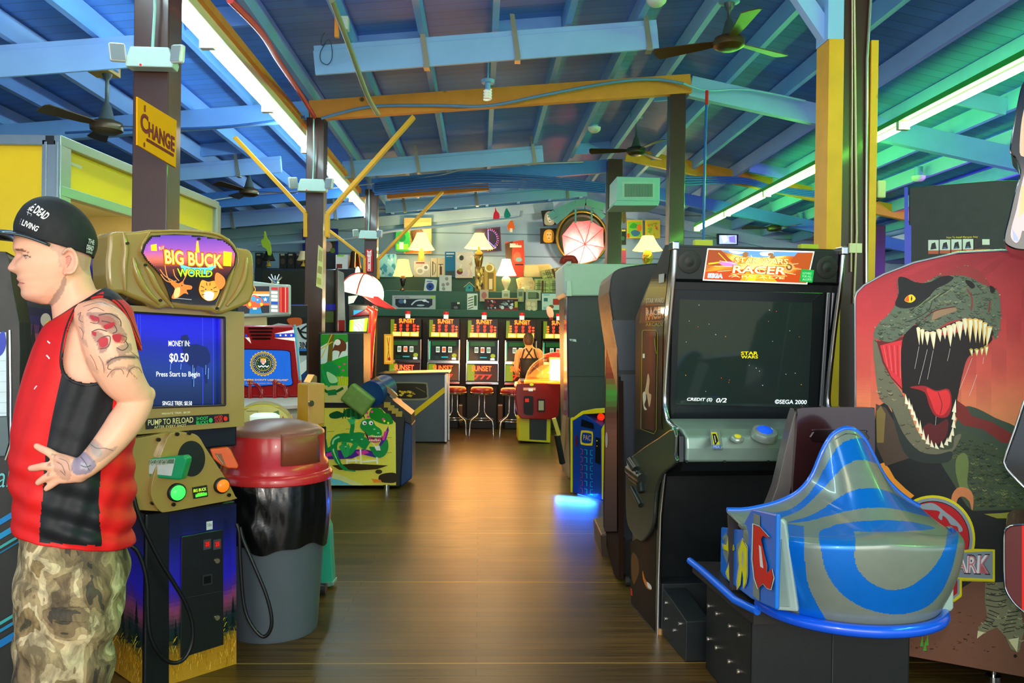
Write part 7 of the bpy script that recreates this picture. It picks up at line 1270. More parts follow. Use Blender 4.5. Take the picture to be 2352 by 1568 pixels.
# white graphic panel
t = thing('graphic_side_panel', 'white and blue arcade side panel with bold black lettering left of the middle post', 'arcade machine', Vector((W(670,900,7.2).x, 7.2, 0)), YAW); pl = BP(7.0)
mb = MB(); mb.slab([(610,700),(708,700),(708,1162),(610,1162)], pl, .5, vec=(-.13,.5,0)); make('body', mb, M('#14181c', .4), t, bevel=.006)
a = Art(onplane(pl), .0006); a.rect(612,728,704,900,'#a8b8c4'); a.poly([(612,728),(704,728),(704,742),(680,748),(640,742),(612,750)], '#1c1c20'); a.poly([(660,732),(690,730),(692,745),(670,748)], '#b05028', True); a.rect(612,800,704,812,'#2468c0'); a.poly([(612,850),(704,840),(704,900),(612,900)], '#1c3a78'); a.poly([(650,860),(704,825),(704,850),(660,890)], '#d0dce4')
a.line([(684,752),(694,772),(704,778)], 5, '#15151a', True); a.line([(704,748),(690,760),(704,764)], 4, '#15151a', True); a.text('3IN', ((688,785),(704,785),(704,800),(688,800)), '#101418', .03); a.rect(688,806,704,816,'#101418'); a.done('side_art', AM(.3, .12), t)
# round board and bright cup behind the lid
t = thing('round_game_board', 'round cream playfield board with small tent pictures behind the trash can lid', 'board', Vector((W(610,1000,4.75).x, 4.75, 0)), YAW); pl = BP(4.7)
mb = MB(); mb.slab([(604+72*math.cos(k*math.pi/20)*1.0, 985-60*math.sin(k*math.pi/20)) for k in range(21)]+[(532,1150),(676,1150)], pl, .15, vec=(-.04,.15,0)); make('board', mb, M('#b8ac5c', .4), t, bevel=.004)
a = Art(onplane(pl)); a.poly([(604+66*math.cos(k*math.pi/20), 985-55*math.sin(k*math.pi/20)) for k in range(21)], '#d0c478'); a.poly([(644,968),(650,954),(656,968)], '#b0622c'); a.line([(566,944),(592,944),(592,960)], 1.5, '#6a6438'); a.line([(560,938),(600,930),(640,934)], 2, '#e0d040', True); a.poly([(628,946),(640,942),(642,952),(630,956)], '#5a7a38'); a.done('board_print', AM(.4, .1), t)
mb = MB(); c = W(608, 975, 4.42); mb.lathe([(.075,-.2),(.078,.0),(.08,.05),(.06,.062),(.001,.062)], c=c, n=28); solo('bright_dome_cap', mb, M('#d8f0dc', .4, emit=.5), 'glowing pale green-white cylinder peeking above the red lid', 'light', smooth=50)
# teal stand beside the can
t = thing('teal_stand', 'teal metal leg with chrome foot on the floor right of the trash can', 'stand', G(750, 1352), 0); K = Loc(t); pl = Plane(PMx[t.name].translation, (0,-1,0))
mb = MB(); mb.slab([(735,1192),(750,1192),(758,1210),(765,1338),(735,1342)], pl, .08); make('leg', mb, M('#2aa884', .4), t, bevel=.006)
mb = MB(); mb.slab([(738,1338),(766,1336),(766,1344),(738,1352)], Plane(PMx[t.name].translation+Vector((0,-.01,0)), (0,-1,0)), .1); make('foot_plate', mb, M('#8ab8a8', .3, .5), t, bevel=.003)
mb = MB(); c = W(741, 1362, 4.6); c.z = .035; mb.cyl(c-Vector((.02,0,0)), c+Vector((.02,0,0)), .032, 16); make('caster', mb, M('#3a3c3c', .3, .5), t, smooth=50)
# ================================================================= yellow booth
t = thing('yellow_booth', 'tall booth of yellow panels in an aluminium frame, lit inside, behind the man', 'booth', Vector((-3.2, 5.4, 0)), 0); ALU = M('#9aa8ac', .3, .75)
X0, Y0 = -2.63, 4.62; X1, Y1 = -2.55, 6.9; ZT = 2.64
Pc, Pe = Vector((X0,Y0,0)), Vector((X1,Y1,0)); dS = (Pe-Pc).normalized(); PS_ = vplane(Pc, Pe)
def bpost(p, w=.11, nm='frame_post'):
    mb = MB(); mb.box(p.x-w/2, p.y-w/2, 0, p.x+w/2, p.y+w/2, ZT-.03)
    for k in (-.3,.3): mb.box(p.x-w*.5-.004, p.y+k*w-.008, 0, p.x-w*.5, p.y+k*w+.008, ZT-.04); mb.box(p.x+k*w-.008, p.y-w*.5-.005, 0, p.x+k*w+.008, p.y-w*.5, ZT-.04)
    make(nm, mb, ALU, t, bevel=.004)
bpost(Pc+Vector((-.055,.055,0))); m1 = Pc+dS*1.22; bpost(m1+Vector((-.04,0,0)), .08); bpost(Pe+Vector((-.04,0,0)), .08); bpost(Vector((-4.1,Y0+.055,0)))
for a_, b_, z, h in ((Pc,Pe,ZT-.03,.06),(Pc,Pe,2.32,.06),(Pc+Vector((0,.03,0)),Vector((-4.2,Y0+.03,0)),ZT-.03,.06)):
    mb = MB(); mb.beam(Vector((a_.x-.03,a_.y,z)), Vector((b_.x-.03,b_.y,z)), .06, h); make('frame_rail', mb, ALU, t, bevel=.004)
YEL = M('#f4cc02', .35, var=.03)
for a_, b_ in ((Pc+dS*.1,m1-dS*.04),(m1+dS*.04,Pe-dS*.04)):
    mb = MB(); mb.prism([Vector((a_.x-.04,a_.y,2.35)), Vector((b_.x-.04,b_.y,2.35)), Vector((b_.x-.04,b_.y,ZT-.06)), Vector((a_.x-.04,a_.y,ZT-.06))], (-.01,0,0)); make('yellow_panel', mb, YEL, t)
mb = MB(); mb.box(-4.05, Y0+.03, 0, X0-.11, Y0+.045, ZT-.06); make('yellow_panel', mb, YEL, t)
mb = MB(); mb.box(-4.0, Y0+.1, 0, -3.95, Y1, 2.5); mb.box(-4.0, Y1, 0, -2.6, Y1+.03, 2.5); make('inner_wall', mb, M('#d8c89a', .5), t)
mb = MB(); mb.box(-4.0, Y0+.05, 2.5, -2.66, Y1, 2.52); make('inner_ceiling', mb, M('#e8e0c0', .5), t)
mb = MB(); mb.box(-3.1,Y0+.4,2.44,-2.95,Y1-.3,2.48); make('lamp_strip', mb, M('#fff0b8', .4, emit=8, var=0), t)
mb = MB(); mb.box(-3.0,5.0,2.2,-2.9,5.15,2.3); mb.cyl((-2.95,5.07,2.3),(-2.95,5.07,2.5),.02); make('claw_motor', mb, M('#5a5040', .4, .4), t)
mb = MB(); mb.box(X0-.09,Y0-.001,ZT-.055,X0-.04,Y0+.0,ZT-.005); make('socket_plate', mb, BLACK, t)
# left edge cabinets
t = thing('striped_sports_cabinet', 'black cabinet with diagonal blue stripes and script lettering at the left edge', 'arcade machine', Vector((W(0,1000,2.55).x-.15, 2.55, 0)), 0); pl = Plane(W(20,800,2.5), (.45,-1,0))
mb = MB(); mb.slab(cr([(-160,575),(0,577),(14,582),(22,600),(28,650),(45,740)],3,False)+[(47,800),(44,1050),(48,1640),(60,1900),(-160,1950)], pl, .25); make('body', mb, BLACK, t, bevel=.006)
a = Art(onplane(pl, .001), .0005); a.poly([(-160,760),(17,758),(19,960),(22,1020),(12,1050),(-160,1060)], '#1c242c'); a.poly([(-160,765),(14,763),(15,955),(-160,960)], '#c8dce4'); a.poly([(-20,800),(-2,768),(10,762),(14,790),(6,812),(-10,820)], '#1838b0', True)
for k in range(6): a.line([(-160,830+k*24),(15,828+k*24)], .8, '#8aa8b0')
a.poly([(-160,962),(16,957),(20,1015),(11,1046),(-160,1056)], '#5a6a70'); a.text('Ball', ((-30,1068),(36,1072),(36,1118),(-30,1120)), '#6ab8c0', -.004, .25)
for y0, c_, w in ((1192,'#1478b8',14),(1225,'#1884b8',14),(1254,'#3a9898',7),(1268,'#0e6a90',4),(1428,'#3a9898',8),(1445,'#1878a8',8),(1470,'#1068a8',18)): a.poly([(-160,y0+95),(46,y0-50+22),(46,y0-50+22+w),(-160,y0+95+w)], c_)
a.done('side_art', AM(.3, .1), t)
mb = MB(); mb.tube([pl.hit(x,y,.002) for x,y in ((22,758),(24,900),(24,1020),(12,1056))], .004, 6); make('chrome_edge', mb, CHROME, t)
t = thing('forest_art_cabinet', 'dark cabinet with evening forest side art behind the man', 'arcade machine', Vector((W(90,1000,3.35).x-.1, 3.35, 0)), 0); pl = Plane(W(90,800,3.2), (.4,-1,0))
mb = MB(); mb.slab([(30,600),(60,585),(100,630),(140,700),(150,800),(150,1560),(150,1750),(-60,1750),(-60,600)], pl, .3); make('body', mb, M('#10181a', .35), t, bevel=.01)
a = Art(onplane(pl), .0005); a.grid(((46,700),(146,716),(148,1300),(46,1300)), 14, 30, lambda u, v: ramp([(0,'#141c20'),(.05,'#2a2048'),(.1,'#5a2c50'),(.15,'#b05a28'),(.2,'#3a5a48'),(.28,'#2a4a18'),(.34,'#3a4a10'),(.42,'#141c0c'),(1,'#0c1210')], v))
for x in (62,76,92,130): a.poly([(x,740),(x+12,830),(x-12,830)], '#0c1614'); a.poly([(x,770),(x+14,860),(x-14,860)], '#0c1614')
a.disc(105,735,12,16,'#b8a890'); a.poly([(105,740),(112,735),(116,762),(108,768)], '#e8c020'); rs = random.Random(2)
for k in range(40): a.k -= 1; a.disc(rs.uniform(50,130), rs.uniform(870,960), 2, 1.5, rs.choice(['#6a8a20','#8ab030','#c8a818','#2a5a10']), 6)
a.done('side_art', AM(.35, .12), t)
# ================================================================= signs, lights, fans
p0, p1 = W(316,222,4.06), W(404,277,4.06)
CPn = Plane(Vector((-1.72*1.0, 4.2, 0)), (1,-.0,0)); CPn = Plane(B(-1.672,4.4), B(1,0)-B(0,0))
t = thing('change_sign', 'yellow CHANGE sign with dark red letters on the near brown post', 'sign', CPn.hit(360,300), 0)
mb = MB(); mb.slab([(316,222),(406,277),(404,385),(316,333)], CPn, .008); make('board', mb, M('#ffaa00', .7, spec=.1), t, bevel=.001)
a = Art(onplane(CPn, .001), .0004)
def cq(u0, v0, u1, v1): q = ((316,222),(406,277),(404,385),(316,333)); return (bez(q,u0,v0), bez(q,u1,v0), bez(q,u1,v1), bez(q,u0,v1))
for off, c_, b in ((0,'#7a1c24',.035),(-.008,'#8e2c38',.0)): a.text('C', cq(.08,.26,.28,.66), c_, b); a.text('HANGE', cq(.29,.37,.96,.70), c_, b)
a.poly(list(cq(.24,.74,.94,.80)), '#7a1c24'); a.poly(list(cq(.18,.08,.21,.22)), '#8e2c38'); a.poly(list(cq(.17,.86-.0,.2,.95)), '#8e2c38'); a.done('lettering', AM(.7,.0), t)
def emlight(px, py, Y, w, label, n_=-VD):
    t = thing('emergency_light', label, 'emergency light', W(px, py+18*1.0, Y-.03), YAW, 'twin head emergency lights on the posts'); K = Loc(t); s = w
    mb = MB(); mb.prism([Vector((x*s,y*s,z*s)) for x,y,z in ((-.3,-.12,.0),(.3,-.12,.0),(.32,-.12,.07),(.25,-.12,.26),(-.24,-.12,.26),(-.3,-.12,.08))], (0,.2*s,0)); make('case', K(mb), M('#b8d8d0', .4), t, bevel=.012*s)
    for sx in (-1, 1):
        mb = MB(); T = Matrix.Translation((sx*.38*s,-.16*s,.16*s)) @ Matrix.Rotation(sx*-.5,4,'Z') @ Matrix.Rotation(sx*.12,4,'Y'); mb.box(-.1*s,-.03*s,-.12*s,.1*s,.05*s,.12*s,T=T); hd_ = make('lamp_head', K(mb), M('#d0d8d4', .25, coat=.4), t, bevel=.03*s, seg=3)
        mb = MB(); mb.box(-.085*s,-.036*s,-.1*s,.085*s,-.029*s,.1*s,T=T); make('lens', K(mb), M('#a8b0ae', .1, metal=.4), hd_, bevel=.01*s)
    mb = MB(); mb.ball((-.1*s,-.13*s,.02*s),.015*s); make('indicator', K(mb), M('#e01818', .3, emit=1), t)
    mb = MB(); mb.tube([(.0,.0,.26*s),(.01,.0,.8*s),(.0,.01,1.6*s)], .008, 6); make('conduit', K(mb), M('#9ac8c0', .4), t)
    return t
emlight(350, 142, 4.22, .40, 'emergency light on the near brown post above the CHANGE sign')
emlight(718, 423, 8.25, .48, 'emergency light on the middle post between the yellow braces')
emlight(846, 531, 12.3, .48, 'emergency light on the far post above the fire extinguisher sign')
def fan(px, py, Y, label, ang, R_=.62, rod=.3, col='#4a3a24'):
    t = thing('ceiling_fan', label, 'ceiling fan', W(px, py, Y), 0, 'ceiling fans'); K = Loc(t); FM = M(col, .35, .35)
    mb = MB(); mb.lathe([(.02,-.06),(.08,-.06),(.125,-.035),(.13,.0),(.12,.03),(.07,.05),(.03,.055)], n=28); make('motor', K(mb), FM, t, smooth=50)
    mb = MB(); mb.lathe([(.07,.04),(.055,.08),(.035,.16),(.016,.2),(.014,.2+rod),(.03,.22+rod),(.045,.26+rod),(.05,.3+rod)], n=16); make('down_rod', K(mb), M('#4a5454', .4, .3), t, smooth=50)
    mb = MB(); mb.lathe([(.05,.27+rod),(.085,.28+rod),(.09,.33+rod),(.085,.37+rod)], n=20); make('mount', K(mb), M('#6aa0d8', .4), t, smooth=50)
    for k in range(3):
        a_ = ang+k*2*math.pi/3; T = Matrix.Rotation(a_,4,'Z') @ Matrix.Rotation(.22,4,'X'); mb = MB(); mb.prism([T @ Vector(p) for p in ((.1,-.03,0),(.2,-.05,0),(R_,-.08,0),(R_+.02,-.03,0),(R_+.02,.05,0),(R_,.08,0),(.2,.05,0),(.1,.03,0))], T.to_3x3() @ Vector((0,0,.008))); make('blade', K(mb), FM, t)
    return t
fan(245, 290, 6.6, 'brass and brown ceiling fan at upper left above the yellow booth', math.radians(-115), .55, .18)
fan(572, 440, 10.6, 'second ceiling fan on the left, beyond the near brown post', math.radians(8), .6, .12)
fan(1674, 97, 6.6, 'near ceiling fan at upper right, one blade pointing up the picture', math.radians(-90), .62, .05, '#5a3c1c')
fan(1461, 346, 10.6, 'ceiling fan in front of the bright yellow beam', math.radians(172), .6, .16, '#3a3424')
fan(1778, 524, 14.2, 'farthest ceiling fan, beyond the racing cabinet by the small television', math.radians(60), .55, .12)
def det(px, py, Y, label, g='round smoke detectors'):
    for k in range(60, 320):
        Y = k*.05; q = W(px, py, Y)
        if q.z >= zj(q.x*cY+q.y*sY)-.06: break
    t = thing('smoke_detector', label, 'smoke detector', W(px, py, Y), 0, g); K = Loc(t); mb = MB(); mb.lathe([(.001,-.035),(.05,-.033),(.075,-.01),(.08,.0),(.085,.03),(.06,.035),(.001,.035)], n=24); make('cover', K(mb), M('#d8e4dc', .4), t, smooth=50)
    mb = MB(); z = zj(K.p(0,0,0).x)-K.p(0,0,0).z+.02; mb.cyl((0,0,.03),(0,0,max(.06, z)),.05); make('base', K(mb), M('#7ab0e0', .4), t, smooth=50); return t
det(206,138,6.0,'smoke detector beside the upper left fan'); det(571,388,10.2,'smoke detector above the second left fan'); det(1365,298,9.0,'smoke detector between the pine beam and yellow beam'); det(2110,410,9.2,'smoke detector at right above the tall black machine'); det(1508,3,5.9,'smoke detector cut off by the top edge of the photo'); det(1838,512,13.2,'small far smoke detector beside the farthest fan')
t = thing('spiral_bulb', 'spiral light bulb hanging before the knotty pine beam', 'light bulb', W(1120,225,7.6), 0); K = Loc(t)
mb = MB(); mb.lathe([(.06,.14),(.065,.17),(.03,.18)], n=20); mb.cyl((0,0,.08),(0,0,.15),.025); mb.cyl((0,0,.17),(0,0,.5),.008); make('socket', K(mb), M('#7ab4e8', .4), t, smooth=50)
mb = MB(); mb.tube([(.032*math.cos(k*.6), .032*math.sin(k*.6), .08-.0026*k) for k in range(38)], .011, 6); make('spiral_tube', K(mb), M('#f0f0e4', .4, emit=.15), t, smooth=60)
# cables
def cable(pts, r, col, label, nm='cable', metal=0.0):
    mb = MB(); mb.tube(cr([tuple(W(*p)) for p in pts], 5, False), r, 8); return solo(nm, mb, M(col, .4, metal), label, nm, smooth=60)
cable([(528,0,4.6),(600,75,5.3),(640,140,6.2),(690,215,7.4),(722,268,8.2)], .022, '#d8201c', 'bright red cable running down the roof to the middle post')
cable([(738,272,8.3),(850,245,8.3),(1000,242,8.3),(1120,243,8.3),(1250,218,8.3),(1400,190,8.3),(1500,182,8.35),(1570,192,8.35)], .016, '#6a94c8', 'blue-grey cable drooping along the knotty pine beam')
cable([(1570,192,8.35),(1625,208,8.38),(1720,206,8.4),(1850,232,8.4)], .012, '#8ac8e8', 'pale blue cable on the beam right of the ridge')
cable([(1624,210,8.3),(1620,330,8.3),(1617,450,8.3),(1616,552,8.3)], .014, '#1860b8', 'thin blue pole hanging from the blue beam', 'pole')
cable([(1624,208,8.28),(1623,240,8.28)], .017, '#d82018', 'short red sleeve on top of the blue pole', 'sleeve')
cable([(455,465,11.8),(560,450,12.2),(800,428,12.2),(1000,404,12.2),(1100,382,12.2),(1340,372,12.2)], .012, '#b8c8d0', 'thin pale wire crossing the hall under the pale strapped beam', 'wire', .4)
for k in range(6): cable([(860,447-k*5,12.2),(1000,436-k*6,12.2),(1100,430-k*6,12.2),(1250,432-k*5,12.2),(1390,442-k*4,12.2)], .014, '#3468b0', 'dark blue painted cable in the bundle on the far beam') ['group'] = 'painted cables on the far beam'
for k in range(4): cable([(1565,425-k*6,11.9),(1700,420-k*4,11.9),(1780,440-k*4,11.9),(1875,452-k*4,11.9)], .014, '#3a78b8', 'blue-green painted cable in the bundle behind the green tube')['group'] = 'painted cables behind the green tube'
cable([(150,305,8.0),(300,298,8.05),(500,292,8.1),(640,276,8.15),(700,268,8.2)], .012, '#2a5aa0', 'thin dark cable sagging along the upper left blue beam')
cable([(762,0,5.4),(800,100,6.0),(842,215,6.6),(868,262,7.0)], .022, '#8a9070', 'grey-green conduit running along a joist left of centre', 'conduit')
t = thing('wire_tangle', 'loose thin wires looping from the end of the near pale strapped beam', 'wire', W(750,95,6.75), 0)
mb = MB(); mb.tube(cr([tuple(W(x,y,6.75)) for x,y in ((745,75),(738,90),(740,105),(755,90),(762,110),(762,135),(752,148),(737,140),(736,120),(748,98))],4,False), .004, 5); make('wire', mb, M('#2a4a6a', .4), t)
t = thing('junction_box', 'small white electrical box on the conduit at top left of centre', 'box', W(792,55,6.0), 0)
mb = MB(); mb.box(-.03,-.03,-.05,.03,.03,.05,T=PMx[t.name]); make('box', mb, M('#c8d0c8', .4), t, bevel=.004); mb = MB(); mb.box(-.075,-.01,-.1,-.045,.02,.08,T=PMx[t.name]); make('wood_block', mb, PINE, t)
t = thing('security_light', 'cream twin light on the far side of the thick post, above the dark posts', 'light', W(2000,440,5.3), 0); K = Loc(t)
mb = MB(); mb.box(-.03,-.04,-.07,.04,.08,.07,T=PMx[t.name]); make('bracket', mb, M('#1c2222', .4), t, bevel=.008); mb = MB(); mb.box(.02,-.06,-.05,.075,.05,.065,T=PMx[t.name]); make('case', mb, M('#d8d4a8', .4), t, bevel=.008)
mb = MB(); mb.box(-.1,-.1,-.1,.1,.1,.05,T=Matrix.Translation(W(236,165,6.6)+Vector((0,0,.08)))); solo('wood_block', mb, M('#b8a050', .5), 'tan wooden block above the upper left fan', 'block', bevel=.004)
mb = MB(); mb.slab([(1597,550),(1637,551),(1637,592),(1597,592)], BP(4.4), .05); solo('yellow_tab', mb, M('#b8c020', .5), 'yellow-green strip on top of the racing cabinet, nearer the dark post', 'strip'); 
mb = MB(); mb.slab([(1840,560),(1880,561),(1880,596),(1840,596)], BP(4.5), .05); solo('yellow_tab', mb, M('#b8c020', .5), 'yellow-green strip on top of the racing cabinet, nearer the thick post', 'strip')
# ================================================================= people
LAT = ray(165, 900); LAT.z = 0; LAT.normalize(); FV = Vector((-LAT.y, LAT.x, 0)); MC0 = W(165, 776, 2.0)    # he stands square to the line of sight: LAT runs through his body, FV is where he faces
W0 = W
def Wm(px, py, Y): return Plane(MC0 + LAT*(Y-2.0), -LAT).hit(px, py)
def rows(mb, spec, Y, n=48, e=2.2, cap=True, Y_off=None):
    R = []
    for i, r_ in enumerate(spec):
        (fx, fy), (bx_, by_), w = r_[:3]; yy = Y if len(r_) < 4 else r_[3]
        f = Wm(fx, fy, yy); b = Wm(bx_, by_, yy); c = (f+b)/2; ax = (b-f)/2; ring = []
        for k in range(n):
            th = 2*math.pi*k/n; cs, sn = math.cos(th), math.sin(th); a_ = -math.copysign(abs(cs)**(2/e), cs); l_ = math.copysign(abs(sn)**(2/e), sn); ring.append(c+ax*a_+LAT*(l_*w))
        R.append(ring)
    mb.rings(R, cap=cap); return R
WL = Wm
def limb(mb, pts, n=16, flat=1.0):
    P = cr([(*tuple(WL(x, y, Y_)), ) for x, y, Y_, r in pts], 4, False); rr = [r for *_, r in pts]; m = len(P); rad = [float(np.interp(i/(m-1)*(len(rr)-1), range(len(rr)), rr)) for i in range(m)]
    mb.tube(P, rad, n); mb.ball(P[0], rad[0]*.99, 14, 8); mb.ball(P[-1], rad[-1]*.98, 14, 8)
def fuse(mb, voxel, it=5, fac=.5):
    me = bpy.data.meshes.new('f'); me.from_pydata([tuple(v) for v in mb.v], [], mb.f); o = bpy.data.objects.new('f', me); COL.objects.link(o)
    m_ = o.modifiers.new('r', 'REMESH'); m_.mode = 'VOXEL'; m_.voxel_size = voxel; s_ = o.modifiers.new('s', 'SMOOTH'); s_.factor = fac; s_.iterations = it
    dg = bpy.context.evaluated_depsgraph_get(); nm = bpy.data.meshes.new_from_object(o.evaluated_get(dg)); out = MB(); out.v = [v.co.copy() for v in nm.vertices]; out.f = [tuple(p.vertices) for p in nm.polygons]; out.c = [None]*len(out.f)
    out.n = [v.normal.copy() for v in nm.vertices]; bpy.data.objects.remove(o); bpy.data.meshes.remove(me); bpy.data.meshes.remove(nm); return out
def paint(mb, base, regions, facing=True):      # regions: (polygon in photo pixels, colour, strength)
    L_ = [(P, lin(c), s_, (min(p[0] for p in P), max(p[0] for p in P), min(p[1] for p in P), max(p[1] for p in P)), side) for P, c, s_, side in [(r+(1,))[:4] for r in regions]]
    vc = []; bl = lin(base)
    for v, n_ in zip(mb.v, mb.n):
        c = bl; near = n_.dot(C0-v) > 0
        px, py = proj(v)
        if near:
            for P, k, s_, bb, sd in L_:
                if bb[0] <= px <= bb[1] and bb[2] <= py <= bb[3] and (callable(s_) or True) and inpoly(px, py, P): c = tuple(c[i]*(1-s_)+k[i]*s_ for i in range(3))
        vc.append(c)
    mb.c = [tuple(sum(vc[i][q] for i in f)/len(f) for q in range(3)) for f in mb.f]
    mb.vc = vc
def make_vc(name, mb, mat, parent):      # smooth per-vertex colours
    me = bpy.data.meshes.new(name); T = PMx[parent.name].inverted(); me.from_pydata([tuple(T @ v) for v in mb.v], [], mb.f); me.materials.append(mat)
    at = me.color_attributes.new('Col', 'FLOAT_COLOR', 'POINT'); at.data.foreach_set('color', np.array([(*c, 1) for c in mb.vc], 'f').ravel()); me.polygons.foreach_set('use_smooth', [True]*len(me.polygons))
    o = bpy.data.objects.new(name, me); COL.objects.link(o); o.parent = parent; PMx[o.name] = PMx[parent.name]; return o
SKIN = AM(.42, 0); sb = SKIN.node_tree.nodes['Principled BSDF']; 
YM = 2.0
man = thing('person', 'man in black cap, red and black tank top and camouflage trousers, hand on hip', 'person', Vector((MC0.x, MC0.y, 0)), 0)
# head with profile
def head():
    mb = MB(); fr = [(700,100),(692,70),(688,58),(682,50),(675,47),(668,48),(660,47),(655,43),(651,43),(648,46),(645,43),(640,40),(634,41),(628,40),(618,38),(608,37),(598,36),(588,36),(580,34),(573,30),(565,30),(550,31),(535,33),(515,38),(497,50),(480,68),(470,90),(466,115)]
    bk = [(700,130),(692,150),(682,165),(668,182),(650,194),(630,203),(610,207),(590,211),(570,214),(550,215),(530,212),(510,203),(490,184),(476,160),(468,138),(466,122)]
    wd_ = [(700,.025),(690,.038),(680,.048),(665,.056),(650,.061),(630,.067),(610,.071),(590,.073),(570,.075),(545,.077),(520,.075),(500,.067),(485,.054),(474,.034),(466,.006)]
    fy, fx = zip(*sorted(fr)); by_, bx_ = zip(*sorted(bk)); wy, wx = zip(*sorted(wd_)); nose = {586:0,590:3,598:7,606:12,613:16,618:18,623:14,628:4,632:0}; ny = sorted(nose); 
    R = []; n = 150; HB = []
    for j in range(118):
        py = 466.5+(699-466.5)*j/117; f = Wm(float(np.interp(py, fy, fx)), py, YM); b = Wm(float(np.interp(py, by_, bx_)), py, YM); w = float(np.interp(py, wy, wx)); c = f*.48+b*.52; ring = []
        nb = float(np.interp(py, ny, [nose[k] for k in ny]))*YM/F
        for k in range(n):
            th = 2*math.pi*k/n; cs, sn = math.cos(th), math.sin(th); e = 2.35; l_ = math.copysign(abs(sn)**(2/e), sn)*w
            if cs > 0: a_ = (f-c)*(cs**(2/2.25))
            else: a_ = (b-c)*((-cs)**(2/2.1))
            p = c+a_+LAT*l_; fa = max(0, cs)
            sg = .011+.010*max(0, min(1, (py-596)/22)) - .004*max(0, (py-622)/8)
            if nb > 0: p += FV*nb*math.exp(-(l_/sg)**2)*fa
            for ly in (-.031, .031):      # eye sockets, cheekbones
                g = math.exp(-((l_-ly)/.015)**2-((py-588)/9.5)**2)*fa; p -= FV*(.011*g)
                g = math.exp(-((l_-ly)/.02)**2-((py-573)/6)**2)*fa; p += FV*(.003*g)
                g = math.exp(-((l_-ly*1.25)/.02)**2-((py-612)/13)**2)*fa; p += FV*(.005*g)
            g = math.exp(-(l_/.024)**2-((py-641)/4)**2)*fa+math.exp(-(l_/.021)**2-((py-654.5)/4)**2)*fa; p += FV*(.003*g)
            g = math.exp(-(l_/.026)**2-((py-648)/2.2)**2)*fa; p -= FV*(.004*g)
            ring.append(p)
        R.append(ring)
    mb.rings(R[::-1]); return mb
body = head()
# neck, torso core, shoulders
rows(body, [((100,800),(290,800),.11),((124,762),(258,742),.07),((121,736),(236,704),.06),((118,710),(222,668),.056),((116,690),(211,640),.056),((112,672),(206,612),.055),((110,640),(200,590),.05)], YM, 40, 2)
TOR = [((33,1212),(300,1238),.165),((30,1150),(304,1180),.168),((25,1060),(303,1100),.17),((28,1000),(302,1030),.172),((45,920),(308,950),.172),((65,850),(316,870),.173),((82,800),(318,800),.172),((95,772),(311,750),.165),((103,757),(296,708),.14),((110,748),(272,680),.105),((118,741),(240,662),.068)]
rows(body, [((f[0]+9, f[1]), (b[0]-9, b[1]), w-.012) for f, b, w in TOR], YM, 48, 2.2)
limb(body, [(208,738,1.94,.053),(238,752,1.86,.057),(250,790,1.83,.058),(262,830,1.825,.056),(282,872,1.83,.049),(305,900,1.84,.040),(318,914,1.85,.036)], 20)
limb(body, [(318,914,1.85,.036),(306,940,1.84,.039),(285,972,1.83,.040),(258,1008,1.82,.036),(228,1042,1.81,.031),(203,1066,1.805,.0275),(186,1078,1.808,.026)], 20)
body.ball(Wm(343,906,1.85), (.014,.018,.02), 12, 8)
# far arm hanging
limb(body, [(200,735,2.1,.055),(205,760,2.17,.062),(210,850,2.2,.052),(215,930,2.21,.042),(195,1010,2.21,.042),(170,1110,2.2,.028),(160,1170,2.2,.03),(155,1215,2.2,.02)], 16)
# ear
ec = Wm(159, 601, YM-.071); body.ball(ec, (.017,.009,.029), 14, 10)
body.tube([ec+-FV*(math.cos(a_)*.0165)-LAT*.012+Vector((0,0,math.sin(a_)*.029+.001)) for a_ in [math.radians(d) for d in range(150,-130,-14)]], .0045, 8); body.ball(ec+FV*.008-LAT*.006+Vector((0,0,-.026)), (.007,.005,.009), 10, 8)
ec2 = Wm(159, 601, YM+.071); body.ball(ec2, (.017,.012,.029), 14, 10)
# hand
def hand(mb, palm, fingers, thick):
    for (a_, b_) in palm: limb(mb, [a_, b_], 12)
    for fz in fingers: limb(mb, fz, 12)
hand(body, [((186,1078,1.808,.024),(128,1050,1.818,.0125)),((184,1080,1.808,.024),(121,1070,1.818,.0125)),((182,1084,1.81,.022),(124,1087,1.82,.0122)),((182,1088,1.812,.021),(134,1100,1.822,.0115))],
 [[(130,1050,1.816,.0112),(112,1038,1.822,.0096),(97,1031,1.836,.0088),(84,1024,1.846,.0074)], [(121,1071,1.816,.0115),(103,1070,1.822,.0098),(86,1073,1.838,.009),(71,1075,1.852,.0076)], [(124,1087,1.818,.011),(110,1094,1.824,.0096),(98,1101,1.834,.0088),(88,1108,1.842,.0074)], [(134,1100,1.82,.0102),(124,1109,1.826,.0088),(115,1116,1.832,.008),(107,1122,1.838,.0068)],
  [(176,1092,1.825,.014),(190,1100,1.84,.0115),(203,1104,1.848,.0095)]], .02)
body = fuse(body, .0034, 3)
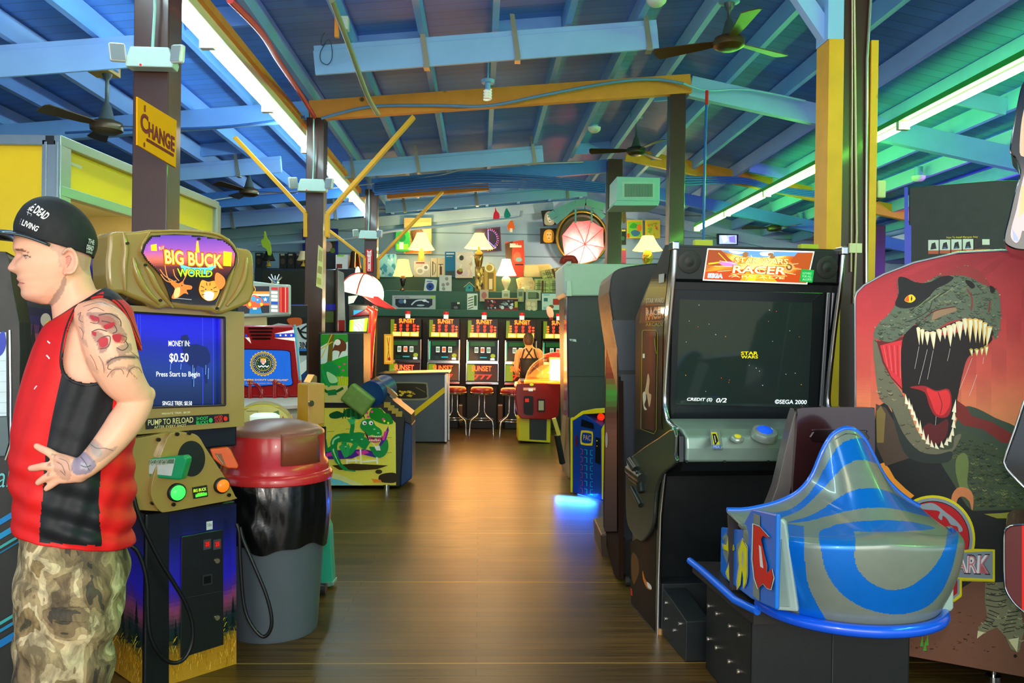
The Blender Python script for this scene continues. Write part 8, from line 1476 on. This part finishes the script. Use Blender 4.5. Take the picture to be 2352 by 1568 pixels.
# small face restore: smooth keeps the profile; colours follow
def C(*l): return [c4b(*p) for p in l]
def C5(*l): return [c5(*p) for p in l]
INK = '#5a4e50'
reg = [(C((300,425),(420,440),(560,500),(560,610),(520,600),(480,560),(465,490),(420,452),(385,470),(370,560),(355,560),(345,470),(300,450)), '#a8917c', .55),
 (C((395,600),(402,640),(385,700),(345,765),(300,800),(285,780),(320,730),(360,670),(375,620)), '#6e6a66', .6),
 (C((102,637),(122,645),(152,652),(140,660),(112,662),(103,655)), '#c06a62', .7),
 (C((92,448),(130,448),(170,464),(172,472),(130,462),(95,458)), '#4a3226', .8), (C((134,484),(160,484),(184,497),(180,505),(150,508),(136,500)), '#b09a8e', .5), (C((138,482),(160,482),(186,496),(184,500),(158,488),(138,488)), '#2e2018', .9), (C((142,487),(156,488),(156,504),(143,502)), '#3a2e28', .9),
 (C((150,745),(240,755),(320,700),(360,640),(330,640),(250,720),(180,700),(130,690),(125,735)), '#c8a090', .25),
 (C((380,470),(420,452),(455,480),(460,530),(440,580),(400,596),(375,590),(372,540)), '#e08a78', .35), (C((395,490),(420,480),(430,510),(410,550),(395,540)), '#a85a4c', .5),
 # upper arm tattoos
 (cr(C((520,830),(600,830),(700,840),(720,900),(760,960),(750,1000),(700,980),(640,940),(590,900),(540,870)),3), INK, .55), (cr(C((545,960),(600,945),(650,1000),(640,1060),(600,1070),(580,1020)),3), INK, .6), (cr(C((590,850),(680,860),(690,920),(610,920)),3), '#a8383a', .45), (cr(C((600,985),(640,975),(650,1040),(600,1045)),3), '#b0343a', .6), (cr(C((690,960),(740,960),(745,1010),(690,1010)),3), '#b8383c', .6), (cr(C((545,845),(580,860),(570,900),(545,880)),3), '#b03a3a', .5), (cr(C((700,1040),(780,1010),(790,1060),(720,1085)),3), INK, .5),
 (cr(C((640,1120),(700,1090),(780,1080),(830,1095),(830,1110),(760,1105),(690,1125),(650,1150)),3), INK, .65), (C((465,830),(500,850),(510,960),(495,960),(480,890)), INK, .3), (C((480,970),(520,1000),(530,1040),(500,1020)), INK, .3), (cr(C((660,1180),(710,1150),(760,1160),(790,1190),(750,1175),(700,1180),(670,1220)),3), INK, .4), (C((760,1150),(800,1140),(830,1170),(810,1160),(770,1190)), INK, .4), (C((600,1110),(630,1130),(640,1200),(615,1160)), INK, .3), (C((775,1180),(780,1180),(825,1228),(820,1230)), '#a03028', .7),
 # forearm and hand tattoos
 (cr(C5((430,260),(470,220),(520,240),(560,290),(540,330),(500,350),(440,355),(415,320)),3), '#3a6a98', .7), (cr(C5((500,160),(560,150),(600,190),(640,200),(690,190),(640,240),(560,290),(510,250)),3), '#6a6a6e', .45), (cr(C5((520,180),(560,170),(600,230),(560,250)),3), '#5a8a90', .4), (cr(C5((310,250),(350,235),(410,270),(420,340),(400,390),(360,380),(320,340)),3), '#7a6a66', .4), (C5((300,230),(325,235),(322,250),(300,245)), '#3a3a40', .5), (C5((278,288),(300,285),(298,305),(278,305)), '#3a3a40', .5), (C5((272,345),(290,340),(292,360),(275,362)), '#3a3a40', .5), (C5((470,280),(520,300),(510,330),(470,320)), '#c8d0d4', .35), (C((520,1090),(600,1180),(590,1200),(540,1170),(510,1130)), '#b89078', .35)]
paint(body, '#f0b494', reg); make_vc('body', body, SKIN, man)
bb = BVHTree.FromPolygons([tuple(v) for v in body.v], body.f)
def tat(x, y, h):
    d = ray(x, y).normalized(); l_, n_, i_, ds = bb.ray_cast(C0, d); return None if l_ is None else l_ - d*(.0007+h)
a = Art(tat, .00005); Z = lambda *l: [(x/3.092, 413+y/3.092) for x, y in l]
for P_, w_ in ((((550,960),(575,940),(560,990),(590,1010)),1.1),(((560,1040),(590,1080),(585,1130)),.9),(((600,870),(640,850),(700,845),(760,860)),.8),(((590,900),(650,880),(720,870),(800,900)),.8),(((620,930),(680,905),(740,930)),1.0),(((640,960),(700,985),(690,1020),(640,1010)),1.4),(((700,960),(780,950),(850,990),(860,1040)),2.4),(((720,1000),(800,1020),(830,1070),(800,1090)),2.0),(((650,1080),(700,1060),(760,1075)),2.2),(((690,1150),(720,1120),(780,1110),(770,1180),(710,1200)),2.2),(((830,1190),(870,1210),(910,1180),(890,1140)),2.2),(((760,1300),(800,1270),(870,1255),(960,1260)),3.0),(((770,1310),(765,1340),(790,1345)),1.6),(((850,1100),(900,1120),(880,1160)),1.4),(((760,1400),(800,1350),(860,1345),(880,1380)),1.0),(((900,1400),(930,1340),(980,1330),(1010,1370)),1.0),(((700,1250),(730,1300),(740,1370)),.9),(((930,1220),(980,1260),(1000,1310)),.9),(((640,1240),(670,1290),(690,1350)),.8)):
    a.line(Z(*P_), w_, '#5c4a4c', True)
for P_ in (((640,960),(700,975),(695,1000),(650,990)),((740,1030),(810,1010),(800,1040),(750,1060)),((700,1130),(760,1120),(760,1170),(715,1185)),((800,1100),(860,1100),(850,1150),(810,1140)),((650,1085),(680,1080),(675,1110))): a.poly(Z(*P_), '#b8303a', True)
for P_, w_ in ((C5((470,250),(500,290),(520,330)),1.2),(C5((520,170),(560,200),(610,200),(660,215)),1.0),(C5((330,280),(360,300),(380,350)),.9),(C5((345,260),(390,280),(405,330)),.9),(C5((350,330),(380,360)),.8),(C5((470,300),(500,310),(530,300)),1.6)): a.line(P_, w_, '#4c5058', True)
a.line(C((138,486),(158,487),(172,492),(184,501)), .9, '#2a1a14', True); a.line(C((392,500),(410,490),(425,500),(420,530),(400,560)), 1.0, '#b86a5a', True); a.line(C((104,648),(128,652),(152,656)), .8, '#9a4a44', True)
a.done('tattoo', AM(.5), man)
mb = MB()
for ly in (-1, 1): mb.ball(Wm(57, 589.5, YM+ly*.031)-FV*.009, .0112, 16, 12)
make('eyes', mb, M('#8a7468', .3), man, smooth=60)
# tank top
mb = MB(); n = 340; R = []; TT_ = cr([(f[0],f[1],b[0],b[1],w*1000) for f, b, w in TOR], 1) if 0 else TOR
rowsf = []
for i in range(len(TOR)-1):
    for k in range(20):
        f = k/20; (a1,a2),(b1,b2),w1 = TOR[i]; (c1,c2),(d1,d2),w2 = TOR[i+1]; rowsf.append(((a1+(c1-a1)*f, a2+(c2-a2)*f), (b1+(d1-b1)*f, b2+(d2-b2)*f), w1+(w2-w1)*f))
rowsf.append(TOR[-1]); 
def sm(L_, it=3):
    for _ in range(it): L_ = [L_[0]]+[tuple(tuple((L_[i-1][q][j]+2*L_[i][q][j]+L_[i+1][q][j])/4 for j in (0,1)) if q < 2 else (L_[i-1][2]+2*L_[i][2]+L_[i+1][2])/4 for q in (0,1,2)) for i in range(1, len(L_)-1)]+[L_[-1]]
    return L_
rowsf = sm(rowsf, 24); R = rows(mb, rowsf, YM, n, 2.2, cap=False)
rs = random.Random(4); m_ = len(rowsf)
vv = []
for idx, v in enumerate(mb.v):
    i, k = divmod(idx, n); z = v.z; c = sum((R[i][q] for q in range(0, n, 20)), Vector())/(n/20); o_ = (v-c); o_.z = 0; o_.normalize()
    px, py = proj(v); d = .0035*math.sin(z*95+px*.035)*math.exp(-((z-1.1)/.12)**2)+.004*math.sin(px*.05+z*60+2*math.sin(z*31))*max(0, min(1, (1.25-z)*4))+.002*math.sin(px*.11-z*40)
    vv.append(v+o_*(d+.003))
mb.v = vv; mb.n = [Vector((0,0,0))]*len(vv)
hole_ = cr([(228,683),(202,690),(181,705),(166,732),(153,770),(144,824),(150,855),(170,873),(200,880),(233,875),(272,862),(330,832),(320,800),(307,768),(293,735),(276,706),(253,688)], 4)
blk = [(143,832),(141,870),(126,935),(106,1040),(100,1107),(92,1245),(232,1252),(226,1147),(230,1068),(246,1000),(262,900),(233,870),(175,872)]
blk2 = C((560,680),(640,668),(700,700),(760,790),(735,780),(690,730),(640,700),(590,700)); blk3 = C((600,640),(700,640),(760,740),(690,730),(610,710))
edge = .0; keep = []; cols = []
RED = '#d81c1c'; BLK = '#14181c'
hoL = [(x, y) for x, y in hole_]
for f in mb.f:
    c = sum((mb.v[i] for i in f), Vector())/4; ld = (c-MC0).dot(LAT); near = ld < 0; q = proj(c-LAT*(2*ld) if not near else c); px, py = proj(c) if near else q
    if inpoly(px, py, hoL): continue
    keep.append(f); dmin = min(math.hypot(px-a_, py-b_) for a_, b_ in hoL[::2])
    i = f[0]//n; col = RED
    if i > m_-6: col = BLK
    elif inpoly(px, py, blk): col = BLK
    elif inpoly(px, py, blk3) or (px > 238 and py < 690): col = BLK
    cols.append(col)
mb.f = keep; mb.c = cols
sh = make('tank_top', mb, AM(.55, 0, 0, 0, 1, .15), man, smooth=180); md = sh.modifiers.new('solid', 'SOLIDIFY'); md.thickness = .003
bv = BVHTree.FromPolygons([tuple(v) for v in mb.v], keep)
def onbvh(bvh, lift=.002):
    def f(x, y, h):
        d = ray(x, y).normalized(); l_, n_, i_, ds = bvh.ray_cast(C0, d)
        return None if l_ is None else l_ - d*(lift+h)
    return f
f_ = onbvh(bv, .001); 
hx, hy = sum(p[0] for p in hoL)/len(hoL), sum(p[1] for p in hoL)/len(hoL)
def trim(scale, r, col, nm):
    mb = MB(); pts = []; 
    def flush():
        if len(pts) > 3: mb.tube(list(pts), r, 6)
        pts.clear()
    for x, y in hoL+hoL[:1]:
        l_ = math.hypot(x-hx, y-hy); q = f_(x+(x-hx)/l_*scale, y+(y-hy)/l_*scale, 0)
        if q is None or (q-MC0).dot(LAT) > .05: flush()
        else: pts.append(q)
    flush(); make(nm, mb, M(col, .6), man, smooth=60)
trim(4, .0042, '#101316', 'armhole_trim'); trim(9, .0016, '#c81c24', 'armhole_piping')
a = Art(onbvh(bv, .0035), .0005, 1)
a.line(C((268,1175),(266,1240),(250,1310),(205,1390),(135,1455)), 2.2, '#e8e4e8', True); a.line(C((262,1180),(258,1240),(243,1305),(200,1380),(140,1440)), 1.0, '#3a2a5a', True)
a.line(C((262,1150),(235,1200),(250,1210),(225,1260)), 2.2, '#1c1c28', True); a.line(C((278,1085),(292,1100),(296,1108)), 3.2, '#e8e4e4', True); a.line(C((283,1000),(300,1015)), 3.2, '#e8e4e4'); a.line(C((205,1290),(215,1275),(222,1270)), 2.4, '#e8e4e4', True); a.line(C((130,1460),(120,1475),(128,1480)), 2.4, '#e8e4e4', True)
if a.mb.f: a.done('shirt_print', AM(.5), man)
# trousers
mb = MB()
rows(mb, [((52,1170),(280,1190),.15),((40,1215),(291,1236),.168),((36,1260),(292,1280),.178),((35,1320),(288,1340),.182),((36,1380),(276,1390),.18)], YM, 40, 2.4)
for ys, dx in ((YM-.1, 0), (YM+.1, -6)):
    rows(mb, [((38+dx,1330),(280+dx,1340),.09,ys),((36+dx,1430),(268+dx,1430),.092,ys),((37+dx,1568),(258+dx,1568),.088,ys),((48+dx,1700),(240+dx,1700),.08,ys),((62+dx,1850),(222+dx,1850),.07,ys),((70+dx,2000),(212+dx,2000),.064,ys),((72+dx,2090),(206+dx,2090),.064,ys)], ys, 28, 2.3)
tr = fuse(mb, .007, 4)
tr.v = [v+n_*(.006*math.sin(v.x*38+v.z*21+3*math.sin(v.z*17))+.004*math.sin(v.z*55+v.x*30)) for v, n_ in zip(tr.v, tr.n)]
cm = bpy.data.materials.new('camouflage_cloth'); cm.use_nodes = True; N = cm.node_tree.nodes; L = cm.node_tree.links; b = N['Principled BSDF']; tc = N.new('ShaderNodeTexCoord')
mp = N.new('ShaderNodeMapping'); mp.inputs['Scale'].default_value = (1.0, 1.0, .55); L.new(tc.outputs['Object'], mp.inputs[0])
def nz(scale, det=3, dist=0.0, rough=.5, src=mp):
    n_ = N.new('ShaderNodeTexNoise'); n_.inputs['Scale'].default_value = scale; n_.inputs['Detail'].default_value = det; n_.inputs['Distortion'].default_value = dist; n_.inputs['Roughness'].default_value = rough; L.new(src.outputs[0], n_.inputs['Vector']); return n_
n1 = nz(8, 3, .9); r1 = N.new('ShaderNodeValToRGB'); r1.color_ramp.interpolation = 'CONSTANT'; els = r1.color_ramp.elements; els[0].color = (*lin('#3e382c'), 1); els[1].position = .40; els[1].color = (*lin('#6e5e42'), 1)
for p_, c_ in ((.46,'#8f7f5c'),(.52,'#b3a682'),(.57,'#82704a'),(.64,'#4e4a34')): e_ = els.new(p_); e_.color = (*lin(c_), 1)
L.new(n1.outputs[0], r1.inputs[0]); n2 = nz(22, 6, .8, .65); r2 = N.new('ShaderNodeValToRGB'); r2.color_ramp.elements[0].position = .42; r2.color_ramp.elements[0].color = (.28,.26,.22,1); r2.color_ramp.elements[1].position = .6; r2.color_ramp.elements[1].color = (1.45,1.42,1.35,1); L.new(n2.outputs[0], r2.inputs[0])
mx = N.new('ShaderNodeMix'); mx.data_type = 'RGBA'; mx.blend_type = 'MULTIPLY'; mx.inputs[0].default_value = .7; L.new(r1.outputs[0], mx.inputs[6]); L.new(r2.outputs[0], mx.inputs[7])
n3 = nz(6, 1, .5); r3 = N.new('ShaderNodeMapRange'); r3.inputs[1].default_value = .66; r3.inputs[2].default_value = .7; L.new(n3.outputs[0], r3.inputs[0]); mx2 = N.new('ShaderNodeMix'); mx2.data_type = 'RGBA'; L.new(r3.outputs[0], mx2.inputs[0]); L.new(mx.outputs[2], mx2.inputs[6]); mx2.inputs[7].default_value = (*lin('#a89c7e'), 1)
L.new(mx2.outputs[2], b.inputs['Base Color']); b.inputs['Roughness'].default_value = .8
tr.c = [None]*len(tr.f); to = make('trousers', tr, cm, man, smooth=180)
bt = BVHTree.FromPolygons([tuple(v) for v in tr.v], tr.f)
def pocket(poly, name, th=.006):
    g = onbvh(bt, 0); P = [g(x, y, 0) for x, y in poly]
    if any(p is None for p in P): return
    c_ = sum(P, Vector())/len(P); nn = (C0-c_).normalized(); mb = MB(); n_ = len(P); top = [p+nn*th for p in P]; ctr = [(c_+(p-c_)*.5)+nn*(th*1.4) for p in P]; bot = [p-nn*.006 for p in P]
    mb.rings([bot, top, ctr]); make(name, mb, cm, to, smooth=40)
def dens(P, k=4): return [((P[i][0]*(k-j)+P[(i+1) % len(P)][0]*j)/k, (P[i][1]*(k-j)+P[(i+1) % len(P)][1]*j)/k) for i in range(len(P)) for j in range(k)]
pocket(dens(C5((300,1130),(525,1130),(520,1200),(490,1215),(330,1205),(300,1170))), 'pocket_flap', .009); pocket(dens(C5((305,1210),(515,1215),(505,1310),(400,1325),(320,1310))), 'cargo_pocket'); pocket(dens(C5((495,760),(730,735),(690,850),(620,865),(500,790))), 'back_pocket', .004)
mb = MB()
for ys, dx in ((YM-.1, 0), (YM+.1, -6)): c = Wm(120+dx, 2100, ys); c.z = .05; RT = Matrix.Rotation(math.atan2(-FV.y,-FV.x), 3, 'Z'); mb.ball(c, (.15,.05,.05), 20, 10, T=RT)
make('shoes', mb, M('#1c1c1e', .5), man, smooth=50)
# cap
mb = MB(); cap_rows = [((36,540),(213,592),.083),((33,527),(220,575),.087),((34,512),(223,556),.089),((42,492),(217,532),.087),((56,473),(204,508),.080),((76,460),(186,488),.068),((98,455),(164,472),.048),((118,455),(142,462),.022),((128,457),(132,458),.003)]
fine = []
for i in range(len(cap_rows)-1):
    for k in range(5): f = k/5; A_, B__ = cap_rows[i], cap_rows[i+1]; fine.append(((A_[0][0]+(B__[0][0]-A_[0][0])*f, A_[0][1]+(B__[0][1]-A_[0][1])*f), (A_[1][0]+(B__[1][0]-A_[1][0])*f, A_[1][1]+(B__[1][1]-A_[1][1])*f), A_[2]+(B__[2]-A_[2])*f))
fine.append(cap_rows[-1]); fine = sm(fine, 3); rows(mb, fine, YM, 72, 2.1, cap=False); cap = make('cap', mb, M('#15191b', .75, var=.08, scale=60), man, smooth=180); md = cap.modifiers.new('solid', 'SOLIDIFY'); md.thickness = .003
bc = BVHTree.FromPolygons([tuple(v) for v in mb.v], mb.f)
mb = MB(); b0, b1 = Wm(118,557,YM), Wm(-42,528,YM); ax = b1-b0; R = []
for i in range(15):
    f = i/14; w = .092*math.sqrt(max(0, 1-(max(0, f-.35)/.65)**2.6))+.001; R.append([b0+ax*f+LAT*(w*q)+Vector((0,0,-.014*q*q+.012*math.sin(math.pi*f))) for q in [k/9-1 for k in range(19)]])
mb.rings(R, cap=False, wrap=False); br = make('brim', mb, M('#3c4a50', .12, .5, coat=.8), cap, smooth=180); md = br.modifiers.new('solid', 'SOLIDIFY'); md.thickness = .005
a = Art(onbvh(bc, .0055), .0004, 1)
a.text('THE DEAD', tuple(C((165,140),(305,240),(265,275),(140,190))), '#e8e8e4', .03); a.text('THE LIVING', tuple(C((70,240),(238,315),(218,345),(62,275))), '#e8e8e4', .03); a.line(C((160,225),(190,240),(185,250)), 1.2, '#d8d8d4'); a.line(C((150,210),(200,215)), 1.0, '#d8d8d4'); a.line(C((175,200),(165,245)), 1.0, '#d8d8d4')
a.text('THE', tuple(C((532,385),(572,398),(566,425),(526,415))), '#d8d8d8', .03); a.text('DEAD', tuple(C((524,420),(566,432),(558,462),(518,450))), '#d8d8d8', .05); a.text('LIVING', tuple(C((520,455),(556,466),(552,480),(518,470))), '#d8d8d8', .02)
a.done('cap_lettering', AM(.6), cap)
mb = MB(); mb.ball(Wm(130,457,YM), (.008,.008,.005), 10, 6); make('cap_button', mb, M('#15191b', .7), cap, smooth=60)
WL = W
# ---------------------------------------------------------------- woman at the slot machines
YW = 12.45
wm = thing('person', 'woman seen from behind in black strappy tank top at a slot machine', 'person', Vector((W(1212,900,YW).x, YW, 0)), 0)
def wrow(mb, L_, n=28, e=2.1):      # (left px, right px, py, half depth)
    R = []
    for l_, r_, y, d in L_:
        a_, b_ = W(l_, y, YW), W(r_, y, YW); c = (a_+b_)/2; ax = (b_-a_)/2; R.append([c+ax*math.copysign(abs(math.cos(2*math.pi*k/n))**(2/e), math.cos(2*math.pi*k/n))+Vector((0, d*math.sin(2*math.pi*k/n), 0)) for k in range(n)])
    mb.rings(R)
def wl(mb, L_): limb(mb, [(x, y, YW+dy, r) for x, y, dy, r in L_], 12)
mb = MB(); wrow(mb, [(1193,1236,885,.11),(1194,1234,870,.10),(1197,1232,855,.09),(1197,1233,840,.09),(1195,1234,822,.1),(1195,1235,808,.1),(1200,1231,801,.08),(1208,1224,795,.05),(1210,1221,785,.045)])
wl(mb, [(1196,806,0,.045),(1190,812,0,.048),(1187,832,0,.042),(1186,850,0,.036),(1190,860,.1,.034),(1198,858,.25,.026),(1203,856,.3,.024)]); wl(mb, [(1235,806,0,.045),(1240,812,0,.048),(1243,832,0,.042),(1242,850,.02,.036),(1236,860,.12,.034),(1228,858,.26,.026),(1222,856,.3,.024)])
for sx in (1200,1225): wl(mb, [(sx,880,0,.085),(sx,915,0,.07),(sx,940,0,.052),(sx,965,0,.05),(sx,985,0,.035),(sx,993,0,.035)])
hc = W(1214,782,YW); mb.ball(hc, (.075,.095,.11), 18, 12); mb.ball(hc+Vector((-.02,.1,-.02)), (.012,.02,.015), 8, 6)
for sx in (1203,1228):
    for k in range(4): wl(mb, [(sx-1.5+k*1,857,.3,.009),(sx-1.8+k*1.2,859,.36,.008),(sx-1.8+k*1.2,862,.37,.007)])
mb = fuse(mb, .009, 3); paint(mb, '#d8a070', []); make_vc('body', mb, SKIN, wm)
mb = MB(); wrow(mb, [(1194,1235,868,.112),(1196,1233,850,.1),(1196,1234,835,.1),(1195,1235,822,.108)]); mb.f = [f for f in mb.f if len(f) == 4]; o = make('tank_top', MB().add(mb.v, mb.f), M('#15171a', .7), wm, smooth=180); md = o.modifiers.new('s', 'SOLIDIFY'); md.thickness = .01; md.offset = 1
for pts in (((1198,824),(1201,812),(1204,802)),((1233,824),(1229,812),(1227,802)),((1204,826),(1214,812),(1222,800)),((1226,826),(1216,812),(1208,800))):
    m2 = MB(); m2.tube([W(x, y, YW-.105+(.03 if y < 806 else 0)) for x, y in pts], .012, 6); make('strap', m2, M('#15171a', .7), wm)
mb = MB(); wrow(mb, [(1190,1213,905,.1),(1190,1236,885,.125),(1193,1235,872,.12),(1194,1234,862,.113)]); wrow(mb, [(1214,1238,905,.1),(1200,1236,885,.12)]); make('shorts', mb, M('#8a949a', .8), wm, smooth=60)
mb = MB(); mb.ball(hc+Vector((0,-.012,.018)), (.085,.1,.112), 18, 12); mb.ball(W(1213,770,YW-.05), (.05,.05,.045), 14, 10); m3 = fuse(mb, .009, 2); m3.c = [None]*len(m3.f); make('hair', m3, M('#4a3222', .6, var=.3, scale=60), wm, smooth=180)
mb = MB()
for sx in (1200,1225): c = W(sx,990,YW); mb.ball((c.x,YW+.04,.035), (.045,.12,.035), 14, 8)
make('shoes', mb, M('#2a2a2c', .6), wm, smooth=60)
